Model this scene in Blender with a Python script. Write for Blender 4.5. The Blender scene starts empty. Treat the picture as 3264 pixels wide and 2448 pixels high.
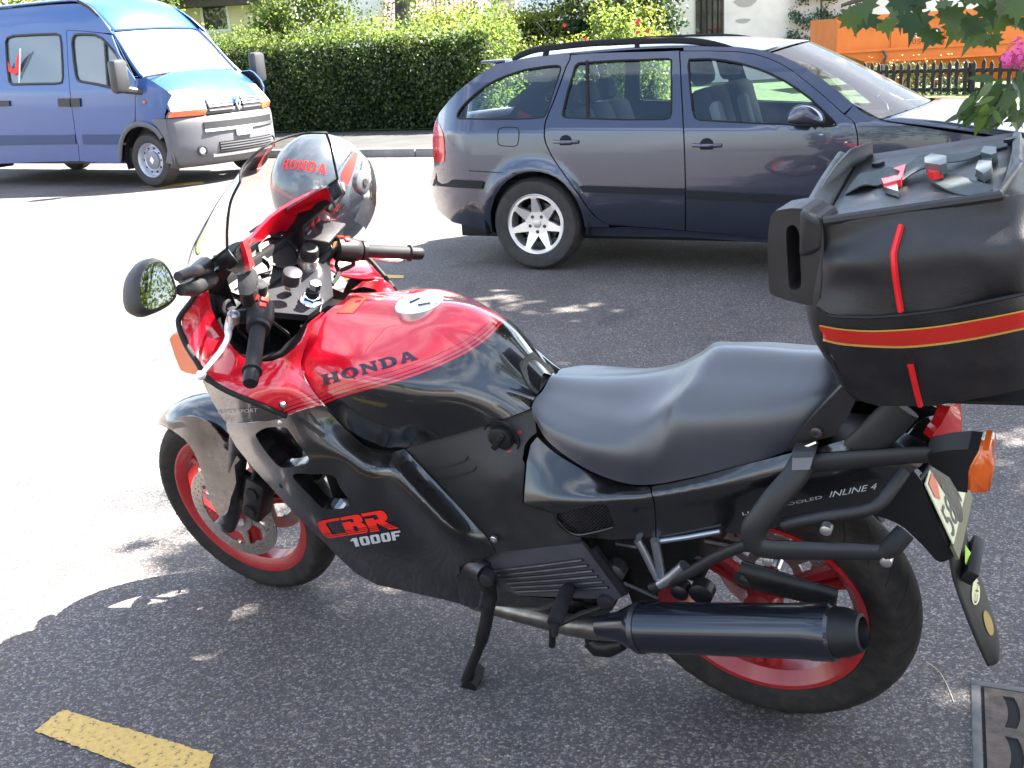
import bpy, bmesh, math, random
import numpy as np
from mathutils import Matrix, Vector
from mathutils.geometry import delaunay_2d_cdt
from mathutils.bvhtree import BVHTree
random.seed(7); RNG = np.random.default_rng(7)
SC = bpy.context.scene
COL = SC.collection
R = math.radians

# ------------------------------------------------------------------ camera
CAM_H, PITCH, ROLL, FOC = 1.4984, 0.3122, -0.0611, 3359.36      # metres, radians, radians, focal length in photo pixels (3264 wide)
cp, sp = math.cos(PITCH), math.sin(PITCH)
FW = np.array([0, cp, -sp]); UP0 = np.array([0, sp, cp]); RT0 = np.array([1.0, 0, 0])
RT = RT0 * math.cos(ROLL) + UP0 * math.sin(ROLL); UP = -RT0 * math.sin(ROLL) + UP0 * math.cos(ROLL)
CPOS = np.array([0, 0, CAM_H])
cam = bpy.data.cameras.new('camera'); camo = bpy.data.objects.new('camera', cam); COL.objects.link(camo)
m = Matrix.Identity(4)
for i in range(3):
    m[i][0], m[i][1], m[i][2], m[i][3] = RT[i], UP[i], -FW[i], CPOS[i]
camo.matrix_world = m
cam.sensor_width = 36; cam.lens = 36 * FOC / 3264; cam.clip_start = .05; cam.clip_end = 900
SC.camera = camo

# ------------------------------------------------------------------ light
SUN_EL, SUN_AZ = 52.0, 22.0                                      # degrees; azimuth from +X towards +Y
world = bpy.data.worlds.new('World'); SC.world = world; world.use_nodes = True
nt = world.node_tree; bg = nt.nodes['Background']
sky = nt.nodes.new('ShaderNodeTexSky'); sky.sky_type = 'NISHITA'; sky.sun_disc = False
sky.sun_elevation = R(SUN_EL); sky.sun_rotation = R(90 - SUN_AZ); sky.air_density = 1.2; sky.dust_density = 1.5
# thin drifting clouds over the sky
tcw = nt.nodes.new('ShaderNodeTexCoord'); mpw = nt.nodes.new('ShaderNodeMapping'); mpw.inputs['Scale'].default_value = (1.4, 1.4, 3.2)
cn = nt.nodes.new('ShaderNodeTexNoise'); cn.inputs['Scale'].default_value = 2.1; cn.inputs['Detail'].default_value = 7; cn.inputs['Roughness'].default_value = .58
cr_ = nt.nodes.new('ShaderNodeValToRGB'); cr_.color_ramp.elements[0].position = .44; cr_.color_ramp.elements[1].position = .70
cr_.color_ramp.elements[1].color = (.75, .75, .75, 1)
mxw = nt.nodes.new('ShaderNodeMixRGB'); mxw.inputs[2].default_value = (9.0, 9.2, 9.6, 1)
nt.links.new(tcw.outputs['Generated'], mpw.inputs[0]); nt.links.new(mpw.outputs[0], cn.inputs[0]); nt.links.new(cn.outputs[0], cr_.inputs[0])
nt.links.new(cr_.outputs[0], mxw.inputs[0]); nt.links.new(sky.outputs[0], mxw.inputs[1]); nt.links.new(mxw.outputs[0], bg.inputs['Color'])
bg.inputs['Strength'].default_value = .056
sun = bpy.data.lights.new('sun', 'SUN'); sun.energy = 5.0; sun.angle = R(.55); sun.color = (1, .95, .87)
suno = bpy.data.objects.new('sun', sun); COL.objects.link(suno)
SUND = np.array([math.cos(R(SUN_EL)) * math.cos(R(SUN_AZ)), math.cos(R(SUN_EL)) * math.sin(R(SUN_AZ)), math.sin(R(SUN_EL))])
suno.rotation_euler = Vector(SUND).to_track_quat('Z', 'Y').to_euler(); suno.location = (6, 3, 9)
SC.view_settings.view_transform = 'Standard'; SC.view_settings.look = 'None'; SC.view_settings.gamma = 1
SC.view_settings.use_curve_mapping = False; SC.view_settings.exposure = 3.4

# ------------------------------------------------------------------ survey helpers: a photo pixel + a known plane -> metres
def A(p): return np.asarray(p, float)
def zone(ox, oy, s):
    def f(*pts):
        a = A(pts[0] if len(pts) == 1 and np.ndim(pts[0]) == 2 else pts)
        a = a.reshape(-1, a.shape[-1]).copy(); a[:, 0] = ox + a[:, 0] / s; a[:, 1] = oy + a[:, 1] / s
        return a
    return f
R1 = zone(400, 380, 2.212); R2 = zone(400, 1050, 1.843); R3 = zone(900, 900, 2.212); R4 = zone(1400, 1550, 2.212)
R5 = zone(2200, 1500, 2.0733); R6 = zone(2400, 400, 1.7465); R7 = zone(540, 900, 3.6867); R8 = zone(720, 680, 4.424)
R9 = zone(2300, 1220, 2.4578); R10 = zone(1600, 1050, 2.0109); R11 = zone(860, 1280, 2.765)
C2 = zone(1300, 60, 2.0233); C3 = zone(2100, 60, 1.9003); V1 = zone(0, 0, 2.4578); H4 = zone(600, 0, 2.212); H5 = zone(1500, 0, 2.4578); H6 = zone(2400, 0, 2.5602)
DD = zone(0, 0, 1 / 1.4756)
def rays(px):
    px = A(px); return FW + RT * ((px[..., 0:1] - 1632) / FOC) - UP * ((px[..., 1:2] - 1224) / FOC)
def ground(px, h=0.0):
    d = rays(px); return CPOS + d * ((h - CAM_H) / d[..., 2:3])
def at_depth(px, y):
    d = rays(px); return CPOS + d * (y / d[..., 1:2])
class Frame:
    def __init__(s, o, X, Y, Z): s.o, s.X, s.Y, s.Z = map(A, (o, X, Y, Z)); s.c = A([(CPOS - s.o) @ a for a in (s.X, s.Y, s.Z)])
    def dirs(s, px): d = rays(px); return np.stack([d @ s.X, d @ s.Y, d @ s.Z], -1)
    def plane(s, px, p0, n):                                     # pixel on the plane through p0 with normal n (local)
        d = s.dirs(px); n = A(n); k = ((A(p0) - s.c) @ n) / (d @ n); return s.c + d * k[..., None]
    def t(s, px, t):
        px = A(px); d = s.dirs(px); k = (A(t) - s.c[1]) / d[..., 1]; return s.c + d * k[..., None]
    def x(s, px, x): return s.plane(px, (x, 0, 0), (1, 0, 0))
    def z(s, px, z): return s.plane(px, (0, 0, z), (0, 0, 1))
    def mat(s):
        m = Matrix.Identity(4)
        for i in range(3): m[i][0], m[i][1], m[i][2], m[i][3] = s.X[i], s.Y[i], s.Z[i], s.o[i]
        return m
    def w(s, P): P = A(P); return s.o + P[..., 0:1] * s.X + P[..., 1:2] * s.Y + P[..., 2:3] * s.Z
def frame_ground(x, y, ang):
    c, s = math.cos(ang), math.sin(ang); return Frame((x, y, 0), (c, s, 0), (s, -c, 0), (0, 0, 1))
def bike_frame(X, Y, psi, lean):
    f = A([-math.cos(psi), -math.sin(psi), 0]); l = np.cross([0, 0, 1], f); u = A([0, 0, 1.])
    return Frame((X, Y, .002), f, l * math.cos(lean) - u * math.sin(lean), u * math.cos(lean) + l * math.sin(lean))
BK = bike_frame(.564, 2.1202, -.5157, .2296)
CR = frame_ground(.2138, 7.1329, -.4463)
VN = frame_ground(-4.4512, 13.7125, -.5166)

# ------------------------------------------------------------------ curves and fields
def cr(pts, n=5, closed=False):
    """Catmull-Rom resample of a polyline (any dimension)."""
    p = A(pts); N = len(p); out = []
    segs = N if closed else N - 1
    for i in range(segs):
        if closed: a, b, c, d = p[(i - 1) % N], p[i], p[(i + 1) % N], p[(i + 2) % N]
        else: b, c = p[i], p[i + 1]; a = p[i - 1] if i > 0 else 2 * b - c; d = p[i + 2] if i + 2 < N else 2 * c - b
        for k in range(n):
            t = k / n; out.append(.5 * ((2 * b) + (c - a) * t + (2 * a - 5 * b + 4 * c - d) * t * t + (3 * b - a - 3 * c + d) * t ** 3))
    if not closed: out.append(p[-1])
    return A(out)
def lines(z, *polys, n=4):
    """control rows along several polylines, densified"""
    return np.concatenate([(lambda c: np.c_[z(c[:, :2]), c[:, 2]])(cr(A(p), n) if len(p) > 1 else A(p)) for p in polys])
def tps(ctrl, smooth=0.0):
    """thin-plate spline through rows (px, py, value)."""
    c = A(ctrl); P, v = c[:, :2] / 1000, c[:, 2]; n = len(P)
    def U(r2): return np.where(r2 > 1e-12, r2 * np.log(r2 + 1e-12), 0)
    K = U(((P[:, None] - P[None]) ** 2).sum(-1)) + smooth * np.eye(n); L = np.zeros((n + 3, n + 3))
    L[:n, :n] = K; L[:n, n] = 1; L[:n, n + 1:] = P; L[n, :n] = 1; L[n + 1:, :n] = P.T
    s = np.linalg.solve(L, np.r_[v, 0, 0, 0])
    def f(q):
        q = A(q) / 1000; r2 = ((q[..., None, :] - P) ** 2).sum(-1)
        return U(r2) @ s[:n] + s[n] + q @ s[n + 1:]
    return f
def inside(pts, poly):
    x, y = pts[:, 0], pts[:, 1]; c = np.zeros(len(pts), bool); n = len(poly); j = n - 1
    for i in range(n):
        xi, yi = poly[i]; xj, yj = poly[j]
        if yi != yj: c ^= ((yi > y) != (yj > y)) & (x < (xj - xi) * (y - yi) / (yj - yi) + xi)
        j = i
    return c
def sdist(q, line):
    """signed distance of points to an open polyline (positive on its left when drawn left to right in picture axes)."""
    q = A(q); best = np.full(q.shape[:-1], 1e9); sg = np.ones_like(best)
    a, b = line[:-1], line[1:]
    for i in range(len(a)):
        ab = b[i] - a[i]; t = np.clip(((q - a[i]) @ ab) / (ab @ ab), 0, 1); d = q - (a[i] + t[..., None] * ab); D = np.sqrt((d * d).sum(-1))
        cross = ab[0] * (q[..., 1] - a[i][1]) - ab[1] * (q[..., 0] - a[i][0]); m = D < best - 1e-9
        best = np.where(m, D, best); sg = np.where(m, np.where(cross < 0, 1, -1), sg)
    return best * sg

# ------------------------------------------------------------------ objects
def tag(o, label=None, cat=None, group=None, kind=None):
    if label: o['label'] = label
    if cat: o['category'] = cat
    if group: o['group'] = group
    if kind: o['kind'] = kind
    return o
def empty(name, label, cat, mat=None, group=None):
    o = bpy.data.objects.new(name, None); COL.objects.link(o); o.empty_display_size = .1
    if mat is not None: o.matrix_world = mat
    return tag(o, label, cat, group)
def link(name, me, mats, parent=None, label=None):
    o = bpy.data.objects.new(name, me); COL.objects.link(o)
    for mt in (mats if isinstance(mats, (list, tuple)) else [mats]):
        if len(me.materials) < len(mats if isinstance(mats, (list, tuple)) else [mats]): me.materials.append(mt)
    if parent is not None: o.parent = parent
    if label: o['label'] = label
    return o
class MB:
    """collects pieces into one mesh"""
    def __init__(s): s.v, s.f, s.m, s.sm = [], [], [], []
    def add(s, V, F, mat=0, smooth=True):
        k = len(s.v); s.v.extend(map(tuple, A(V)))
        for f in F: s.f.append(tuple(i + k for i in f)); s.m.append(mat); s.sm.append(smooth)
        return s
    def box(s, lo, hi, mat=0, M=None, bev=0.0):
        lo, hi = A(lo), A(hi)
        bm = bmesh.new(); bmesh.ops.create_cube(bm, size=1)
        for v in bm.verts: v.co = Vector(((v.co.x + .5) * (hi[0] - lo[0]) + lo[0], (v.co.y + .5) * (hi[1] - lo[1]) + lo[1], (v.co.z + .5) * (hi[2] - lo[2]) + lo[2]))
        if bev: bmesh.ops.bevel(bm, geom=list(bm.edges), offset=bev, segments=2, affect='EDGES', profile=.5)
        return s.bm(bm, mat, M)
    def bm(s, bm, mat=0, M=None, smooth=True):
        if M is not None: bmesh.ops.transform(bm, matrix=M, verts=bm.verts)
        bm.verts.index_update(); V = [v.co[:] for v in bm.verts]; F = [[v.index for v in f.verts] for f in bm.faces]; bm.free()
        return s.add(V, F, mat, smooth)
    def tube(s, pts, r, n=8, mat=0, caps=True, flat=1.0, side=(0, 1, 0)):
        """tube along pts; flat scales the section along the `side` direction"""
        p = A(pts); N = len(p); rr = np.broadcast_to(A(r), (N,)); V = []; F = []
        T = np.gradient(p, axis=0) if N > 2 else np.repeat((p[1] - p[0])[None], 2, 0); T /= np.linalg.norm(T, axis=1)[:, None] + 1e-12
        ref = A(side) / np.linalg.norm(side)
        for i in range(N):
            a = ref - T[i] * (ref @ T[i])
            if np.linalg.norm(a) < .05: a = np.cross(T[i], [.3, .2, .9])
            a /= np.linalg.norm(a); b = np.cross(T[i], a)
            for k in range(n):
                th = 2 * math.pi * k / n; V.append(p[i] + rr[i] * (flat * math.cos(th) * a + math.sin(th) * b))
        for i in range(N - 1):
            for k in range(n): F.append((i * n + k, i * n + (k + 1) % n, (i + 1) * n + (k + 1) % n, (i + 1) * n + k))
        if caps: F.append(tuple(range(n))[::-1]); F.append(tuple((N - 1) * n + k for k in range(n)))
        return s.add(V, F, mat)
    def lathe(s, prof, axis_o, axis_d, n=24, mat=0, close=False, u=None):
        """prof rows (along axis, radius)"""
        o, d = A(axis_o), A(axis_d) / np.linalg.norm(axis_d)
        a = A(u) if u is not None else np.cross(d, [.123, .456, .88]); a = a - d * (a @ d); a /= np.linalg.norm(a); b = np.cross(d, a); V = []; F = []; M = len(prof)
        for h, r in prof:
            for k in range(n): th = 2 * math.pi * k / n; V.append(o + d * h + r * (math.cos(th) * a + math.sin(th) * b))
        for i in range(M if close else M - 1):
            j = (i + 1) % M
            for k in range(n): F.append((i * n + k, i * n + (k + 1) % n, j * n + (k + 1) % n, j * n + k))
        if not close:
            if prof[0][1] > 1e-6: F.append(tuple(range(n))[::-1])
            if prof[-1][1] > 1e-6: F.append(tuple((M - 1) * n + k for k in range(n)))
        return s.add(V, F, mat)
    def prism(s, poly3, vec, mat=0):
        """closed planar outline swept along vec"""
        p = A(poly3); n = len(p); V = np.r_[p, p + A(vec)]; tri = tri_fill(p)
        F = [t for t in tri] + [tuple(i + n for i in t[::-1]) for t in tri] + [(i, i + n, (i + 1) % n + n, (i + 1) % n) for i in range(n)]
        return s.add(V, F, mat, False)
    def strip(s, rows, mat=0):
        rows = [A(r) for r in rows]; n = len(rows[0]); V = np.concatenate(rows); F = []
        for i in range(len(rows) - 1):
            for k in range(n - 1): F.append((i * n + k, i * n + k + 1, (i + 1) * n + k + 1, (i + 1) * n + k))
        return s.add(V, F, mat)
    def build(s, name, mats, parent=None, sharp=40, label=None, fix=True):
        me = bpy.data.meshes.new(name); me.from_pydata(s.v, [], s.f); me.update()
        me.polygons.foreach_set('material_index', s.m); me.polygons.foreach_set('use_smooth', s.sm)
        if fix:
            bm = bmesh.new(); bm.from_mesh(me); bmesh.ops.recalc_face_normals(bm, faces=bm.faces); bm.to_mesh(me); bm.free()
        if sharp: me.set_sharp_from_angle(angle=R(sharp))
        return link(name, me, mats, parent, label)
def tri_fill(p):
    p = A(p); n = np.zeros(3)
    for i in range(len(p)): n += np.cross(p[i] - p[0], p[(i + 1) % len(p)] - p[0])
    n /= np.linalg.norm(n) + 1e-15; a = p[1] - p[0]; a /= np.linalg.norm(a); b = np.cross(n, a)
    q = np.stack([(p - p[0]) @ a, (p - p[0]) @ b], -1); sc = np.ptp(q)
    v, e, f, ov, oe, of = delaunay_2d_cdt([Vector(x) for x in q], [(i, (i + 1) % len(p)) for i in range(len(p))], [], 1, 1e-7 * sc)
    mp = [o[0] if o else 0 for o in ov]
    return [tuple(mp[i] for i in t) for t in f]
def grid_pts(ctrl, nu, nv, mirror=False):
    """ctrl [cols][rows][3] -> smooth grid; mirror=True: row 0 lies on the centreline and the other half is added"""
    c = A(ctrl)
    if mirror: o = c[:, 1:][:, ::-1] * A([1, -1, 1]); c = np.concatenate([o, c], 1)
    c = np.stack([cr(c[i], nv) for i in range(len(c))]); c = np.stack([cr(c[:, j], nu) for j in range(c.shape[1])], 1)
    return c
def grid_faces(c): n, mm = c.shape[:2]; return [(i * mm + j, i * mm + j + 1, (i + 1) * mm + j + 1, (i + 1) * mm + j) for i in range(n - 1) for j in range(mm - 1)]
def set_normals(me, nrm_by_vert, use):
    """custom normals for the loops of faces flagged in `use`"""
    L = np.zeros((len(me.loops), 3)); vi = np.empty(len(me.loops), int); me.loops.foreach_get('vertex_index', vi)
    for p in me.polygons:
        s, e = p.loop_start, p.loop_start + p.loop_total
        if use[p.index]: L[s:e] = nrm_by_vert[vi[s:e]]
        else: L[s:e] = p.normal
    me.normals_split_custom_set([tuple(x) for x in L])
def panel(name, fr, outline, tf, mats, parent=None, holes=(), th=.004, step=16, mirror=None, lip=0.0, attr=None, off=0.0, back=0, label=None, curved=True, tol=None):
    """a moulded skin: outline (and holes) in photo pixels, depth across the vehicle from tf(px); gets real thickness.
       mirror = lateral position of the mirror plane: adds the same skin on the far side in the same mesh"""
    outline = A(outline)[:, :2]; holes = [A(h)[:, :2] for h in holes]
    def dense(p):
        o = []
        for i in range(len(p)):
            a, b = p[i], p[(i + 1) % len(p)]; k = max(1, int(np.linalg.norm(b - a) / (step * 1.1))); o += [a + (b - a) * j / k for j in range(k)]
        return A(o)
    loops = [dense(outline)] + [dense(h) for h in holes]
    V = []; E = []
    for l in loops: k = len(V); V += list(l); E += [(k + i, k + (i + 1) % len(l)) for i in range(len(l))]
    if curved:
        lo, hi = outline.min(0), outline.max(0); gx, gy = np.meshgrid(np.arange(lo[0], hi[0], step), np.arange(lo[1], hi[1], step * .87)); gx = gx + (np.arange(gx.shape[0])[:, None] % 2) * step / 2
        g = np.stack([gx.ravel(), gy.ravel()], -1); k = inside(g, outline)
        for h in holes: k &= ~inside(g, h)
        g = g[k]; B = A(V)
        if len(g): g = g[np.array([((B - q) ** 2).sum(1).min() > (step * .5) ** 2 for q in g])]
        V += list(g)
    v, e, f, *_ = delaunay_2d_cdt([Vector(x) for x in V], E, [], 0, 1e-4)
    q = A([x[:] for x in v]); f = [t for t in f]; cen = A([q[list(t)].mean(0) for t in f]); k = inside(cen, outline)
    for h in holes: k &= ~inside(cen, h)
    f = [t for t, ok in zip(f, k) if ok]
    def fat(t):
        a, b, c = q[list(t)]; ar = abs((b[0] - a[0]) * (c[1] - a[1]) - (b[1] - a[1]) * (c[0] - a[0])); e = max(((b - a) ** 2).sum(), ((c - b) ** 2).sum(), ((a - c) ** 2).sum()); return ar > .02 * e
    f = [t for t in f if fat(t)]
    P = lambda z: fr.t(z, tf(z) + off)
    p = P(q); nx = P(q + [1.5, 0]) - P(q - [1.5, 0]); ny = P(q + [0, 1.5]) - P(q - [0, 1.5]); n = np.cross(nx, ny); n /= np.linalg.norm(n, axis=1)[:, None]
    if (n[:, 1].mean() < 0): n = -n
    F0 = []
    for t in f:
        a, b, c = p[list(t)]
        F0.append(tuple(t) if np.cross(b - a, c - a) @ n[t[0]] > 0 else tuple(t)[::-1])
    N = len(p); cnt = {}
    for t in F0:
        for i in range(3): ed = (t[i], t[(i + 1) % 3]); cnt[ed] = 1
    bd = [ed for ed in cnt if (ed[1], ed[0]) not in cnt]
    verts = [p, p - n * th, p, p - n * th]; faces = list(F0) + [tuple(i + N for i in t[::-1]) for t in F0]; fm = [0] * len(F0) + [back] * len(F0); us = [1] * len(F0) + [2] * len(F0)
    faces += [(b + 2 * N, a + 2 * N, a + 3 * N, b + 3 * N) for a, b in bd]; fm += [0] * len(bd); us += [0] * len(bd)
    nv = [n, -n, n, -n]; base = 4 * N
    if lip:
        hl = [h for h in holes]
        sel = []
        for a, b in bd:
            if any(np.min(((q[a] - hh) ** 2).sum(1)) < (step * 1.2) ** 2 for hh in hl): sel.append((a, b))
        verts += [p - n * .0002, p - n * lip - A([0, lip * .3, 0])]; nv += [n, n]; faces += [(b + base, a + base, a + base + N, b + base + N) for a, b in sel]; fm += [0] * len(sel); us += [0] * len(sel); base += 2 * N
    v3 = np.concatenate(verts); nv = np.concatenate(nv)
    at = attr(q) if attr else None; ats = np.concatenate([at] * len(verts)) if attr else None
    def build(v3, nv, faces):
        me = bpy.data.meshes.new(name); me.from_pydata([tuple(x) for x in v3], [], faces); me.update()
        me.polygons.foreach_set('material_index', fm); me.polygons.foreach_set('use_smooth', [True] * len(faces))
        if attr: a = me.attributes.new('paint', 'FLOAT', 'POINT'); a.data.foreach_set('value', ats.astype(np.float32))
        set_normals(me, nv, us)
        return link(name, me, mats, parent, label)
    o = build(v3, nv, faces)
    if mirror is not None:
        w = v3.copy(); w[:, 1] = 2 * mirror - w[:, 1]; build(w, nv * A([1, -1, 1]), [tuple(t[::-1]) for t in faces])
    return o
def gmesh(name, c, mats, parent=None, attr=None, th=0.0, sharp=60, label=None, mat=0):
    mb = MB().add(c.reshape(-1, 3), grid_faces(c), mat)
    me = bpy.data.meshes.new(name); me.from_pydata(mb.v, [], mb.f); me.update(); me.polygons.foreach_set('use_smooth', [True] * len(mb.f))
    if attr is not None: a = me.attributes.new('paint', 'FLOAT', 'POINT'); a.data.foreach_set('value', A(attr).ravel().astype(np.float32))
    o = link(name, me, mats, parent, label)
    if th: md = o.modifiers.new('thickness', 'SOLIDIFY'); md.thickness = th; md.offset = 0
    return o
class Surf:
    """ray target in a local frame, for laying thin decals on a curved skin"""
    def __init__(s, fr, objs): 
        V = []; F = []
        for o in objs:
            k = len(V); V += [v.co[:] for v in o.data.vertices]; F += [tuple(i + k for i in p.vertices) for p in o.data.polygons]
        s.b = BVHTree.FromPolygons(V, F); s.fr = fr
    def hit(s, px, off=.0012):
        px = A(px).reshape(-1, 2); d = s.fr.dirs(px); out = []; last = None
        for r in d:
            loc, n, i, ds = s.b.ray_cast(Vector(s.fr.c), Vector(r).normalized())
            if loc is None: out.append(last); continue
            if n.dot(Vector(r)) > 0: n = -n
            last = A(loc + n * off); out.append(last)
        first = next((x for x in out if x is not None), np.zeros(3)); return A([first if x is None else x for x in out])
def poly2d(loops, step=None):
    """triangulate 2-D loops (even-odd)"""
    V = []; E = []
    for l in loops:
        k = len(V); l = A(l)
        if step:
            o = []
            for i in range(len(l)):
                a, b = l[i], l[(i + 1) % len(l)]; n = max(1, int(np.linalg.norm(b - a) / step)); o += [a + (b - a) * j / n for j in range(n)]
            l = A(o)
        V += list(l); E += [(k + i, k + (i + 1) % len(l)) for i in range(len(l))]
    v, e, f, *_ = delaunay_2d_cdt([Vector(x) for x in V], E, [], 0, 1e-5); q = A([x[:] for x in v]); cen = A([q[list(t)].mean(0) for t in f]); k = np.zeros(len(f), bool)
    for l in loops: k ^= inside(cen, A(l))
    return q, [t for t, ok in zip(f, k) if ok]
FONT = {}
def text2d(s):
    """flat outline of a word in the built-in font -> verts (unit height), triangles"""
    if s in FONT: return FONT[s]
    cu = bpy.data.curves.new('t', 'FONT'); cu.body = s; cu.resolution_u = 3; o = bpy.data.objects.new('t', cu); COL.objects.link(o)
    dg = bpy.context.evaluated_depsgraph_get(); dg.update(); me = o.evaluated_get(dg).to_mesh(); v = A([x.co[:2] for x in me.vertices]); f = [tuple(p.vertices) for p in me.polygons]
    bpy.data.objects.remove(o); bpy.data.curves.remove(cu)
    v = v - v.min(0); v = v / v[:, 1].max(); FONT[s] = (v, f); return FONT[s]
def quadmap(v, quad):
    """unit coords (x 0..1 right, y 0..1 up) into a quad given as bottom-left, bottom-right, top-right, top-left"""
    bl, br, tr, tl = A(quad); x, y = v[:, 0:1], v[:, 1:2]; return (1 - x) * (1 - y) * bl + x * (1 - y) * br + x * y * tr + (1 - x) * y * tl
def decal(name, surf, v2, f, quad, mat, parent, off=.0014, label=None):
    v = A(v2).copy(); v[:, 0] /= v[:, 0].max(); P = surf.hit(quadmap(v, quad), off)
    return MB().add(P, f).build(name, mat, parent, sharp=0, label=label)
# ------------------------------------------------------------------ materials
def mk(name, col, rough=.5, metal=0.0, coat=0.0, spec=.5, var=0.0, vs=8.0, bump=0.0, bs=300.0, alpha=1.0, trans=0.0, ior=1.45, dust=0.0, coatr=.03, sub=None, rv=0.0):
    mt = bpy.data.materials.new(name); mt.use_nodes = True; n = mt.node_tree.nodes; l = mt.node_tree.links; b = n['Principled BSDF']
    b.inputs['Base Color'].default_value = (*col, 1); b.inputs['Roughness'].default_value = rough; b.inputs['Metallic'].default_value = metal
    b.inputs['Coat Weight'].default_value = coat; b.inputs['Coat Roughness'].default_value = coatr; b.inputs['Specular IOR Level'].default_value = spec; b.inputs['IOR'].default_value = ior
    b.inputs['Transmission Weight'].default_value = trans; b.inputs['Alpha'].default_value = alpha
    tc = n.new('ShaderNodeTexCoord')
    if var or dust or rv:
        no = n.new('ShaderNodeTexNoise'); no.inputs['Scale'].default_value = vs; no.inputs['Detail'].default_value = 6; no.inputs['Roughness'].default_value = .6; l.new(tc.outputs['Object'], no.inputs['Vector'])
    last = None
    if var:
        mr = n.new('ShaderNodeMapRange'); mr.inputs[1].default_value = .3; mr.inputs[2].default_value = .7; mr.inputs[3].default_value = 1 - var; mr.inputs[4].default_value = 1 + var
        mx = n.new('ShaderNodeVectorMath'); mx.operation = 'SCALE'; mx.inputs[0].default_value = col; l.new(no.outputs[0], mr.inputs[0]); l.new(mr.outputs[0], mx.inputs['Scale']); last = mx.outputs[0]
    if dust:
        mr = n.new('ShaderNodeMapRange'); mr.inputs[1].default_value = .35; mr.inputs[2].default_value = .8; mr.inputs[4].default_value = dust; l.new(no.outputs[0], mr.inputs[0])
        mx = n.new('ShaderNodeMixRGB'); mx.inputs[2].default_value = (.25, .165, .105, 1); l.new(mr.outputs[0], mx.inputs[0])
        if last: l.new(last, mx.inputs[1])
        else: mx.inputs[1].default_value = (*col, 1)
        last = mx.outputs[0]
    if last: l.new(last, b.inputs['Base Color'])
    if rv:
        mr = n.new('ShaderNodeMapRange'); mr.inputs[1].default_value = .3; mr.inputs[2].default_value = .7; mr.inputs[3].default_value = max(.02, rough - rv); mr.inputs[4].default_value = rough + rv; l.new(no.outputs[0], mr.inputs[0]); l.new(mr.outputs[0], b.inputs['Roughness'])
    if bump:
        nb = n.new('ShaderNodeTexNoise'); nb.inputs['Scale'].default_value = bs; nb.inputs['Detail'].default_value = 3; l.new(tc.outputs['Object'], nb.inputs['Vector'])
        bp = n.new('ShaderNodeBump'); bp.inputs['Strength'].default_value = bump; bp.inputs['Distance'].default_value = .002; l.new(nb.outputs[0], bp.inputs['Height']); l.new(bp.outputs[0], b.inputs['Normal'])
    return mt
def emit(name, col, s):
    mt = bpy.data.materials.new(name); mt.use_nodes = True; b = mt.node_tree.nodes['Principled BSDF']; b.inputs['Emission Color'].default_value = (*col, 1); b.inputs['Emission Strength'].default_value = s; return mt
RED = mk('red_paint', (.50, .004, .016), .22, coat=1, var=.05, vs=5, rv=.05)
BLK = mk('black_gloss', (.005, .005, .006), .25, coat=.9, coatr=.10, dust=.012, vs=14)
BLKD = mk('black_gloss_dusty', (.010, .009, .008), .20, coat=.4, dust=.38, vs=18, rv=.1)
MATT = mk('black_plastic', (.011, .011, .013), .44, var=.2, vs=16, bump=.4, bs=700, dust=.03, rv=.07)
MATT2 = mk('dark_plastic', (.007, .007, .0085), .5, spec=.35, var=.2, vs=30)
RUB = mk('rubber', (.010, .010, .011), .7, spec=.35, var=.25, vs=40, bump=.2, bs=500)
TYRE = mk('tyre_rubber', (.011, .0105, .011), .82, spec=.3, dust=.10, vs=30, bump=.2, bs=200)
SEAT = mk('seat_vinyl', (.026, .028, .037), .42, coat=1, coatr=.36, var=.12, vs=12, bump=.35, bs=700, spec=.55)
STEEL = mk('brushed_steel', (.55, .55, .56), .3, metal=1, rv=.08, vs=30)
CHROME = mk('chrome', (.8, .8, .82), .08, metal=1)
DARKM = mk('dark_metal', (.06, .06, .068), .38, metal=.8, var=.3, vs=25, dust=.08)
BLKM = mk('black_metal', (.007, .007, .008), .42, spec=.35, var=.25, vs=25, dust=.03)
REDW = mk('red_wheel_paint', (.27, .008, .012), .33, coat=.3, dust=.12, vs=26)  # red kept darker to stand in for deep shade on the wheels
AMB = mk('amber_lens', (.50, .085, .008), .14, coat=.6, spec=.6)
REDL = mk('red_lens', (.45, .01, .01), .1, coat=.8)
WHITEP = mk('white_print', (.75, .75, .74), .45)
SILVP = mk('silver_print', (.42, .43, .45), .4)
REDP = mk('red_print', (.72, .018, .012), .35)
BLUEP = mk('dark_print', (.012, .012, .03), .3)
YELL = mk('gold_print', (.42, .25, .05), .4)
MIRG = mk('mirror_glass', (.20, .21, .225), .02, metal=1)
ALU = mk('cast_alloy', (.62, .61, .60), .34, metal=1, dust=.05, vs=30)
BRASS = mk('brass', (.5, .28, .1), .35, metal=1)
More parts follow.
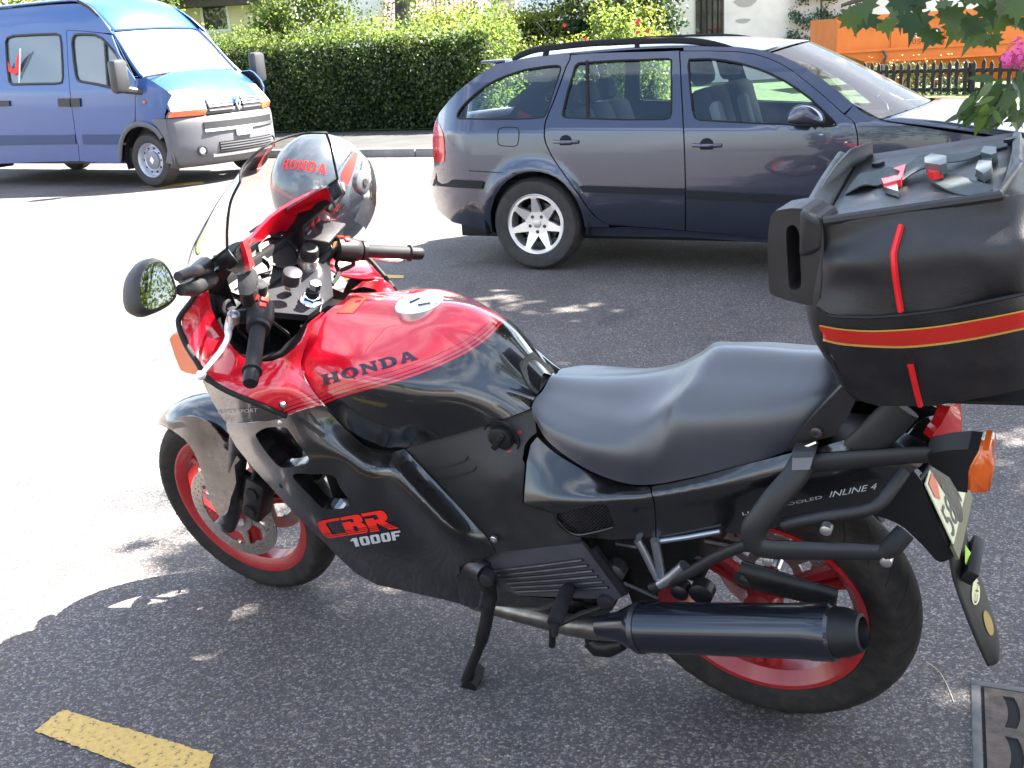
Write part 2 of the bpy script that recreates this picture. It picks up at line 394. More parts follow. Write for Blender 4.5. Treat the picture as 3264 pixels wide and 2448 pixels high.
def glass(name, tint=(.9, .93, .92), rough=0.0, mixr=.0, dark=.0):
    """thin pane: clear tinted transmission plus a fresnel reflection (physically a sheet, no refraction)"""
    mt = bpy.data.materials.new(name); mt.use_nodes = True; n = mt.node_tree.nodes; l = mt.node_tree.links
    for x in list(n):
        if x.type != 'OUTPUT_MATERIAL': n.remove(x)
    out = [x for x in n if x.type == 'OUTPUT_MATERIAL'][0]
    tr = n.new('ShaderNodeBsdfTransparent'); tr.inputs[0].default_value = (*tint, 1); gl = n.new('ShaderNodeBsdfGlossy'); gl.inputs['Roughness'].default_value = rough
    fr = n.new('ShaderNodeFresnel'); fr.inputs[0].default_value = 1.5; mx = n.new('ShaderNodeMixShader'); l.new(fr.outputs[0], mx.inputs[0]); l.new(tr.outputs[0], mx.inputs[1]); l.new(gl.outputs[0], mx.inputs[2])
    last = mx
    if mixr:
        df = n.new('ShaderNodeBsdfDiffuse'); df.inputs[0].default_value = (.35, .28, .22, 1); m2 = n.new('ShaderNodeMixShader'); m2.inputs[0].default_value = mixr
        l.new(mx.outputs[0], m2.inputs[1]); l.new(df.outputs[0], m2.inputs[2]); last = m2
    l.new(last.outputs[0], out.inputs['Surface']); return mt
SCREEN = glass('screen_acrylic', (.90, .86, .82), .02, .02)
GLASS = glass('car_glass', (.84, .90, .90))
DGLASS = glass('dark_glass', (.30, .36, .38))
def striped(name, top, low, bands, coat=1.0, edge_to=None):
    """two-tone paint with pinstripes: attribute `paint` is the distance (photo px) above the colour break"""
    mt = mk(name, top, .2, coat=coat); n = mt.node_tree.nodes; l = mt.node_tree.links; b = n['Principled BSDF']
    at = n.new('ShaderNodeAttribute'); at.attribute_name = 'paint'; mr = n.new('ShaderNodeMapRange'); mr.inputs[1].default_value = -100; mr.inputs[2].default_value = 100; l.new(at.outputs['Fac'], mr.inputs[0])
    cr2 = n.new('ShaderNodeValToRGB'); cr2.color_ramp.interpolation = 'CONSTANT'; e = cr2.color_ramp.elements; e[0].position = 0; e[0].color = (*low, 1); e[1].position = .5; e[1].color = (*top, 1)
    for a, c in bands: x = e.new((a + 100) / 200); x.color = (*c, 1)
    l.new(mr.outputs[0], cr2.inputs[0]); no = n.new('ShaderNodeTexNoise'); no.inputs['Scale'].default_value = 5; l.new(cr2.outputs[0], b.inputs['Base Color'])
    return mt
rd, bk = (.50, .004, .016), (.006, .006, .007)
STRP = striped('red_and_black_paint', rd, bk, [(7, bk), (11, rd), (19, bk), (22.5, rd), (34, bk), (36, rd)])
# ================================================================== THE PLACE
def nodes(mt): return mt.node_tree.nodes, mt.node_tree.links
# ---- asphalt: coarse aggregate in dark binder, worn pale
def asphalt():
    mt = mk('asphalt', (.1, .1, .1), .85, spec=.3); n, l = nodes(mt); b = n['Principled BSDF']; tc = n.new('ShaderNodeTexCoord')
    vo = n.new('ShaderNodeTexVoronoi'); vo.inputs['Scale'].default_value = 165; vo.inputs['Randomness'].default_value = 1; ve = n.new('ShaderNodeTexVoronoi'); ve.feature = 'DISTANCE_TO_EDGE'; ve.inputs['Scale'].default_value = 165
    wob = n.new('ShaderNodeTexNoise'); wob.inputs['Scale'].default_value = 60; wob.inputs['Detail'].default_value = 2
    wm = n.new('ShaderNodeVectorMath'); wm.operation = 'MULTIPLY_ADD'; wm.inputs[1].default_value = (.009, .009, .009); l.new(wob.outputs['Color'], wm.inputs[0]); l.new(tc.outputs['Object'], wm.inputs[2])
    l.new(tc.outputs['Object'], wob.inputs['Vector']); l.new(wm.outputs[0], vo.inputs['Vector']); l.new(wm.outputs[0], ve.inputs['Vector'])
    sep = n.new('ShaderNodeSeparateColor'); l.new(vo.outputs['Color'], sep.inputs[0])
    r1 = n.new('ShaderNodeValToRGB'); e = r1.color_ramp.elements; e[0].position = 0; e[0].color = (.060, .059, .062, 1); e[1].position = 1; e[1].color = (.26, .26, .26, 1)
    for p, c in ((.35, (.080, .078, .086)), (.62, (.115, .112, .118)), (.80, (.17, .165, .165)), (.93, (.20, .20, .21))): x = e.new(p); x.color = (*c, 1)
    l.new(sep.outputs[0], r1.inputs[0])
    r2 = n.new('ShaderNodeValToRGB'); e = r2.color_ramp.elements; e[0].color = (.90, .95, 1.06, 1); e[1].color = (1.2, 1.03, .82, 1); x = e.new(.5); x.color = (1, 1, 1, 1); x = e.new(.86); x.color = (1.02, 1, .98, 1); l.new(sep.outputs[1], r2.inputs[0])
    mx = n.new('ShaderNodeMixRGB'); mx.blend_type = 'MULTIPLY'; mx.inputs[0].default_value = 1; l.new(r1.outputs[0], mx.inputs[1]); l.new(r2.outputs[0], mx.inputs[2])
    em = n.new('ShaderNodeMapRange'); em.inputs[1].default_value = .0; em.inputs[2].default_value = .16; em.inputs[3].default_value = .48; em.inputs[4].default_value = 1; l.new(ve.outputs[0], em.inputs[0])
    m2 = n.new('ShaderNodeMixRGB'); m2.blend_type = 'MULTIPLY'; m2.inputs[0].default_value = 1; l.new(mx.outputs[0], m2.inputs[1]); l.new(em.outputs[0], m2.inputs[2])
    big = n.new('ShaderNodeTexNoise'); big.inputs['Scale'].default_value = .9; big.inputs['Detail'].default_value = 5; l.new(tc.outputs['Object'], big.inputs['Vector']); bm_ = n.new('ShaderNodeMapRange'); bm_.inputs[1].default_value = .3; bm_.inputs[2].default_value = .7; bm_.inputs[3].default_value = .82; bm_.inputs[4].default_value = 1.2; l.new(big.outputs[0], bm_.inputs[0])
    m3 = n.new('ShaderNodeMixRGB'); m3.blend_type = 'MULTIPLY'; m3.inputs[0].default_value = 1; l.new(m2.outputs[0], m3.inputs[1]); l.new(bm_.outputs[0], m3.inputs[2]); st = n.new('ShaderNodeTexNoise'); st.inputs['Scale'].default_value = 2.6; st.inputs['Detail'].default_value = 3; st.inputs['Distortion'].default_value = .6; l.new(tc.outputs['Object'], st.inputs['Vector'])
    sr = n.new('ShaderNodeValToRGB'); e = sr.color_ramp.elements; e[0].position = .26; e[0].color = (.78, .75, .72, 1); e[1].position = .40; e[1].color = (1.12, 1.0, .90, 1); l.new(st.outputs[0], sr.inputs[0])
    m4 = n.new('ShaderNodeMixRGB'); m4.blend_type = 'MULTIPLY'; m4.inputs[0].default_value = 1; l.new(m3.outputs[0], m4.inputs[1]); l.new(sr.outputs[0], m4.inputs[2]); l.new(m4.outputs[0], b.inputs['Base Color'])
    ad = n.new('ShaderNodeMath'); ad.operation = 'MULTIPLY_ADD'; ad.inputs[1].default_value = .6; l.new(sep.outputs[2], ad.inputs[0]); l.new(em.outputs[0], ad.inputs[2])
    bp = n.new('ShaderNodeBump'); bp.inputs['Strength'].default_value = .7; bp.inputs['Distance'].default_value = .003; l.new(ad.outputs[0], bp.inputs['Height']); l.new(bp.outputs[0], b.inputs['Normal'])
    rr = n.new('ShaderNodeMapRange'); rr.inputs[3].default_value = .62; rr.inputs[4].default_value = .95; l.new(sep.outputs[0], rr.inputs[0]); l.new(rr.outputs[0], b.inputs['Roughness'])
    return mt
ASPH = asphalt()
g = MB().add([(-300,-120,0),(300,-120,0),(300,500,0),(-300,500,0)], [(0,1,2,3)]).build('ground', ASPH); tag(g, kind='structure')
U = A([.885, -.465, 0]); W_ = A([.465, .885, 0])                  # along the street / away from the camera
def uw(o, u, w, z=0.0): return A(o) + U * u + W_ * w + A([0, 0, z])
K0 = A([-2.09, 16.2, 0])                                           # a point on the kerb face
conc = mk('kerb_stone', (.17, .165, .155), .8, var=.2, vs=3, bump=.3, bs=60); pav = mk('pavement_asphalt', (.030, .029, .028), .9, var=.25, vs=2.5, bump=.4, bs=120)  # pavement colour darkened to stand in for the shade of hedge and trees
kerb = empty('kerb', None, None); kerb['kind'] = 'structure'; kerb.location = K0
u_ = -16.0; first = None
while u_ < 22:
    if first is None:
        first = MB().box((0, 0, -.05), (.985, .15, .12), 0, None, .012); stone = first.build('kerb_stone', conc, kerb); so = stone
    else: so = stone.copy(); COL.objects.link(so); so.parent = kerb
    so.matrix_parent_inverse = Matrix.Identity(4); so.location = Vector(U * u_); so.rotation_euler = (0, 0, math.atan2(U[1], U[0]) + RNG.normal(0, .002)); u_ += 1.0
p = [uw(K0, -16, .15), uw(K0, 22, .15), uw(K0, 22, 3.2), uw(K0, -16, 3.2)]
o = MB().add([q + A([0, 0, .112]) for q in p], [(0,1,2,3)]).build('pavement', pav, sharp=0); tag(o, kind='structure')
grs = mk('garden_grass', (.05, .075, .02), .9, var=.5, vs=3)
p = [uw(K0, -120, 3.2), uw(K0, 120, 3.2), uw(K0, 120, 160), uw(K0, -120, 160)]; o = MB().add([q + A([0, 0, .13]) for q in p], [(0,1,2,3)]).build('garden_lawn', grs, sharp=0); tag(o, kind='structure')
# ---- painted markings
def paint_mat():
    mt = mk('yellow_road_paint', (.50, .31, .055), .7); n, l = nodes(mt); b = n['Principled BSDF']; tc = n.new('ShaderNodeTexCoord')
    no = n.new('ShaderNodeTexNoise'); no.inputs['Scale'].default_value = 62; no.inputs['Detail'].default_value = 5; no.inputs['Roughness'].default_value = .7; l.new(tc.outputs['Object'], no.inputs['Vector']); r = n.new('ShaderNodeValToRGB'); e = r.color_ramp.elements; e[0].position = .37; e[0].color = (.085, .07, .05, 1); e[1].position = .43; e[1].color = (.46, .29, .075, 1); x = e.new(.7); x.color = (.56, .37, .11, 1)
    l.new(no.outputs[0], r.inputs[0]); l.new(r.outputs[0], b.inputs['Base Color'])
    bp = n.new('ShaderNodeBump'); bp.inputs['Strength'].default_value = .35; bp.inputs['Distance'].default_value = .003; l.new(no.outputs[0], bp.inputs['Height']); l.new(bp.outputs[0], b.inputs['Normal']); return mt
YP = paint_mat()
def mark(px, lab):
    p = ground(DD(px), .0)[:, :2]; o = []
    for i in range(len(p)):
        a, b = p[i], p[(i + 1) % len(p)]; n = max(1, int(np.linalg.norm(b - a) / .008)); d = b - a; nn = np.array([-d[1], d[0]]) / np.linalg.norm(d)
        for j in range(n): o.append(a + d * j / n + nn * (RNG.normal(0, .0016) if 0 < j < n else 0))
    o = A(o); f = tri_fill(np.c_[o, np.zeros(len(o))]); c = o.mean(0); ob = MB().add(np.c_[o - c, np.full(len(o), .0)], f).build('parking_line', YP, sharp=0); ob.location = (c[0], c[1], .004)
    return tag(ob, lab, 'road marking', 'yellow parking lines painted on the asphalt')
mark([(75,1582),(135,1535),(462,1632),(440,1690),(400,1700)], 'worn yellow parking line in the near left corner of the asphalt')
mark([(690,640),(740,600),(765,578),(800,572),(812,575),(775,592),(872,596),(872,602),(762,602),(738,612)], 'yellow corner marking on the asphalt behind the right handlebar')
mark([(300,404),(350,400),(440,392),(440,397),(350,406)], 'yellow dash on the ground beside the front wheel of the van')
# ---- drain grate at the near right corner
dc = ground(DD((2115,1483)))[0]; dux = ground(DD((2212,1498)))[0] - dc; dux /= np.linalg.norm(dux); duy = ground(DD((2098,1659)))[0] - dc; duy /= np.linalg.norm(duy); duy = duy - dux * (dux @ duy); duy /= np.linalg.norm(duy)
DF = Frame(dc + dux * .25 + duy * .25, dux, -duy, (0, 0, 1)); dr = empty('drain_grate', 'rusty iron drain grate with curved slots set in the asphalt', 'drain', DF.mat())
iron = mk('drain_iron', (.085, .062, .048), .75, metal=.2, var=.4, vs=30, bump=.5, bs=150)
loops = [[(-.24,-.24),(.24,-.24),(.24,.24),(-.24,.24)]]
def slot(cx, cy, L=.085, w=.022, bend=.012, s=1):
    t = np.linspace(-1, 1, 7); a = [(cx + s * bend * (1 - q * q) - w / 2, cy + q * L / 2) for q in t]; b = [(cx + s * bend * (1 - q * q) + w / 2, cy + q * L / 2) for q in t[::-1]]; return a + b
for i, cx in enumerate(np.arange(-.19, .2, .0475)):
    for cy in (-.155, .0, .155): loops.append(slot(cx, cy, .122, .025, .010))
q, f = poly2d(loops); q = A(q); N = len(q); cnt = {}
for t in f:
    for i in range(3): cnt[(t[i], t[(i+1) % 3])] = 1
bd = [e for e in cnt if (e[1], e[0]) not in cnt]
MB().add(np.r_[np.c_[q, np.full(N, .007)], np.c_[q, np.full(N, -.03)]], [tuple(t) for t in f] + [(a, b, b + N, a + N) for a, b in bd], 0, False).build('grate', iron, dr, sharp=0)
fr_ = MB()
for lo, hi in (((-.268,-.268,-.02),(.268,-.247,.006)), ((-.268,.247,-.02),(.268,.268,.006)), ((-.268,-.247,-.02),(-.247,.247,.006)), ((.247,-.247,-.02),(.268,.247,.006))): fr_.box(lo, hi, 0, None, .003)
fr_.build('frame', mk('drain_frame', (.10, .095, .09), .8, var=.3, vs=20), dr)
MB().add([(-.245,-.245,.0035),(.245,-.245,.0035),(.245,.245,.0035),(-.245,.245,.0035)], [(0,1,2,3)]).build('pit_shade_sheet', mk('pit_shade_black', (.004, .004, .004), .9), dr, sharp=0)  # flat black sheet stands in for the shade below the grate
# ---- a dry stalk on the asphalt
tw = ground(R5((1560,1270),(1640,1330),(1690,1410),(1720,1480),(1745,1545))); o = MB().tube(cr(tw - tw[0] + A([0, 0, .003]), 4), .0012, 5).build('dry_stalk', mk('straw', (.40, .36, .28), .7), sharp=0); o.location = tw[0]; tag(o, 'thin dry stalk lying on the asphalt near the drain', 'stalk')

# ================================================================== foliage
def leaf_mat(name, c1, c2, tr=.5, rough=.5):
    mt = mk(name, c1, rough); n, l = nodes(mt); b = n['Principled BSDF']; out = [x for x in n if x.type == 'OUTPUT_MATERIAL'][0]
    oi = n.new('ShaderNodeNewGeometry'); mx = n.new('ShaderNodeMixRGB'); mx.inputs[1].default_value = (*c1, 1); mx.inputs[2].default_value = (*c2, 1); ob_ = n.new('ShaderNodeObjectInfo'); ad_ = n.new('ShaderNodeMath'); fr2 = n.new('ShaderNodeMath'); fr2.operation = 'FRACT'; l.new(oi.outputs['Random Per Island'], ad_.inputs[0]); l.new(ob_.outputs['Random'], ad_.inputs[1]); l.new(ad_.outputs[0], fr2.inputs[0]); l.new(fr2.outputs[0], mx.inputs[0]); l.new(mx.outputs[0], b.inputs['Base Color'])
    tl_ = n.new('ShaderNodeBsdfTranslucent'); hs = n.new('ShaderNodeHueSaturation'); hs.inputs['Value'].default_value = 2.1; hs.inputs['Saturation'].default_value = 1.05; hs.inputs['Hue'].default_value = .485; l.new(mx.outputs[0], hs.inputs['Color']); l.new(hs.outputs[0], tl_.inputs[0])
    ms = n.new('ShaderNodeMixShader'); ms.inputs[0].default_value = tr; l.new(b.outputs[0], ms.inputs[1]); l.new(tl_.outputs[0], ms.inputs[2]); l.new(ms.outputs[0], out.inputs['Surface']); return mt
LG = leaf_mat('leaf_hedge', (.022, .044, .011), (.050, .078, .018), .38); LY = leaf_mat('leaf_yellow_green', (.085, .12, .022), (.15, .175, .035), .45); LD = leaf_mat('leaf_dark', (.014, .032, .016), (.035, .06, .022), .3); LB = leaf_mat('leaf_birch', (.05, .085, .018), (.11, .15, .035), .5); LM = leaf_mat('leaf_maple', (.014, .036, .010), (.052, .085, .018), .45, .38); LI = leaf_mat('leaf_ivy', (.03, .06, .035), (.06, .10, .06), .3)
BARK = mk('bark', (.10, .075, .055), .9, var=.5, vs=9, bump=.8, bs=30)
LEAF6 = A([(0, 0), (.32, .28), (.30, .62), (0, 1), (-.30, .62), (-.32, .28)])
def leaves(name, P, size, mat, parent=None, kind='stuff', seed=1, shape=LEAF6, down=.0, nrm=None, curl=.12):
    """many separate leaf faces; size scalar or array"""
    r = np.random.default_rng(seed); P = A(P); N = len(P); sz = np.broadcast_to(A(size), (N,)) * r.uniform(.65, 1.3, N); k = len(shape)
    d = r.normal(size=(N, 3)); d[:, 2] -= down; d /= np.linalg.norm(d, axis=1)[:, None]; nn = r.normal(size=(N, 3)) + A([0, 0, .6])
    if nrm is not None: nn = nn * .7 + A(nrm)
    nn = nn - d * (nn * d).sum(1)[:, None]; nn /= np.linalg.norm(nn, axis=1)[:, None]; b = np.cross(d, nn)
    V = P[:, None] + sz[:, None, None] * (shape[None, :, 0:1] * b[:, None] + shape[None, :, 1:2] * d[:, None] + (curl * (np.abs(shape[None, :, 0:1]) - .2)) * nn[:, None]); V = V.reshape(-1, 3)
    me = bpy.data.meshes.new(name); me.vertices.add(len(V)); me.vertices.foreach_set('co', V.ravel()); me.loops.add(N * k); me.loops.foreach_set('vertex_index', np.arange(N * k)); me.polygons.add(N); me.polygons.foreach_set('loop_start', np.arange(N) * k); me.polygons.foreach_set('loop_total', np.full(N, k)); me.update(calc_edges=True)
    o = link(name, me, mat, parent); 
    if kind: o['kind'] = kind
    return o
def blob(n, c, r, seed, clumps=0, hollow=.0, squash=None):
    g = np.random.default_rng(seed); c, r = A(c), A(r)
    if clumps:
        k = g.normal(size=(clumps, 3)); k /= np.linalg.norm(k, axis=1)[:, None]; k *= (g.uniform(hollow, 1, clumps) ** .5)[:, None]; i = g.integers(0, clumps, n); q = k[i] + g.normal(0, .55 / clumps ** .42, (n, 3))
    else: q = g.normal(size=(n, 3)); q /= np.linalg.norm(q, axis=1)[:, None]; q *= (g.uniform(hollow, 1, n) ** (1 / 3))[:, None]
    return c + q * r
def clip_hedge(name, label, a, b, depth, h, n, size, mat, seed, top=None, base=.13, bulge=.12):
    """clipped hedge along a-b (world xy): leaf shell over an inner mass"""
    g = np.random.default_rng(seed); a, b = A([*a, base]), A([*b, base]); L = np.linalg.norm(b - a); u = (b - a) / L; w = np.cross([0, 0, 1], u)
    if w[1] < 0: w = -w
    o = empty(name, label, 'hedge', Matrix.Translation(Vector((a + b) / 2))); c0 = (a + b) / 2
    f = int(n * .55); s = g.uniform(0, L, n); z = g.uniform(0, 1, n); t = np.empty(n)
    s[:f] += 0; t[:f] = g.normal(0, .075, f) - bulge * np.sin(z[:f] * 3.1) + .06 * np.sin(s[:f] * 2.3) + .05 * np.sin(s[:f] * 5.1 + z[:f] * 6); z[:f] = z[:f] * h; t[f:] = g.uniform(-.05, depth, n - f); z[f:] = h + g.normal(0, .06, n - f) + .07 * np.sin(s[f:] * 1.9) + .04 * np.sin(s[f:] * 4.7 + t[f:] * 3) + (.34 * g.random(n - f) ** 6)
    m_ = int(n * .06); e_ = g.integers(0, 2, m_); s[-m_:] = np.where(e_, L + g.normal(0, .06, m_), g.normal(0, .06, m_)); z[-m_:] = g.uniform(0, h, m_)
    P = a + u * s[:, None] + w * t[:, None] + A([0, 0, 1]) * z[:, None] - c0
    if top is None: leaves('foliage', P, size, mat, o, seed=seed)
    else: leaves('foliage', P[:f], size, mat, o, seed=seed); leaves('sun_tinted_top', P[f:], size, top, o, seed=seed + 1)  # top leaves in a brighter green, sunlight put into their colour
    q = [a + w * .16 + u * .2, b + w * .16 - u * .2, b + w * (depth - .05) - u * .2, a + w * (depth - .05) + u * .2]; V = [x - c0 for x in q] + [x - c0 + A([0, 0, h - .14]) for x in q]
    MB().add(V, [(0,1,5,4),(1,2,6,5),(2,3,7,6),(3,0,4,7),(4,5,6,7)], 0, False).build('inner_twigs', mk('hedge_core', (.012, .014, .007), .95), o, sharp=0); return o
hA, hB = uw((-4.25, 21.0, 0), -9.0, 0)[:2], (-.05, 18.95)
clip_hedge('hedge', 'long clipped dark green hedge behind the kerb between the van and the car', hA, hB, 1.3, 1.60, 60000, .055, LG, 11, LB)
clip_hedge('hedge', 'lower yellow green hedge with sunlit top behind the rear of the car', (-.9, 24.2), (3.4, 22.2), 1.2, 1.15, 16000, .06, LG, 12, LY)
clip_hedge('hedge', 'taller sunlit yellow hedge at the back before the pale blue wall', (-1.9, 27.0), (3.6, 24.6), 1.0, 1.95, 15000, .07, LY, 13, LY)
def tree(name, label, x, y, h, tr, crown, leafm, n, lsize, seed, clumps=40, cat_='tree', trunk=BARK, limbs=6, group=None, hollow=.25, base=.13):
    o = empty(name, label, cat_, Matrix.Translation((x, y, base)), group); g = np.random.default_rng(seed); (cx, cy, cz), r = crown
    pts = [(0, 0, -.05), (.03, .02, h * .3), (cx * .4, cy * .4, h * .7), (cx * .8, cy * .8, cz)]; MB().tube(cr(pts, 4), np.linspace(tr, tr * .4, 13), 10).build('trunk', trunk, o)
    lb = MB()
    for k in range(limbs):
        a = 2 * math.pi * k / limbs + g.uniform(-.4, .4); p0 = A(cr(pts, 4)[6 + k % 5]); p1 = A([cx + math.cos(a) * r[0] * .7, cy + math.sin(a) * r[1] * .7, cz + g.uniform(-.3, .6) * r[2]]); lb.tube(cr([p0, p0 * .5 + p1 * .5 + A([0, 0, .2 * r[2]]), p1], 4), np.linspace(tr * .38, tr * .08, 9), 6)
    lbo = lb.build('limb', trunk, o); lbo['kind'] = 'stuff'
    leaves('crown', blob(n, (cx, cy, cz), r, seed, clumps, hollow), lsize, leafm, o, seed=seed); return o
birch = mk('birch_bark', (.075, .065, .058), .85, var=.6, vs=6, bump=.6, bs=20)
tb = tree('birch_tree', 'birch with a dark trunk rising from behind the clipped hedge', -1.95, 24.4, 4.5, .25, ((.3, -.2, 5.6), (4.2, 2.4, 2.6)), LB, 16000, .075, 21, 60, trunk=birch)
# hanging birch sprays that dip into view
g_ = np.random.default_rng(5); P = []
for k in range(46):
    x0, y0 = g_.uniform(-2.7, 2.6), g_.uniform(-1.2, .8); z0 = g_.uniform(1.5, 3.2); L = g_.uniform(.4, 1.0); m_ = 70; P.append(A([x0, y0, z0]) + np.c_[g_.normal(0, .10, m_), g_.normal(0, .10, m_), -g_.uniform(0, L, m_)])
leaves('hanging_spray', np.concatenate(P), .07, LB, tb, seed=6, down=.8)
def shrub(name, label, x, y, r, n, ls, mat, seed, cat_='shrub', h0=0.0, clumps=16, extra=None):
    o = empty(name, label, cat_, Matrix.Translation((x, y, .13))); leaves('foliage', blob(n, (0, 0, r[2] * .95 + h0), r, seed, clumps, .3), ls, mat, o, seed=seed)
    sb = MB(); g = np.random.default_rng(seed)
    for k in range(6): a = g.uniform(0, 6.28); sb.tube(cr([(0, 0, -.03), (math.cos(a) * r[0] * .3, math.sin(a) * r[1] * .3, r[2] * .7 + h0), (math.cos(a) * r[0] * .6, math.sin(a) * r[1] * .6, r[2] * 1.4 + h0)], 3), [.03]*3 + [.022]*3 + [.012], 6)
    sbo = sb.build('stem', BARK, o); sbo['kind'] = 'stuff'
    return o
shrub('bush', 'loose sunlit yellow green bush rising above the middle of the clipped hedge', -4.15, 23.4, (1.35, .9, 1.45), 7500, .085, LB, 31)
rb_ = shrub('rose_bush', 'rose bush with red blooms behind the roof of the car', 2.3, 21.8, (1.0, .7, .95), 4500, .07, LB, 33)
rose = MB(); g = np.random.default_rng(9)
for k in range(16):
    c = A([g.uniform(-.9, .9), -.45 - g.uniform(0, .3), g.uniform(.9, 1.65)])
    for j in range(6): a = j * 1.05; q = [c, c + A([math.cos(a) * .03, -.012, math.sin(a) * .03]), c + A([math.cos(a + .6) * .04, -.02, math.sin(a + .6) * .04]), c + A([math.cos(a + 1.1) * .03, -.012, math.sin(a + 1.1) * .03])]; rose.add(q, [(0, 1, 2, 3)])
ro_ = rose.build('bloom', mk('rose_red', (.55, .02, .05), .6), rb_, sharp=0); ro_['kind'] = 'stuff'
tree('evergreen_tree', 'dark broad evergreen standing before the white house wall', 2.95, 25.6, 3.0, .16, ((0, 0, 2.7), (1.55, 1.2, 2.3)), LD, 14000, .10, 41, 34)
tree('evergreen_tree', 'tall dark tree left of the barred window', 3.6, 28.0, 4.0, .18, ((0, 0, 3.8), (1.5, 1.3, 2.6)), LD, 9000, .12, 42, 26)
tree('garden_tree', 'pale green tree above the roof of the blue van', -11.5, 31.0, 5.0, .2, ((0, 0, 4.2), (4.0, 2.0, 2.6)), LB, 12000, .12, 43, 36)
# ---- houses
def quad(mb, p, mat=0): mb.add(p, [(0, 1, 2, 3)], mat, False)
def house(name, label, o, ang, L, D_, H, walls, cat_='house'):
    c, s = math.cos(ang), math.sin(ang); m = Matrix.Translation((o[0], o[1], .1)) @ Matrix.Rotation(ang, 4, 'Z'); h = empty(name, label, cat_, m); MB().box((0, 0, -.1), (L, D_, H)).build('wall', walls, h, sharp=30); return h
def window(h, x, z, w, hh, frame, pane, bars=0, shutter=None, depth=.06):
    f = MB(); t = .07
    for lo, hi in (((x, -depth, z), (x + w, .02, z + t)), ((x, -depth, z + hh - t), (x + w, .02, z + hh)), ((x, -depth, z + t), (x + t, .02, z + hh - t)), ((x + w - t, -depth, z + t), (x + w, .02, z + hh - t))): f.box(lo, hi)
    fo = f.build('window', frame, h, sharp=30); MB().box((x + t, -.012, z + t), (x + w - t, .01, z + hh - t)).build('pane', pane, fo, sharp=30)
    for k in range(bars): xx = x + w * (k + 1) / (bars + 1); MB().tube([(xx, -depth - .02, z), (xx, -depth - .02, z + hh)], .014, 6).build('window_bar', BLKM, fo)
    MB().box((x - .06, -.12, z - .06), (x + w + .06, .0, z - .002)).build('sill', mk('sill', (.5, .49, .46), .7), fo, sharp=30); return fo
CREAM = mk('render_cream', (.62, .54, .38), .9, var=.06, vs=1.5, bump=.3, bs=40); WHITE = mk('render_white', (.62, .61, .58), .9, var=.12, vs=1.2, bump=.5, bs=25); PALE = mk('render_pale', (.52, .58, .66), .8, var=.05, vs=1); PANE = mk('house_pane', (.03, .035, .045), .05, coat=1); WF = mk('frame_white', (.7, .7, .68), .5); TILE = mk('roof_tile', (.085, .055, .043), .85, var=.35, vs=7); DARKW = mk('dark_wood', (.05, .038, .03), .75, var=.3, vs=10)
# cream house behind the van
y1 = 33.0
w0 = at_depth(DD((440, 75)), y1)[0]; w1 = at_depth(DD((497, 18)), y1)[0]
hx0 = at_depth(DD((330, 40)), y1)[0][0]; hx1 = at_depth(DD((640, 40)), y1)[0][0]
hc = house('cream_house', 'cream rendered house with a dark eave seen above the blue van', (hx0 - 3, y1), 0, hx1 - hx0 + 3.0, 8, 3.6, CREAM)
ox = hx0 - 3
wn = window(hc, w0[0] - ox, w0[2] - .1 + .05, w1[0] - w0[0] - .05, .80, WF, PANE)
MB().box((w0[0] - ox + .04, -.05, w0[2] - .1 + .90), (w1[0] - ox - .1, .0, w0[2] - .1 + 1.3)).build('shutter_box', mk('shutter_grey', (.28, .27, .25), .7), hc, sharp=30)
for k in range(6): MB().box((w0[0] - ox + .06, -.07, w0[2] - .1 + .92 + k * .062), (w1[0] - ox - .12, -.045, w0[2] - .1 + .955 + k * .062)).build('louvre', DARKW, hc, sharp=30)
ez = at_depth(DD((470, 12)), y1 - .7)[0][2]
MB().box((-.4, -.8, ez - .1), (hx1 - hx0 + 2.2, 8.4, ez + .15)).build('eave', DARKW, hc, sharp=30)
rfm = MB(); rfm.add([(-.5, -.9, ez + .15), (hx1 - hx0 + 2.3, -.9, ez + .15), (hx1 - hx0 + 2.3, 4, ez + 2.4), (-.5, 4, ez + 2.4)], [(0,1,2,3)], 0, False).build('roof', TILE, hc, sharp=0)
MB().box((hx1 - hx0 + 3.0, .6, -.1), (hx1 - hx0 + 8.0, 7, 3.2)).build('wing_wall', WHITE, hc, sharp=30)
# low tiled garden shed behind the birch
y2 = 30.0; s0 = at_depth(DD((815, 70)), y2)[0]; s1 = at_depth(DD((1030, 97)), y2)[0]
shd = empty('garden_shed', 'low shed with a brown tiled roof and white gutter behind the birch trunk', 'shed', Matrix.Translation((s0[0], y2, .13)))
SL = s1[0] - s0[0]; ez = s1[2] - .13
MB().box((.1, .3, -.05), (SL - .1, 3.6, ez - .03)).build('wall', WHITE, shd, sharp=30)
tile = None; rows_n, cols_n = 11, 22; slope = A([0, 3.8 / rows_n, 1.75 / rows_n]); wv_ = SL * 1.05 / cols_n
for i in range(rows_n):
    for j in range(cols_n):
        if tile is None:
            mb = MB(); pr_ = []
            for k in range(6): th = math.pi * k / 5; pr_.append((wv_ * k / 5, 0, .035 * math.sin(th)))
            e = slope * 1.12; mb.strip([pr_, [A(p) + e - A([0, 0, .02]) for p in pr_]]).strip([[A(p) - A([0, 0, .03]) for p in pr_], pr_]); tile = mb.build('tile', TILE, shd, sharp=0); ti = tile
        else: ti = tile.copy(); COL.objects.link(ti); ti.parent = shd
        ti.location = Vector(slope * i + A([wv_ * j - .02, -.1, ez + .02 + RNG.normal(0, .004)]))
MB().tube([(-.1, -.15, ez - .02), (SL + .1, -.15, ez - .02)], .06, 8).build('gutter', WF, shd)
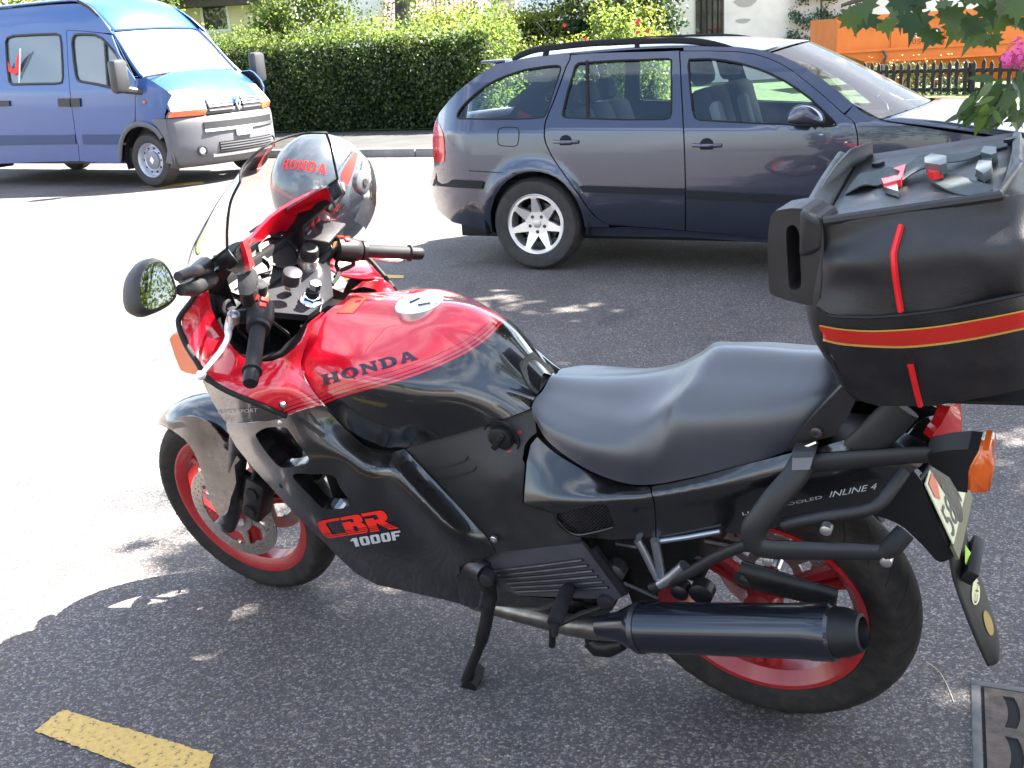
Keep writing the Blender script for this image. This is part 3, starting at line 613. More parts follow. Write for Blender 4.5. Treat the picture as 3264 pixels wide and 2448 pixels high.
# pale garage
y3 = 36.0; a0, a1 = at_depth(DD((1050, 70)), y3)[0], at_depth(DD((1262, 70)), y3)[0]
ga = house('garage', 'pale blue white garage with a wide plank door beyond the yellow hedge', (a0[0], y3), 0, a1[0] - a0[0] + 1.5, 6, 4.0, PALE)
dl = at_depth(DD((1122, 50)), y3)[0][0] - a0[0]; dw = at_depth(DD((1240, 50)), y3)[0][0] - a0[0]
MB().box((dl - .12, -.06, 0), (dl, .0, 2.9)).build('door_post', WF, ga, sharp=30); MB().box((dl - .9, -.02, 0), (dl - .14, .0, 3.0)).build('side_panel', mk('panel_taupe', (.30, .27, .25), .8), ga, sharp=30)
for k in range(12): MB().box((dl, -.04 - .004 * (k % 2), .02 + k * .24), (dw, -.0, .245 + k * .24)).build('door_plank', mk('plank_pale', (.50, .58, .68), .6) if 'plank_pale' not in bpy.data.materials else bpy.data.materials['plank_pale'], ga, sharp=30)
# old white house with barred window
y4 = 30.5; b0, b1 = at_depth(DD((1478, 60)), y4)[0], at_depth(DD((1835, 60)), y4)[0]
hw_ = house('white_house', 'old white rendered house with a barred window behind the car', (b0[0] - 1.2, y4), 0, b1[0] - b0[0] + 6, 8, 6.5, WHITE)
bx = b0[0] - 1.2; q0, q1 = at_depth(DD((1503, 92)), y4)[0], at_depth(DD((1563, 6)), y4)[0]
wn2 = window(hw_, q0[0] - bx, q0[2] - .1, q1[0] - q0[0], 1.35, DARKW, PANE, bars=4)
for k in range(3): MB().box((q0[0] - bx + .03, -.10, q0[2] + .2 + k * .4), (q1[0] - bx - .03, -.085, q0[2] + .225 + k * .4)).build('window_bar', BLKM, wn2, sharp=30)
for px, w_, h_ in (((1640, 88), .34, .10), ((1610, 5), .3, .12), ((1605, 45), .2, .06)):
    p = at_depth(DD(px), y4)[0]; q, f = poly2d([[(math.cos(a) * w_ * (1 + .2 * math.sin(3 * a)), math.sin(a) * h_) for a in np.linspace(0, 6.28, 15)[:-1]]]); MB().add([(p[0] - bx + x, -.012, p[2] - .1 + z) for x, z in q], f).build('wall_patch', mk('patch_grey', (.33, .33, .32), .9) if 'patch_grey' not in bpy.data.materials else bpy.data.materials['patch_grey'], hw_, sharp=0)
# wall-trained climber
cl = empty('wall_climber', 'feathery green climber trained up the white wall left of the orange skip', 'climber', Matrix.Translation((b1[0] - .9, y4 - .25, .13))); P = []; g = np.random.default_rng(17)
for row, (z0, L) in enumerate(((.55, 1.5), (1.0, 1.7), (1.55, 1.5), (2.15, 1.3), (2.8, 1.2))):
    for k in range(900): u = g.uniform(-1, 1); P.append((u * L * .62 + .1, g.normal(0, .10), z0 + g.normal(0, .10) + .10 * math.sin(u * 7 + row)))
leaves('foliage', P, .07, LI, cl, seed=18); MB().tube([(0, 0, -.05), (.05, .02, 1.2), (0, 0, 3.0)], [.05, .035, .015], 8).build('stem', BARK, cl)
# ---- orange skip container
y5 = 23.6; ORG = mk('skip_orange', (.62, .135, .012), .5, var=.12, vs=2.5, dust=.12)
tl_, bl_ = at_depth(DD((1810, 40)), y5)[0], at_depth(DD((1810, 112)), y5)[0]
sk_ = empty('skip_container', 'big orange steel skip with lettering behind the dark picket fence', 'skip', Matrix.Translation((tl_[0], y5, .1))); Z = lambda px: at_depth(DD(px), y5)[0] - A([tl_[0], y5, .1])
Lc = 7.5; ztop = Z((1810, 40))[2]; zmid = Z((1810, 113))[2]; zrib = Z((1850, 135))[2]; zb = .0
prof = [(0, ztop), (0, zmid), (.55, zrib), (.55, zb)]
sb = MB(); F = [A([x, 0 if i < 2 else .25 * 0, z]) for i, (x, z) in enumerate(prof)]
front = [(0, 0, ztop), (0, 0, zmid), (.62, 0, zrib), (Lc, 0, zrib), (Lc, 0, ztop + .5), (4.6, 0, ztop + .5), (3.9, 0, ztop + .02)]
sb.prism(front, (0, 2.0, 0)); so_ = sb.build('skip_body', ORG, sk_, sharp=30)
MB().prism([(.66, .12, zrib - .002), (Lc, .12, zrib - .002), (Lc, .3, zb), (1.3, .3, zb)], (0, 1.6, 0)).build('lower_hull', ORG, sk_, sharp=30)
MB().box((-.03, -.06, zmid - .03), (Lc, -.002, zmid + .03)).build('rail', ORG, sk_, sharp=30); MB().box((.60, -.05, zrib - .03), (Lc, -.002, zrib + .02)).build('rail', ORG, sk_, sharp=30); MB().box((-.04, -.05, ztop - .1), (3.9, -.002, ztop + .03)).build('top_rail', ORG, sk_, sharp=30)
for x in (1.15, 2.3, 3.4, 4.5): MB().box((x, -.03, zmid + .032), (x + .07, -.001, ztop - .102)).build('rib', ORG, sk_, sharp=30)
hk = Z((1905, 122)); MB().tube([hk + A([0, -.10, -.12]), hk + A([.05, -.12, 0]), hk + A([-.02, -.10, .12])], .03, 6).build('hook', DARKM, sk_)
def sk_text(s_, q, m, off=-.006):
    v, f = text2d(s_); v = v.copy(); v[:, 0] /= v[:, 0].max(); q = [Z(p) for p in q]; w3 = quadmap(v, q) ; w3[:, 1] = off; MB().add(w3, f).build('lettering', m, sk_, sharp=0)
sk_text('na', ((1980,80),(2036,80),(2036,60),(1980,60)), BLUEP, -.010); sk_text('na', ((1978,82),(2034,82),(2034,62),(1978,62)), WHITEP, -.006)
sk_text('055 / 283', ((1970,95),(2048,92),(2048,82),(1970,85)), mk('skip_text', (.20, .05, .02), .6), -.006)
# ---- dark picket fence
pf0, pf1 = at_depth(DD((1862, 208)), 21.5)[0], at_depth(DD((2240, 220)), 18.6)[0]; pf0[2] = pf1[2] = 0
fd = pf1 - pf0; FL = np.linalg.norm(fd); ang = math.atan2(fd[1], fd[0]); fe = empty('picket_fence', 'dark brown wooden picket fence in front of the orange skip', 'fence', Matrix.Translation((pf0[0], pf0[1], .0)) @ Matrix.Rotation(ang, 4, 'Z'))
FW_ = mk('fence_wood', (.020, .017, .015), .8, var=.4, vs=15, bump=.5, bs=60); npk = int(FL / .165); pk = None
for k in range(npk):
    if pk is None: pk = MB().prism([(0, 0, .06), (.075, 0, .06), (.075, 0, .66), (.0375, 0, .73), (0, 0, .66)], (0, .022, 0)).build('picket', FW_, fe, sharp=30); po_ = pk
    else: po_ = pk.copy(); COL.objects.link(po_); po_.parent = fe
    po_.location = (k * .165, RNG.normal(0, .004), RNG.normal(.0, .012)); po_.rotation_euler = (0, RNG.normal(0, .012), 0)
for z in (.18, .52): MB().box((-.1, .024, z), (FL, .06, z + .07)).build('rail', FW_, fe, sharp=30)
for x in np.arange(.3, FL, 1.9): MB().box((x, .062, -.05), (x + .09, .15, .68)).build('post', FW_, fe, sharp=30)
fl2 = empty('marigolds', 'orange marigolds growing through the left end of the picket fence', 'flowers', Matrix.Translation((pf0[0] + .9, pf0[1] - .05, 0)) @ Matrix.Rotation(ang, 4, 'Z')); g = np.random.default_rng(3)
leaves('foliage', np.c_[g.uniform(-1.1, 1.1, 1800), g.normal(.2, .10, 1800), g.uniform(.02, .66, 1800)], .06, LD, fl2, seed=4)
mg_ = MB()
for k in range(34):
    c = A([g.uniform(-.9, .9), g.normal(.05, .08), g.uniform(.45, .82)]); mg_.lathe([(0, .0), (.003, .020), (.010, .025), (.016, .012), (.019, 0)], c, (g.normal(0, .3), -.8, .5), 8)
mo_ = mg_.build('bloom', mk('marigold', (.55, .17, .02), .6), fl2, sharp=0); mo_['kind'] = 'stuff'
gb = empty('ground_cover', 'low green ground cover along the foot of the picket fence', 'plants', Matrix.Translation((pf0[0], pf0[1] - .25, 0)) @ Matrix.Rotation(ang, 4, 'Z')); leaves('foliage', np.c_[g.uniform(0, FL, 2600), g.normal(.25, .18, 2600), np.abs(g.normal(.06, .09, 2600))], .055, LG, gb, seed=14); gb['kind'] = 'stuff'
# ---- garden wall of the skip yard / bin behind the windscreen pillar
# ---- maple over the parking space: crown off to the right shades the bike, one branch hangs into view
mp = empty('maple_tree', 'maple whose lobed leaves hang into the top right corner', 'tree', Matrix.Translation((4.9, 5.0, 0)))
MB().tube(cr([(0, 0, -.05), (.05, 0, 1.6), (.0, .1, 3.2), (-.1, .1, 5.0)], 4), np.linspace(.24, .12, 13), 14).build('trunk', BARK, mp)
MAPLE = A([(0,0),(.10,.10),(.34,.02),(.28,.16),(.52,.22),(.36,.36),(.50,.52),(.26,.52),(.22,.66),(.10,.62),(0,1.0),(-.10,.62),(-.22,.66),(-.26,.52),(-.50,.52),(-.36,.36),(-.52,.22),(-.28,.16),(-.34,.02),(-.10,.10)])
CC = A([.75, .35, 5.3]); CRR = A([2.6, 3.7, 1.7]); gm = np.random.default_rng(77)
P = np.r_[blob(10500, CC, CRR, 77, 100, .05), blob(8300, (-.83, -2.46, 5.0), (2.25, 2.1, 1.3), 79, 80, .05), blob(6200, (-.30, 2.9, 5.2), (1.9, 2.0, 1.2), 80, 60, .05)]; leaves('crown', P, .155, LM, mp, seed=78, shape=MAPLE, down=.7)
lb = MB()
for k in range(14):
    a = 2 * math.pi * k / 14; p0 = A([0, .1, 2.6 + (k % 5) * .5]); p1 = CC + A([math.cos(a) * CRR[0] * .8, math.sin(a) * CRR[1] * .8, gm.uniform(-.6, .8)]); lb.tube(cr([p0, p0 * .55 + p1 * .45 + A([0, 0, .35]), p1], 4), np.linspace(.085, .012, 9), 7)
lbo = lb.build('limb', BARK, mp); lbo['kind'] = 'stuff'
# the branch in view: individual leaves
MO = A([4.9, 5.0, 0]); br = at_depth(DD((2330,-60),(2160,-20),(2010,-15),(1900,-10),(1835,10)), 4.2) - MO; br[:, 1] += A([.2, .05, 0, .05, .1]); MB().tube(cr(np.r_[[A([-.1, .1, 3.4])], [A([-1.2, -.3, 2.6])], br], 5), np.linspace(.05, .006, 31), 7).build('branch', BARK, mp)
def leaf_at(px, py, size, rot, y, parent, shape, mat, name, tilt=.5, O=MO, tint=None):
    c = at_depth(DD((px, py)), y)[0]; d = RT * math.sin(rot) * 1.0 - UP * math.cos(rot); d = d + FW * gm.normal(0, .35); d /= np.linalg.norm(d); n_ = -FW * 1.0 + UP * gm.normal(.35, .4) + RT * gm.normal(0, .5); n_ -= d * (n_ @ d); n_ /= np.linalg.norm(n_); b_ = np.cross(d, n_)
    V = [c - O + size * (p[0] * b_ + p[1] * d + (.16 * abs(p[0]) - .10 * p[1] ** 2) * n_) for p in shape]; mid = c - O + size * (.42 * d)
    k = len(V); return MB().add(V + [mid], [(i, (i + 1) % k, k) for i in range(k)]).build(name, mat, parent, sharp=0)
lf_ = [(1835,20,.15,.6),(1868,8,.13,-.2),(1880,30,.16,-.5),(1905,-5,.15,.2),(1935,15,.17,.0),(1960,5,.15,.4),(1985,30,.19,-.1),(1990,-10,.14,-.6),(2010,40,.17,-.25),(2030,5,.15,.3),(2045,20,.16,.1),(2060,-10,.15,.6),(2078,50,.16,-.4),(2085,10,.17,.0),(2110,40,.15,-.5),(2120,60,.17,-.55),(2130,5,.16,.3),(2150,30,.17,.2),(2160,55,.15,.45),(2170,-5,.15,.0),(2185,45,.15,.7),(2195,10,.15,.2),(2212,0,.16,-.2),(1855,55,.11,-.7),(1915,45,.12,.2),(2020,70,.14,-.6),(1950,-15,.15,0),(2100,-20,.16,.2),(2230,40,.15,.1),(2140,80,.10,.3)]
for k_, (px, py, s_, r_) in enumerate(lf_): (k_ % 5 == 3) or leaf_at(px, py - 9, s_ * .80, r_ + gm.normal(0, .12), 4.15 + gm.normal(0, .18), mp, MAPLE, LM, 'leaf')
# ---- flowering shrub at the right edge
fs = empty('flowering_shrub', 'shrub with drooping leaves and pink flower heads at the right edge', 'shrub', Matrix.Translation((2.75, 4.35, 0))); FO = A([2.75, 4.35, 0])
for k in range(4): MB().tube(cr([(gm.normal(0, .05), gm.normal(0, .05), -.03), (gm.normal(-.05, .08), gm.normal(0, .1), .7), (-.25 - .12 * k, gm.normal(0, .1), 1.25 - .05 * k)], 5), np.linspace(.018, .006, 11), 7).build('stem', BARK, fs)
LAN = A([(0,0),(.12,.15),(.16,.35),(.12,.65),(0,1),(-.12,.65),(-.16,.35),(-.12,.15)])
for k in range(85):
    t = gm.random(); px = 2100 + 150 * gm.random() ** .8; lo_ = 150 + (2212 - px) * .45; py = gm.uniform(max(120, lo_), 262); leaf_at(px, py - 14, gm.uniform(.06, .13), gm.normal(-.55, .55), 4.0 + gm.normal(0, .15), fs, LAN, LM, 'leaf', O=FO)
PK = mk('pink_petal', (.72, .10, .34), .6)
for px, py, r in ((2196,120,.055),(2212,105,.06),(2178,128,.035),(2225,135,.05)):
    c = at_depth(DD((px, py)), 4.0)[0] - FO; mb = MB()
    for k in range(60):
        d = gm.normal(size=3); d /= np.linalg.norm(d); q = c + d * r * gm.uniform(.6, 1)
        a_ = np.cross(d, gm.normal(size=3)); a_ /= np.linalg.norm(a_); b_ = np.cross(d, a_)
        for j in range(5): th = 2 * math.pi * j / 5; e1 = a_ * math.cos(th) + b_ * math.sin(th); e2 = a_ * math.cos(th + .9) + b_ * math.sin(th + .9); mb.add([q, q + e1 * .0075, q + (e1 + e2) * .0065, q + e2 * .0075], [(0, 1, 2, 3)])
    mb.build('flower_head', PK, fs, sharp=0)
# ---- what stands behind the photographer (seen only in reflections)
tree('garden_tree', 'broad garden tree across the yard behind the photographer', -7.0, -13.0, 4.0, .25, ((0, 0, 4.4), (3.6, 2.4, 2.8)), LB, 9000, .16, 51, 30, base=0)
tree('garden_tree', 'tall garden tree at the back of the yard behind the photographer', 9.0, -15.0, 5.0, .25, ((0, 0, 5.0), (3.4, 2.4, 3.6)), LD, 9000, .16, 52, 30, base=0)
tree('garden_tree', 'round tree added out of view to the right behind the photographer', 13.0, -7.5, 4.0, .25, ((0, 0, 3.6), (4.5, 3.0, 3.2)), LB, 9000, .16, 53, 30, base=0)  # added out of view so the near mirror reflects foliage
h3 = house('gabled_house', 'white gabled house across the yard behind the photographer', (0.5, -19), math.pi, 9, 6, 3.4, WHITE)
MB().prism([(-.4, -.5, 3.4), (9.4, -.5, 3.4), (9.4, 3, 6.0), (-.4, 3, 6.0)], (0, 0, .15)).prism([(-.4, 6.5, 3.4), (9.4, 6.5, 3.4), (9.4, 3.01, 6.0), (-.4, 3.01, 6.0)], (0, 0, .15)).build('roof', TILE, h3, sharp=30)
# ================================================================== MOTORCYCLE
bike = empty('motorcycle', 'red and black sport touring motorcycle leaning on its side stand in the foreground', 'motorcycle', BK.mat())
V_ = np.vstack
def cat(*a): return np.concatenate([A(x) for x in a])
def ctl(z, *rows):
    r = A(rows); xy = z(r[:, :2]); return np.c_[xy, r[:, 2]]
def P3(z, *rows):
    """(px, py, t) rows in a zoom's pixels -> bike metres"""
    c = ctl(z, *rows); return BK.t(c[:, :2], c[:, 2])

# ---------------- tank
TK = [[(430,125,0),(330,195,.042),(205,325,.092),(135,560,.165),(185,720,.190),(290,860,.197)],
      [(620,118,0),(510,215,.045),(410,310,.088),(345,560,.172),(370,760,.205),(460,1040,.182)],
      [(820,135,0),(690,240,.048),(590,330,.092),(510,560,.178),(530,790,.212),(580,1150,.168)],
      [(1000,145,0),(880,255,.048),(790,345,.088),(730,580,.168),(740,820,.202),(790,1185,.162)],
      [(1180,155,0),(1100,265,.046),(1010,360,.080),(980,600,.145),(1000,830,.180),(1080,1112,.158)],
      [(1350,200,0),(1300,325,.046),(1230,430,.074),(1225,640,.122),(1250,810,.146),(1390,1020,.136)],
      [(1530,300,0),(1490,430,.042),(1440,530,.066),(1450,690,.092),(1490,800,.106),(1600,948,.112)],
      [(1700,485,0),(1670,610,.036),(1640,690,.055),(1650,780,.070),(1680,830,.078),(1735,897,.086)],
      [(1838,645,0),(1815,755,.030),(1795,798,.042),(1782,832,.053),(1772,855,.062),(1760,880,.074)]]
tk = A([[P3(R3, r)[0] for r in c] for c in TK])
g = grid_pts(tk, 9, 8, mirror=True)
BREAK = cat(R7((1385,1558),(1500,1512),(1640,1472),(1740,1450),(1805,1436)), R3((400,815),(540,772),(800,702),(1040,617),(1250,522),(1400,432),(1500,345),(1548,285),(1590,240),(1640,200)))
BREAK = cr(BREAK, 4)
def proj_bk(P):
    W = BK.w(P) - CPOS; z = W @ FW; return np.stack([1632 + FOC * (W @ RT) / z, 1224 - FOC * (W @ UP) / z], -1)
gl = g.copy(); gl[..., 1] = np.abs(gl[..., 1])                    # paint follows the left half, mirrored on the right
tank = gmesh('fuel_tank', g, STRP, bike, attr=sdist(proj_bk(gl), BREAK))
TS = Surf(BK, [tank])
# filler cap: a dished disc with rim and key slot
cc = TS.hit(R3((942,168)), 0)[0]; capn = A(TS.b.find_nearest(Vector(cc * A([1, 0, 1])))[1]); capn *= np.sign(capn[2]); capn = capn * A([1, 0, 1]); capn /= np.linalg.norm(capn); cc = cc * A([1, 0, 1]) - capn * .001
MB().lathe([(-.02, .056), (.0035, .056), (.005, .053), (.0035, .050), (.0035, 0)], cc, capn, 40).build('filler_cap', mk('cap_alloy', (.72, .72, .73), .32, metal=.9, var=.05), tank)
bz = MB()
for dx, dy, a, l in ((-.018, .006, .5, .028), (.016, -.008, 1.1, .026)):
    M = Matrix.Translation(Vector(cc + capn * .0045 + A([dx, dy, 0]))) @ Matrix.Rotation(a, 4, 'Z'); bz.box((-l / 2, -.002, -.001), (l / 2, .002, .001), 0, M)
bz.build('key_flap', BLUEP, tank)
# rubber pad at the back of the tank
padq = cr(R3((1665,590),(1700,545),(1748,502),(1800,545),(1905,640),(1850,730),(1790,790),(1735,735)), 3, True)
pv, pf = poly2d([padq], 14)
top = TS.hit(pv, .006); bot = TS.hit(pv, -.004); npd = len(pv); cnt = {}
for t in pf:
    for i in range(3): cnt[(t[i], t[(i + 1) % 3])] = 1
MB().add(np.r_[top, bot], [tuple(t) for t in pf] + [tuple(i + npd for i in t[::-1]) for t in pf] + [(b, a, a + npd, b + npd) for a, b in cnt if (b, a) not in cnt]).build('tank_pad', MATT, tank, sharp=60)
# wordmark, slab serif
def slab(x0, w, kind):
    s, b = .20, .13
    def rc(a, b_, c, d): return [(x0 + a * w, b_), (x0 + c * w, b_), (x0 + c * w, d), (x0 + a * w, d)]
    L = []
    if kind == 'H': L = [[(0,0),(.42,0),(.42,b),(.33,b),(.33,.42),(.67,.42),(.67,b),(.58,b),(.58,0),(1,0),(1,b),(.91,b),(.91,1-b),(1,1-b),(1,1),(.58,1),(.58,1-b),(.67,1-b),(.67,.58),(.33,.58),(.33,1-b),(.42,1-b),(.42,1),(0,1),(0,1-b),(.09,1-b),(.09,b),(0,b)]]
    if kind == 'O': th = np.linspace(0, 2*math.pi, 22)[:-1]; L = [[(.5+.5*math.cos(a), .5+.5*math.sin(a)) for a in th], [(.5+.24*math.cos(a), .5+.34*math.sin(a)) for a in th]]
    if kind == 'N': L = [[(0,0),(.38,0),(.38,b),(.28,b),(.28,.62),(.78,0),(.92,0),(.92,1-b),(1,1-b),(1,1),(.64,1),(.64,1-b),(.74,1-b),(.74,.42),(.30,1),(0,1),(0,1-b),(.09,1-b),(.09,b),(0,b)]]
    if kind == 'D': L = [[(0,0),(.55,0),(.78,.06),(.95,.25),(1,.5),(.95,.75),(.78,.94),(.55,1),(0,1),(0,1-b),(.1,1-b),(.1,b),(0,b)], [(.36,.16),(.36,.84),(.52,.84),(.66,.74),(.72,.5),(.66,.26),(.52,.16)]]
    if kind == 'A': L = [[(0,0),(.36,0),(.36,b),(.28,b),(.32,.26),(.64,.26),(.68,b),(.58,b),(.58,0),(1,0),(1,b),(.93,b),(.64,1),(.36,1),(.08,b),(0,b)], [(.37,.40),(.59,.40),(.48,.76)]]
    return [[(x0 + px * w, py) for px, py in l] for l in L]
def word(letters, gap=.14, wd=1.02):
    V = []; F = []; x = 0
    for ch in letters:
        q, f = poly2d(slab(x, wd, ch), .12); k = len(V); V += list(q); F += [tuple(i + k for i in t) for t in f]; x += wd + gap
    return A(V), F
wv, wf = word('HONDA')
decal('wordmark', TS, wv, wf, R3((290,732),(958,542),(925,478),(272,655)), BLUEP, tank)
# warning label and maker's plate on the tank top
lv, lf = poly2d([[(0,0),(1,0),(1,1),(0,1)]], .15)
decal('warning_label', TS, lv, lf, R3((378,218),(500,218),(595,115),(480,112)), mk('label_brown', (.30, .06, .03), .35, var=.3, vs=200), tank)

# ---------------- red upper fairing (the flared inner face round the cockpit)
redf = tps(cat(lines(R7,[(470,-40,.198),(395,15,.212),(325,115,.224),(190,310,.240),(118,410,.250),(108,500,.260),(150,640,.274),(220,780,.286),(312,920,.300),(400,1060,.312)],[(440,1118,.315),(700,1285,.305),(1080,1440,.278),(1380,1560,.245)],[(430,60,.196),(480,220,.194),(560,450,.192),(640,610,.194),(720,730,.200),(830,850,.208),(1050,935,.215),(1330,880,.203),(1500,760,.178),(1580,640,.150),(1640,490,.112),(1800,370,.062)],[(1669,541,.098),(1552,933,.168),(1600,1140,.192),(1811,1433,.198)],[(300,150,.222),(300,500,.243),(450,900,.270)],[(900,1150,.270),(1200,1100,.238),(1300,1300,.248)])), .004)
out = R7((450,-18),(400,40),(330,140),(250,230),(190,310),(140,400),(146,480),(168,560),(240,730),(330,890),(430,1050),(470,1110),(560,1180),(720,1262),(900,1340),(1080,1415),(1250,1490),(1385,1557),(1500,1512),(1640,1472),(1740,1450),(1805,1433),(1700,1292),(1604,1160),(1549,1020),(1546,933),(1584,790),(1634,640),(1663,541),(1734,440),(1815,350),(1790,365),(1700,440),(1640,490),(1605,590),(1560,690),(1470,790),(1330,880),(1200,925),(1050,937),(930,915),(830,850),(760,780),(700,700),(640,605),(560,460),(500,320),(470,180))
upf = panel('upper_fairing', BK, out, redf, [STRP, BLK], bike, th=.004, step=13, mirror=0, attr=lambda q: sdist(q, BREAK), back=1)
# rubber bead on the rim of the fairing
bead = R7((450,-40),(395,15),(325,115),(262,218),(190,310),(118,410),(108,500),(150,640),(220,780),(312,920),(400,1068),(440,1118),(560,1212),(720,1297),(900,1374),(1080,1449),(1250,1522),(1380,1575))
bp = BK.t(cr(bead, 3), redf(cr(bead, 3)) + .003)
[MB().tube(bp * A([1, s, 1]), .0062, 8).build('rim_bead', RUB, upf, sharp=0) for s in (1, -1)]
def screw(px, t, r=.0075, name='fairing_screw', parent=None, mat=None):
    p = BK.t(px, t)[0] if np.ndim(t) else BK.t(px, np.full(len(px), t))[0]
    return MB().lathe([(-.004, r), (.002, r), (.0035, r * .75), (.0035, r * .35), (.001, r * .3), (.001, 0)], p, (0, 1, 0), 12).build(name, mat or STEEL, parent or bike)
screw(R7((1325,1445)), .252, .009, parent=upf)
# the black nose skin in front of the bead
nosef = tps(cat(ctl(R7,(385,1130,.322),(560,1240,.315),(720,1330,.306),(1080,1480,.276),(1375,1590,.243)), ctl(R2,(480,370,.275),(520,450,.25),(560,510,.225),(590,548,.21),(700,546,.24),(850,532,.245),(940,515,.243),(650,470,.268),(600,400,.285))), .004)
out = cat(R7((385,1130),(440,1178),(560,1240),(720,1330),(900,1405),(1080,1480),(1250,1550),(1375,1590)), R2((925,516),(850,531),(700,544),(592,547),(555,500),(520,440),(480,365),(455,308)))
nose = panel('nose_fairing', BK, out, nosef, [BLKD, BLK], bike, th=.004, step=12, mirror=0, label='dusty black nose skin under the red fairing')
NS = Surf(BK, [nose]); tv, tf_ = text2d('SUPER SPORT')
decal('lettering', NS, tv, tf_, R2((540,497),(775,482),(778,460),(543,476)), SILVP, nose)
# ---------------- lower fairing with its two air openings
lowf = tps(cat(lines(R2,[(590,548,.205),(650,690,.190),(760,825,.180),(870,950,.174),(980,1070,.168),(1160,1240,.150),(1350,1430,.124),(1480,1500,.114),(1620,1530,.107),(1800,1590,.10)],[(850,534,.237),(945,515,.246)],[(700,620,.224),(760,700,.219),(830,800,.212),(960,990,.203),(1120,1160,.190)]),
    lines(R11,[(100,130,.247),(300,260,.245),(500,400,.241),(700,520,.237),(880,640,.232),(1010,750,.224),(1120,900,.216),(1240,1050,.208),(1450,1290,.200)],[(473,24,.199),(600,172,.188),(800,355,.178),(990,452,.169),(1190,412,.164)],
    [(1080,560,.222),(1200,680,.232),(1380,880,.235),(1550,1080,.231),(1680,1200,.216)],[(1200,590,.199),(1450,830,.196),(1700,1080,.191),(1850,1230,.186)],[(1300,540,.170),(1460,700,.172),(1700,960,.172),(1900,1180,.170),(1985,1330,.172)],
    [(500,1000,.206),(720,1000,.208),(1000,1050,.205)],[(800,1300,.188),(1200,1400,.178),(1690,1500,.150)],[(1000,1590,.122)],[(500,760,.217),(640,600,.227)])), .0015)
out = cat(R2((590,553),(700,551),(850,537),(943,519)), R7((1388,1566),(1500,1520),(1640,1480),(1740,1458),(1808,1441)), R11((520,92),(600,175),(700,274),(800,359),(900,436),(990,457),(1080,452),(1186,418),(1300,540),(1460,710),(1700,965),(1850,1130),(1950,1240),(1985,1330),(1900,1395),(1760,1440),(1700,1500)),
    R4((160,700),(150,830),(0,792)), R2((1620,1532),(1480,1502),(1350,1432),(1240,1327),(1160,1242),(1100,1190),(1040,1130),(980,1068),(870,945),(760,825),(650,690),(600,600)))
h1 = cr(R2((775,605),(830,577),(935,575),(965,603),(1005,660),(1052,720),(1078,765),(1060,790),(1000,803),(930,812),(890,795),(840,740),(790,672),(766,625)), 3, True)
h2 = cr(R2((983,862),(1012,846),(1100,851),(1180,851),(1232,872),(1262,932),(1312,1000),(1318,1030),(1280,1050),(1190,1056),(1148,1044),(1088,980),(1020,915)), 3, True)
s1 = R11((248,150),(290,148),(488,282),(488,312),(450,310),(262,182)); s2 = R11((335,92),(352,92),(452,205),(440,216),(395,192))
low = panel('lower_fairing', BK, out, lowf, [BLK, BLKM], bike, holes=[h1, h2], th=.004, step=13, mirror=0, lip=.028, back=1)
for sl_ in (s1, s2): panel('slot_shade_patch', BK, sl_, lowf, BLKM, low, th=.004, step=13, off=.0008)  # closed black patches stand in for the shade of open slots
LS = Surf(BK, [low])
screw(R2((912,548)), .243, .0075, parent=low); screw(R11((1975,1215)), .178, .009, parent=low); screw(R2((915,915)), .206, .008, parent=low, mat=BLKM)
# logo letters on the lower fairing (outlines in logo units, slanted block letters with speed lines)
def logo_cbr():
    C = [[(0,0),(0,0)],]
    Cs = [(2.05,.98),(.5,.98),(.12,.92),(.02,.8),(.0,.62),(.12,.18),(.35,.02),(.62,0),(2.02,0),(2.02,.16),(1.0,.16),(.88,.2),(.72,.72),(.76,.80),(.9,.84),(2.05,.84)]
    Bs = [(2.12,.98),(3.62,.98),(3.86,.92),(3.92,.80),(3.86,.62),(3.7,.53),(3.86,.44),(3.95,.30),(3.9,.1),(3.72,0),(2.9,0),(2.9,.4),(3.15,.4),(3.2,.3),(3.2,.14),(3.05,.14),(3.05,.0),(2.9,0),(2.9,.62),(3.1,.64),(3.15,.74),(3.1,.84),(2.05,.84)]
    Bo = [(2.12,.98),(3.62,.98),(3.86,.92),(3.93,.78),(3.86,.62),(3.70,.53),(3.88,.44),(3.97,.28),(3.93,.1),(3.72,0),(2.85,0),(2.85,.14),(3.15,.14),(3.22,.25),(3.15,.42),(2.85,.42),(2.85,.0),(2.08,0),(2.08,.70),(2.85,.70),(2.85,.62),(3.08,.62),(3.14,.72),(3.08,.82),(2.12,.82)]
    Rs = [(4.0,.98),(5.72,.98),(6.0,.9),(6.08,.72),(6.0,.55),(5.8,.46),(5.62,.43),(6.5,.0),(5.65,0),(4.95,.38),(4.86,.38),(4.82,0),(4.05,0),(4.10,.68),(4.86,.68),(4.86,.56),(5.2,.58),(5.28,.70),(5.2,.82),(4.0,.82)]
    return [Cs, Bo, Rs]
V0 = []; F0 = []
for L in logo_cbr():
    q, f = poly2d([L], .2); k = len(V0); V0 += list(q); F0 += [tuple(i + k for i in t) for t in f]
V0 = A(V0); V0[:, 0] /= 6.5
decal('logo', LS, V0, F0, R11((478,1206),(1140,1112),(1050,938),(408,1050)), REDP, low, .0016)
sl = MB()
for y in (.10, .19, .27):
    q, f = poly2d([[(0,y-.012),(1,y-.012),(1,y+.012),(0,y+.012)]], .06); sl.add(LS.hit(quadmap(q, R11((478,1206),(1140,1112),(1050,938),(408,1050))), .0026), f)
sl.build('speed_lines', BLK, low, sharp=0)
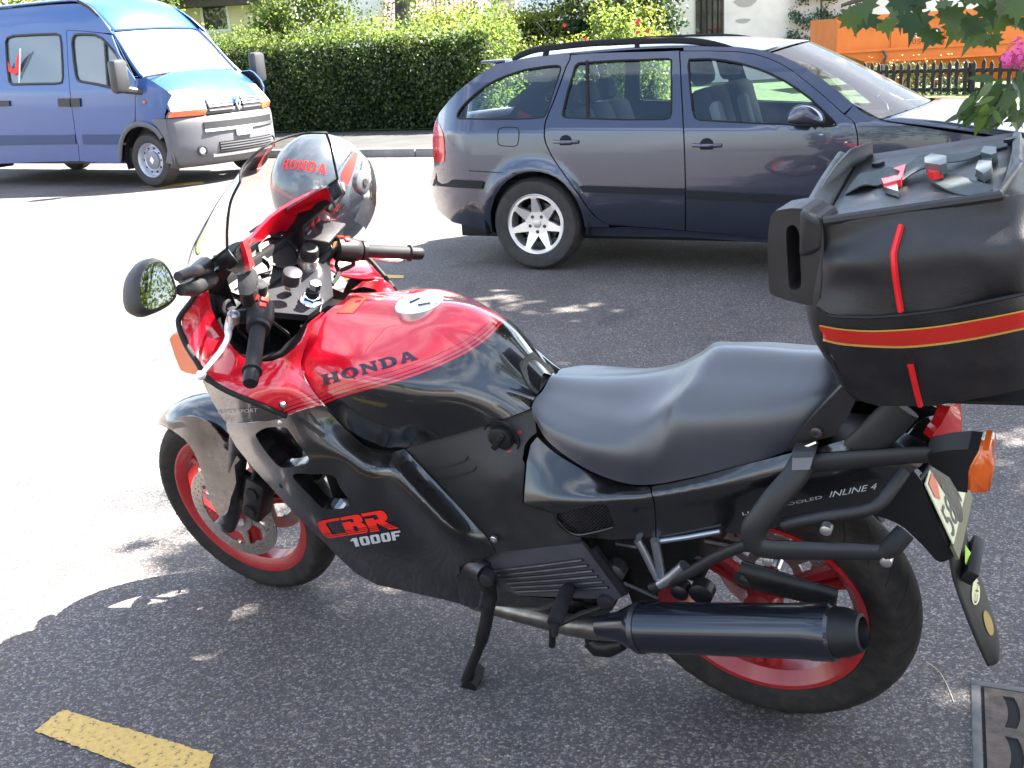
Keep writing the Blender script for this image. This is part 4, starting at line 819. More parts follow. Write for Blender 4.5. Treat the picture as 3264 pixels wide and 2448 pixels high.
def blk(x, k):
    if k == '1': return [[(x,.78),(x+.22,1),(x+.62,1),(x+.62,0),(x+.24,0),(x+.24,.70),(x,.70)]]
    if k == '0': return [[(x,.12),(x+.1,0),(x+.72,0),(x+.82,.12),(x+.82,.88),(x+.72,1),(x+.1,1),(x,.88)], [(x+.30,.22),(x+.30,.78),(x+.52,.78),(x+.52,.22)]]
    return [[(x,0),(x+.30,0),(x+.30,.38),(x+.66,.38),(x+.66,.58),(x+.30,.58),(x+.30,.78),(x+.82,.78),(x+.82,1),(x,1)]]
BV = []; BF = []
for k_, ch in enumerate('1000F'):
    q, f = poly2d(blk(k_ * .95 - (.15 if k_ else 0), ch), .15); n0 = len(BV); BV += list(q); BF += [tuple(i + n0 for i in t) for t in f]
decal('model_lettering', LS, A(BV), BF, R11((735,1280),(1165,1208),(1150,1132),(708,1205)), SILVP, low, .0016)
# ---------------- matt centre panel with fuel tap and slots
sidef = tps(ctl(R11,(1200,415,.163),(2000,150,.112),(1700,280,.138),(2150,140,.096),(2000,450,.145),(2120,700,.160),(1460,710,.168),(1985,1330,.168),(1700,700,.166),(1950,1000,.17),(2100,700,.17),(2212,1400,.17)), .001)
out = cat(R3((892,1168),(1100,1108),(1400,1019),(1600,953),(1755,900),(1778,960),(1792,1058),(1742,1098),(1708,1150),(1692,1250)), R10((146,860),(136,1000),(132,1112),(228,1150),(330,1180),(356,1255),(436,1318),(500,1332),(530,1368),(300,1388),(0,1425)), R11((1990,1328),(1955,1240),(1856,1130),(1706,965),(1466,710),(1306,545),(1204,420)))
cen = panel('centre_panel', BK, out, sidef, MATT, bike, th=.004, step=22, mirror=0)
sl = MB()
for rows in (R3((1050,1312),(1150,1302),(1290,1255),(1306,1232)), R3((1105,1382),(1200,1374),(1345,1328),(1366,1302))):
    sl.tube(BK.t(rows, sidef(rows) + .001), .0022, 6)
sl.build('slot_ridge', MATT2, cen)
c0 = BK.t(R3((1545,1095)), sidef(R3((1545,1095))))[0]
MB().lathe([(-.003, .044), (.002, .044), (.002, .040), (-.004, .038), (-.004, 0)], c0, (0, 1, 0), 28).build('tap_recess', MATT2, cen)
kb = MB().lathe([(-.004, .030), (.010, .028), (.012, .024), (.012, 0)], c0, (0, 1, 0), 20); kb.box((-.026, .010, -.006), (.026, .020, .006), 0, Matrix.Translation(Vector(c0)) @ Matrix.Rotation(.9, 4, 'Y'), .002)
kb.lathe([(.02, .004), (.0215, .004), (.0215, 0)], c0, (0, 1, 0), 10).build('fuel_tap', MATT2, cen)
CS = Surf(BK, [cen])
for s_, qd in (('ON', R3((1515,1003),(1552,998),(1551,985),(1514,991))), ('RES', R3((1645,1078),(1688,1062),(1684,1042),(1641,1058))), ('OFF', R3((1582,1202),(1620,1195),(1618,1183),(1580,1190)))):
    tv, tf_ = text2d(s_); decal('tap_lettering', CS, tv, tf_, qd, REDP, cen)
# ---------------- glossy side cover under the seat
covf = tps(lines(R10,[(225,690,.108),(330,785,.118),(480,878,.129),(650,955,.139),(830,1003,.143),(955,1003,.146)],[(158,860,.145),(150,1000,.169)],[(300,900,.147),(480,980,.154)],[(300,1020,.174),(500,1035,.170),(700,1030,.162)],[(140,1112,.186),(300,1120,.190),(500,1095,.186),(760,1066,.180),(960,1048,.172)],[(330,1200,.183),(600,1210,.177),(975,1150,.168)],[(440,1312,.168),(700,1330,.163),(980,1330,.157)]), .0006)
out = cr(R10((225,690),(330,785),(480,878),(650,957),(830,1005),(950,1007)), 3); out = cat(out, R10((954,1040),(972,1110),(982,1200),(982,1332),(860,1342),(700,1347),(520,1332),(442,1314),(360,1252),(330,1174),(230,1146),(140,1112),(148,1000),(160,850),(185,740)))
hm = cr(R10((352,1185),(420,1166),(640,1122),(690,1180),(712,1268),(600,1296),(490,1314),(420,1288),(366,1232)), 3, True)
cov = panel('side_cover', BK, out, covf, [BLK, BLKM], bike, holes=[hm], th=.003, step=13, mirror=0, lip=.012, back=1)
ms = MB()
lo, hi = hm.min(0), hm.max(0)
for sgn in (1, -1):
    for k in range(-30, 60):
        a = np.array([lo[0] + k * 12.0, hi[1] if sgn > 0 else lo[1]]); b = a + np.array([1.15 * (hi[1] - lo[1]), -(hi[1] - lo[1]) * sgn]); s_ = np.linspace(0, 1, 40)[:, None]; p = a + (b - a) * s_; ok = inside(p, hm)
        if ok.sum() > 2: p = p[ok][[0, -1]]; ms.tube(BK.t(p, covf(p) - .008), .0009, 4, caps=False)
ms.build('mesh_grille', DARKM, cov, sharp=0); tag(bpy.data.objects['mesh_grille'], kind='stuff')
rim = BK.t(R10((366,1232),(420,1290),(490,1316),(600,1298),(714,1268)), covf(R10((366,1232),(420,1290),(490,1316),(600,1298),(714,1268))) + .001); MB().tube(cr(rim, 4), .0022, 6).build('grille_rim', DARKM, cov)
# ---------------- tail
taif = tps(cat(lines(R10,[(962,1003,.150),(1100,980,.148),(1300,935,.146),(1500,880,.143),(1700,830,.140),(1880,785,.137)],[(960,1047,.174),(1300,985,.168),(1600,930,.160),(1850,880,.152)],[(985,1150,.168),(1400,1120,.158),(1700,1080,.150)],[(985,1340,.157),(1420,1295,.148)]), lines(R9,[(730,520,.132),(880,470,.128)],[(1130,345,.100)],[(1300,330,.075),(1500,420,.06),(1630,480,.06)],[(1000,560,.138)],[(1500,560,.085)],[(1300,900,.110)],[(1100,900,.128)],[(800,700,.146),(600,1000,.142)],[(1180,1010,.122)])), .0012)
out = cat(cr(R10((962,1007),(1100,983),(1300,937),(1500,882),(1700,832),(1875,787)), 3), R9((730,520),(880,472),(1000,440),(1130,345),(1300,330),(1500,420),(1620,470),(1640,560),(1560,650),(1400,770),(1300,900),(1180,1010),(1000,1040),(800,1065),(500,1115),(200,1190)), R10((1420,1300),(1200,1330),(992,1345),(988,1200),(980,1110),(962,1045)))
tai = panel('tail_fairing', BK, out, taif, [BLK, BLKM], bike, th=.003, step=14, mirror=0, back=1)
TLS = Surf(BK, [tai])
for s_, qd in (('LIQUID COOLED', R9((168,1040),(790,905),(785,880),(162,1012))), ('INLINE 4', R9((845,895),(1205,830),(1222,780),(862,848)))):
    tv, tf_ = text2d(s_); decal('lettering', TLS, tv, tf_, qd, SILVP, tai)
# tail lamp between the fairing ends
tl = tps(ctl(R9,(1640,440,.070),(1720,330,.062),(1800,180,.045),(1880,350,.0),(1860,490,.0),(1760,490,.045),(1830,160,.02)), .001)
panel('tail_lamp', BK, cr(R9((1640,440),(1720,330),(1795,185),(1830,160),(1868,230),(1882,350),(1868,450),(1850,495),(1760,495)), 2, True), tl, REDL, bike, th=.02, step=14, mirror=0)
# ---------------- seat
ST = [[(312,302,0),(262,390,.036),(217,440,.060),(192,500,.085),(200,560,.100)],
      [(460,318,0),(390,420,.046),(325,500,.082),(275,600,.122),(295,715,.138)],
      [(660,322,0),(600,455,.056),(545,575,.104),(500,720,.148),(480,858,.155)],
      [(890,308,0),(815,480,.068),(740,628,.122),(690,790,.158),(650,943,.155)],
      [(1080,268,0),(985,440,.068),(895,612,.126),(835,820,.160),(828,992,.152)],
      [(1235,192,0),(1140,355,.060),(1040,525,.118),(985,790,.156),(985,992,.150)],
      [(1356,128,0),(1250,290,.060),(1140,445,.112),(1110,660,.148),(1150,962,.148)],
      [(1475,122,0),(1380,285,.060),(1290,447,.112),(1270,640,.146),(1290,932,.146)],
      [(1655,132,0),(1580,295,.060),(1500,448,.111),(1470,630,.142),(1480,882,.142)],
      [(1865,150,0),(1800,305,.058),(1730,448,.105),(1690,610,.134),(1670,835,.136)],
      [(2075,166,0),(2070,305,.052),(2030,430,.090),(1950,590,.114),(1850,775,.120)],
      [(2170,230,0),(2190,340,.042),(2160,440,.072),(2080,600,.095),(1960,760,.108)]]
st = A([[P3(R10, r)[0] for r in c] for c in ST]); sg = grid_pts(st, 6, 6, mirror=True)
seat = gmesh('seat', sg, SEAT, bike)
# dark inner body that closes the machine behind its skins
ib = MB()
ib.box((.10, -.10, .40), (.98, .10, .70), bev=.02); ib.box((.34, -.13, .27), (.84, .13, .60), bev=.03); ib.box((-.26, -.09, .68), (.10, .09, .77), bev=.02)
ib.box((.98, -.135, .36), (1.05, .135, .72), bev=.01)
ib.build('engine_block', BLKM, bike)
bpf = tps(ctl(R4,(150,700,.148),(150,832,.10),(460,905,.085),(850,1012,.08),(1080,1078,.07),(1200,1000,.10),(1180,850,.13),(560,775,.135),(700,880,.118),(300,640,.148)), .002)
panel('belly_pan', BK, R4((120,640),(140,760),(152,834),(280,874),(460,907),(700,985),(850,1012),(1000,1048),(1080,1076),(1220,1000),(1200,860),(900,800),(560,772),(400,690),(300,620),(200,590)), bpf, [BLK, BLKM], bike, th=.004, step=16, mirror=0, back=1)
# ---------------- wheels
def wheel(cx, cz, R_, rt, wr, rr, n_sp, phase, discs):
    o = A([cx, 0, cz]); ax = (0, 1, 0); u = (1, 0, 0)
    w = MB()
    hw = wr
    w.lathe([(-hw, rr), (-hw + .008, rr), (-hw + .010, rr - .014), (-hw * .45, rr - .024), (hw * .45, rr - .024), (hw - .010, rr - .014), (hw - .008, rr), (hw, rr), (hw - .001, rr - .010), (hw * .55, rr - .034), (-hw * .55, rr - .034), (-hw + .001, rr - .010)], o, ax, 72, close=True, u=u)
    w.lathe([(-.052, .0), (-.052, .034), (-.03, .040), (.03, .040), (.052, .034), (.052, 0)], o, ax, 28, u=u)
    for k in range(n_sp):
        a = phase + 2 * math.pi * k / n_sp
        for da in (-.13, .13):
            r0 = np.linspace(.036, rr - .026, 7); P = [o + A([math.cos(a + da * (1 - .35 * (i / 6))) * r, 0, math.sin(a + da * (1 - .35 * (i / 6))) * r]) for i, r in enumerate(r0)]
            w.tube(P, [.016, .0145, .0135, .013, .0135, .015, .018], 8, flat=1.25)
    wo = w.build('wheel', REDW, bike, sharp=35)
    prof = []; tw = rt; Rr = rr + .002
    for i in range(25):
        b = -math.pi * .5 + math.pi * i / 24
        y = math.sin(b) * tw; x = R_ - (1 - max(0, math.cos(b)) ** .72) * (R_ - Rr) * 1.0
        prof.append((y * (1.0 if abs(b) < 1.1 else 1 - .30 * ((abs(b) - 1.1) / .47) ** 1.5), x))
    ty = MB().lathe([(p[0], p[1]) for p in prof] + [(prof[-1][0] * .6, Rr - .02), (prof[0][0] * .6, Rr - .02)], o, ax, 96, close=True, u=u)
    # tread grooves as thin raised-edge cuts: dark slanted strips set just into the crown
    tyo = ty.build('tyre', TYRE, wo, sharp=50)
    gr = MB()
    for k in range(30):
        for sgn in (1, -1):
            a = 2 * math.pi * (k + (.5 if sgn < 0 else 0)) / 30; P = []
            for i in range(6):
                b = sgn * (.12 + .85 * i / 5); y = math.sin(b) * tw; x = R_ - (1 - math.cos(b) ** .72) * (R_ - Rr) - .0012; aa = a + .16 * i / 5
                P.append(o + A([math.cos(aa) * x, y, math.sin(aa) * x]))
            gr.tube(P, .0022, 4, caps=False, flat=1)
    g_ = gr.build('tread_groove', mk('groove', (.004, .004, .004), .9), wo, sharp=0); tag(g_, kind='stuff')
    for (y, ro, ri) in discs:
        th = np.linspace(0, 2 * math.pi, 73)[:-1]; ring = lambda r: [(math.cos(t) * r, math.sin(t) * r) for t in th]
        loops = [ring(ro), ring(ri)]
        for k in range(42):
            for j, f in enumerate((.28, .60, .86) if k % 2 else (.40, .74)):
                rr_ = ri + (ro - ri) * f; a = 2 * math.pi * k / 42 + .02 * j; c = np.array([math.cos(a), math.sin(a)]) * rr_
                loops.append([tuple(c + .0034 * np.array([math.cos(q), math.sin(q)])) for q in np.linspace(0, 2 * math.pi, 7)[:-1]])
        q, f = poly2d(loops); d = MB(); k3 = np.c_[o[0] + q[:, 0], np.full(len(q), y), o[2] + q[:, 1]]
        d.add(k3, f, 0, False).add(k3 + A([0, -.004 * np.sign(y), 0]), [t[::-1] for t in f], 0, False)
        d.build('brake_disc', mk('disc_steel', (.42, .38, .35), .36, metal=.85, dust=.3, vs=30), wo, fix=False, sharp=0)
        cb = MB(); s_ = np.sign(y)
        for k in range(6):
            a = 2 * math.pi * k / 6 + .3; cb.tube([o + A([math.cos(a) * .05, y - s_ * .004, math.sin(a) * .05]), o + A([math.cos(a + .12) * (ri + .006), y - s_ * .002, math.sin(a + .12) * (ri + .006)])], [.014, .008], 6, flat=.35)
        cb.lathe([(-.003, .066), (.004, .066), (.004, .045), (-.003, .045)], A([cx, y, cz]), ax, 30, close=True, u=u)
        for k in range(9): a = 2 * math.pi * k / 9; cb.lathe([(-.004, .0065), (.006, .0065), (.006, 0)], o + A([math.cos(a) * ri, y, math.sin(a) * ri]), ax, 8)
        cb.build('disc_carrier', mk('carrier', (.30, .28, .26), .45, metal=.7, dust=.3, vs=30), wo)
    a = phase + .7; MB().tube([o + A([math.cos(a) * (rr - .03), .0, math.sin(a) * (rr - .03)]), o + A([math.cos(a) * (rr - .07), .012, math.sin(a) * (rr - .07)])], [.005, .004], 8).build('valve_stem', RUB, wo)
    return wo
wheel(1.505, .302, .304, .058, .040, .232, 3, -1.35, [(.066, .150, .112), (-.066, .150, .112)])
wheel(0, .325, .327, .074, .055, .232, 3, .55, [(-.075, .135, .095)])
# ---------------- front fork, calipers, mudguard
AXF = A([-.454, 0, .891])
fk = lambda s, a, f=.0: A([1.490 + f, .100 * s, .302]) + AXF * a
for s in (1, -1):
    leg = MB().tube([fk(s, -.03), fk(s, .02), fk(s, .38)], [.020, .028, .027], 16).build('fork_slider', DARKM, bike)
    MB().tube([fk(s, .38), fk(s, .80)], .0205, 16).build('fork_tube', mk('fork_chrome', (.35, .35, .37), .15, metal=1), leg)
    MB().lathe([(.78, .026), (.80, .0265), (.812, .0265), (.815, .0245), (.822, .0245)], fk(s, 0), AXF, 24).build('fork_collar', BRASS if s > 0 else STEEL, leg)
    MB().lathe([(.815, .0225), (.842, .0225), (.850, .019), (.852, .0)], fk(s, 0), AXF, 24).build('fork_cap', MATT2, leg)
    cal = MB(); M = Matrix.Translation(Vector(fk(s, .12, -.0) + A([-.085, -.012 * s, 0]))) @ Matrix.Rotation(-.47, 4, 'Y'); cal.box((-.032, -.03, -.075), (.032, .035, .075), 0, M, .012); cal.box((.02, -.012, -.05), (.07, .012, .05), 0, M, .005)
    for dz in (-.035, .035): cal.lathe([(.03, .02), (.042, .018), (.042, 0)], A(M @ Vector((0, 0, dz))), (0, s, 0), 14)
    cal.build('brake_caliper', BLKM, bike)
MB().tube([(1.505, -.135, .302), (1.505, .135, .302)], .016, 16).build('front_axle', STEEL, bike)
# mudguard: crown swept round the tyre plus side skirts over the fork
rows = []
for i in range(26):
    a = R(47 + (158 - 47) * i / 25); tip = min(1, .35 + i / 7); row = []
    for k in range(11):
        b = -1 + 2 * k / 10; half = .080 * tip; drop = .040 * abs(b) ** 2.4 * (tip ** 1.5) + .006 * b * b; r = .340 - drop; row.append((1.505 + math.cos(a) * r, half * b, .302 + math.sin(a) * r))
    rows.append(row)
mg = gmesh('mudguard', A(rows), BLK, bike, th=.004)
skf = tps(ctl(R2,(225,548,.025),(300,520,.066),(400,508,.082),(480,545,.088),(560,640,.092),(270,590,.040),(340,640,.078),(400,720,.092),(440,820,.104),(500,940,.115),(560,1080,.125),(620,760,.124),(600,950,.130),(650,800,.128)), .001)
sk = panel('mudguard_skirt', BK, cr(R2((222,547),(258,530),(320,515),(400,510),(470,538),(530,590),(575,655),(610,700),(672,765),(640,800),(650,900),(620,985),(600,1075),(560,1095),(522,1060),(500,1015),(480,935),(445,830),(402,722),(345,645),(272,592)), 2, True), skf, [BLKD, BLKM], mg, th=.004, step=13, mirror=0, label='dusty side skirt of the mudguard')
screw(R2((597,690)), .118, .012, 'reflector_stud', mg, BLKM)
# brake hoses
for s in (1, -1):
    MB().tube(cr([fk(s, .16, -.06), fk(s, .30, -.09) + A([0, .03 * s, 0]), fk(s, .5, -.07), fk(s, .72, -.02) - A([0, .03 * s, 0])], 6), .0055, 8).build('brake_hose', RUB, bike)
# ---------------- yokes, bars, cockpit
th0 = fk(0, 0); top = fk(0, .775)
yk = MB(); yk.prism([fk(0, .775) + A(v) for v in ((-.045, .135, 0), (.03, .135, 0), (.045, .06, 0), (.05, 0, 0), (.045, -.06, 0), (.03, -.135, 0), (-.045, -.135, 0), (-.10, -.05, -.05), (-.10, .05, -.05))], AXF * .018)
yk.build('top_yoke', mk('yoke_black', (.014, .014, .017), .45), bike)
stem = P3(R7, (1670, 205, 0))[0]
sn = MB().lathe([(-.02, .028), (.0, .028), (.002, .026)], stem, AXF, 28); 
sn.lathe([(.002, .0225), (.014, .0225), (.015, .021)], stem, AXF, 6).build('stem_washer', CHROME, bike)
MB().lathe([(.012, .0165), (.03, .0165), (.034, .013), (.034, 0)], stem, AXF, 24).build('stem_nut', MATT2, bike)
for px in ((1420,20),(1715,20)):
    p = P3(R7, (*px, .0))[0]; MB().lathe([(-.012, .014), (.004, .014), (.006, .0)], p, AXF, 6).build('yoke_bolt', STEEL, bike)
def grip_line(s):
    a = A([1.045, .155 * s, 1.00]); b = A([.955, .372 * s, .952]); return a, b
GL0, GL1 = P3(R7, (1060, 430, .205))[0], P3(R7, (948, 1195, .375))[0]
GR0, GR1 = P3(R8, (1780, 520, -.20))[0], P3(R8, (1780+1070, 545, -.355))[0]
GR1 = BK.t(DD((912,548)), A([-.36]))[0]
for g0, g1, s in ((GL0, GL1, 1), (GR0, GR1, -1)):
    d = g1 - g0; L = np.linalg.norm(d); e = d / L
    bar = MB().tube([g0 - e * .06, g1 - e * .01], .011, 14).build('handlebar', BLKM, bike)
    gp = MB(); k = np.arange(0, 1.0001, .02); pr = []
    for i in range(44): pr.append((L * (.12 + .68 * i / 43), .0172 if i % 2 else .0162))
    gp.lathe(pr, g0, e, 20); gp.lathe([(L * .80, .021), (L * .82, .0215), (L * .825, .017)], g0, e, 20); gp.build('grip', RUB, bar)
    MB().lathe([(L * .82, .0165), (L * .97, .0165), (L * .995, .0145), (L, .010), (L, 0)], g0, e, 20).build('bar_end', MATT2, bar)
    sw = MB().lathe([(-.045, .020), (-.042, .029), (-.004, .031), (.018, .027), (.024, .021)], g0, e, 18); sw.lathe([(.024, .026), (.034, .026), (.036, .02)], g0, e, 18)
    f_ = np.cross(e, [0, 0, 1.]); f_ /= np.linalg.norm(f_); u_ = np.cross(f_, e)
    if u_[2] < 0: u_ = -u_
    swo = sw.build('switch_housing', MATT2, bar)
    bt = MB()
    for aa, bb, w_, h_ in ((-.035, .0, .008, .005), (-.022, .4, .006, .006), (-.012, -.5, .006, .007), (-.03, -.6, .005, .008)):
        nrm = u_ * math.cos(bb) + np.cross(e, u_) * math.sin(bb); c = g0 + e * aa + nrm * .0305
        tg = np.cross(nrm, e); q = [c + e * w_ * i + tg * h_ * j for i, j in ((-1, -1), (1, -1), (1, 1), (-1, 1))]; bt.prism(q, nrm * .003)
    bt.build('switch_button', REDP, bar)
    # clip-on clamp
    MB().lathe([(.735, .026), (.74, .034), (.772, .034), (.775, .026)], fk(s, 0), AXF, 20).tube([fk(s, .755), g0 - e * .05], [.016, .012], 10).build('bar_clamp', BLKM, bar)
# clutch lever: alloy blade with ball end, on the left
lv = cr(P3(R7, (850,440,.20),(760,420,.215),(715,480,.225),(690,570,.24),(690,640,.255),(640,750,.275),(560,860,.30),(470,970,.325),(400,1055,.345)), 4)
MB().tube(lv, np.interp(np.linspace(0, 1, len(lv)), [0, .12, .25, .4, .55, 1], [.008, .015, .0125, .0105, .0075, .0055]), 10, flat=.8).lathe([(-.012, 0), (-.009, .007), (0, .0115), (.009, .007), (.012, 0)], P3(R7, (372, 1090, .352))[0], (0, 1, 0), 14).build('clutch_lever', mk('lever_alloy', (.80, .80, .80), .42, metal=.6), bike)
MB().lathe([(-.02, .014), (.002, .014), (.002, .0085), (.007, .0085), (.008, 0)], P3(R7, (755, 378, .23))[0], AXF, 14).build('lever_pivot', STEEL, bike)
lvp = MB(); lvp.tube([P3(R7, (880, 400, .20))[0], P3(R7, (740, 400, .225))[0]], [.018, .014], 10).build('lever_perch', MATT2, bike)
rl = cr([GR0 + A([.05, 0, -.015]), GR0 + A([.07, -.05, -.02]), GR1 + A([.065, .03, -.01]), GR1 + A([.05, -.01, -.005])], 5)
MB().tube(rl, .0065, 8).build('brake_lever', ALU, bike)
# reservoirs
def reservoir(pxq, t, name, h=.035):
    q = BK.t(pxq, np.full(len(pxq), t)); c = q.mean(0); n = A([-.42, .25, .87]); n /= np.linalg.norm(n)
    r = [BK.plane(pxq[i:i+1], c, n)[0] for i in range(len(pxq))]
    o = MB().prism(r, -n * h).build(name, MATT2, bike, sharp=30)
    l = MB().prism([c + (x - c) * 1.06 + n * .001 for x in r], n * .006); return o, l.build('reservoir_lid', MATT, o, sharp=30)
reservoir(cr(R8((190,850),(330,822),(425,850),(438,980),(385,1140),(290,1175),(195,1140),(175,1000)), 2, True), .19, 'clutch_reservoir')
ro = P3(R8, (1400, 400, -.19))[0]
M = Matrix.Translation(Vector(ro)) @ Matrix.Rotation(.25, 4, 'Z') @ Matrix.Rotation(-.25, 4, 'Y')
rb = MB().box((-.03, -.055, -.035), (.03, .055, .022), 0, M, .006).build('brake_reservoir', MATT2, bike)
MB().box((-.034, -.06, .022), (.034, .06, .032), 0, M, .004).build('reservoir_lid', MATT, rb)
MB().lathe([(0, .0115), (.003, .0115), (.003, 0)], P3(R8, (1388, 425, -.175))[0] + A([-.045, .01, 0]), (-1, .35, .1), 16).build('sight_glass', mk('sight', (.30, .14, .05), .15, coat=1), rb)
# instrument binnacle: back of the clocks, facing the rider
bn = MB(); cI = A([1.20, 0, 1.045])
M = Matrix.Translation(Vector(cI)) @ Matrix.Rotation(-.75, 4, 'Y')
bn.box((-.06, -.165, -.05), (.06, .165, .012), 0, M, .02)
bno = bn.build('instrument_binnacle', MATT2, bike)
for y, r in ((.075, .052), (-.075, .052), (0, .03)):
    MB().lathe([(.010, r), (.022, r), (.022, r - .006), (.014, r - .007), (.014, 0)], A(M @ Vector((-.005, y, 0))), A(M.to_3x3() @ Vector((0, 0, 1))), 30).build('gauge', MATT2, bno)
MB().lathe([(0, .022), (.03, .022), (.032, .017), (.032, 0)], P3(R8, (920, 970, .02))[0], AXF, 18).build('ignition_lock', DARKM, bike)
# red inner cowl rib on the far side and the shoulder on the near side, black outside and red inside
ribf = tps(ctl(R1,(830,870,.06),(900,850,.0),(1000,900,-.10),(1130,800,-.16),(1340,530,-.235),(1500,600,-.262),(1200,640,-.18),(1300,660,-.21)), .002)
rib = panel('cowl_rib', BK, cr(R1((835,905),(880,845),(905,825),(1030,690),(1180,592),(1340,512),(1440,540),(1503,600),(1488,642),(1300,672),(1200,712),(1135,800),(1100,900),(1060,885),(980,862),(900,870),(850,915)), 2, True), ribf, [RED, BLK], bike, th=.008, step=12, label='red inner rib of the cowl below the screen')
shf = tps(lines(R1,[(490,1030,.10),(600,960,.155),(700,900,.172),(800,862,.165)],[(830,950,.166),(870,1070,.170)],[(740,1068,.196),(640,1085,.206),(560,1050,.190)],[(700,990,.192),(790,980,.180)]), .0004)
sh = panel('cowl_shoulder', BK, cr(R1((488,1032),(540,998),(610,955),(700,905),(800,862),(825,905),(848,1000),(862,1070),(800,1100),(740,1072),(665,1072),(600,1110),(560,1100),(520,1060)), 2, True), shf, [BLK, RED], bike, th=.006, step=12, mirror=0, back=1)
MB().prism(P3(R1, (806,862,.168),(826,858,.168),(850,930,.170),(880,1050,.174),(870,1072,.174),(845,1075,.176),(830,1000,.174)), (0, -.015, 0)).build('cowl_edge', RED, bike)
MB().box((1.19, -.19, .88), (1.215, .19, 1.075), bev=.008).build('cockpit_panel', MATT2, bike)
for rows in (((860,420,.20),(800,520,.17),(880,640,.14),(1000,700,.08)), ((1000,250,.18),(930,180,.16),(960,90,.10),(1100,60,.04)), ((700,400,.22),(640,330,.20),(660,240,.17),(760,180,.12)), ((1150,420,.19),(1280,520,.16),(1400,620,.09),(1380,700,.04))): MB().tube(cr(P3(R7, *rows), 5), .0042, 6).build('control_cable', RUB, bike)
for rows in (((1650,560,-.19),(1560,700,-.17),(1590,860,-.13),(1500,1010,-.08)), ((1750,640,-.19),(1800,720,-.19),(1640,800,-.16),(1540,900,-.12))): MB().tube(cr(P3(R8, *rows), 5), .0055, 6).build('control_cable', RUB, bike)
# inner dark cockpit tray
tr = MB(); tr.prism([(1.40, .12, .93), (1.20, .215, .90), (1.02, .19, .86), (1.02, -.19, .86), (1.20, -.215, .90), (1.40, -.12, .93)], (0, 0, -.012)).build('cockpit_tray', BLKM, bike)
tr2 = MB(); tr2.strip([P3(R7, (560,440,.205),(640,600,.20),(740,740,.20),(830,845,.205),(1050,930,.21),(1330,878,.198),(1560,690,.152),(1640,500,.108)), P3(R7, (640,300,.14),(700,500,.12),(800,640,.11),(900,760,.11),(1100,830,.11),(1300,780,.11),(1500,600,.11),(1600,450,.11))]).build('inner_liner', BLKM, bike)
# ---------------- windscreen
def arc(*p): p = A(p); return np.concatenate([p, p[:-1][::-1] * A([1, -1, 1])])
sc = A([arc((1.055,.205,1.195),(1.20,.188,1.12),(1.345,.11,1.055),(1.41,0,1.035)), arc((1.045,.196,1.24),(1.15,.172,1.20),(1.265,.098,1.155),(1.315,0,1.143)), arc((1.030,.180,1.29),(1.10,.152,1.272),(1.165,.083,1.25),(1.20,0,1.243)), arc((1.012,.155,1.325),(1.035,.115,1.338),(1.045,.06,1.348),(1.050,0,1.352))])
sgd = grid_pts(sc, 7, 6); ws = gmesh('windscreen', sgd, SCREEN, bike, sharp=0)
edge = np.concatenate([sgd[:, 0], sgd[-1], sgd[::-1, -1]]); MB().tube(edge, .0030, 8).tube(sgd[0], .003, 8).build('screen_edging', RUB, ws, sharp=0)
# dark lower cowl in front of the screen
cw = np.stack([sgd[0], sgd[0] * A([1, .96, 1]) + A([-.01, 0, -.035]), sgd[0] * A([.5, .72, 1]) + A([.62, 0, -.10]), sgd[0] * A([.35, .6, 1]) + A([.80, 0, -.26])])
gmesh('nose_cowl', cw, MATT2, bike, th=.004)
# ---------------- mirror (near side) : housing, glass, stalk
mo = P3(R1, (222, 1175, .40))[0]; nd_ = BK.dirs(R1((222,1175)))[0]; nd_ /= np.linalg.norm(nd_); nm = -nd_ + A([-.95, .0, .13]) / np.linalg.norm([-.95, .0, .13]); nm /= np.linalg.norm(nm)
gq = cr(R1((150,1040),(210,1010),(262,1030),(310,1100),(343,1200),(330,1262),(262,1310),(180,1338),(120,1310),(98,1230),(108,1120)), 3, True)
gp_ = np.stack([BK.plane(gq[i:i+1], mo, nm)[0] for i in range(len(gq))])
cg = gp_.mean(0); k = len(gp_)
rim = lambda s, d: cg + (gp_ - cg) * s - nm * d + A([0, .30 * max(d, 0), 0]) * (1 if d < .06 else .8)
hs = MB(); L_ = [rim(1.02, -.004), rim(1.13, -.002), rim(1.24, .012), rim(1.27, .032), rim(1.10, .054), rim(.66, .064), rim(.2, .068)]
hs.add(np.concatenate(L_), [(a * k + i, a * k + (i + 1) % k, (a + 1) * k + (i + 1) % k, (a + 1) * k + i) for a in range(len(L_) - 1) for i in range(k)] + [tuple((len(L_) - 1) * k + i for i in range(k))])
mir = hs.build('mirror', MATT, bike); 
MB().add(np.concatenate([rim(1.02, -.002), [cg + nm * .003]]), [(i, (i + 1) % k, k) for i in range(k)]).build('mirror_glass', MIRG, mir, sharp=0)
sa = P3(R1, (370,1110,.36),(470,1075,.30),(560,1040,.215)); sb = P3(R1, (390,1205,.36),(480,1190,.30),(580,1120,.215))
MB().tube(sa, [.010, .012, .022], 10).tube(sb, [.012, .018, .024], 10).build('mirror_stalk', MATT, mir)
# far mirror, carrying the helmet
MOV = P3(R1, (1390, 465, -.405))[0] - mo * A([1, -1, 1])
hs = MB(); L2 = [x * A([1, -1, 1]) + MOV for x in L_]; hs.add(np.concatenate(L2), [(a * k + (i + 1) % k, a * k + i, (a + 1) * k + i, (a + 1) * k + (i + 1) % k) for a in range(len(L_) - 1) for i in range(k)]); 
m2 = hs.build('mirror', MATT, bike); MB().tube(cr([mo * A([1, -1, 1]) + MOV + A([.02, .03, -.02]), A([1.10, -.27, 1.15]), A([1.10, -.19, 1.12])], 3), .012, 10).build('mirror_stalk', MATT, m2)
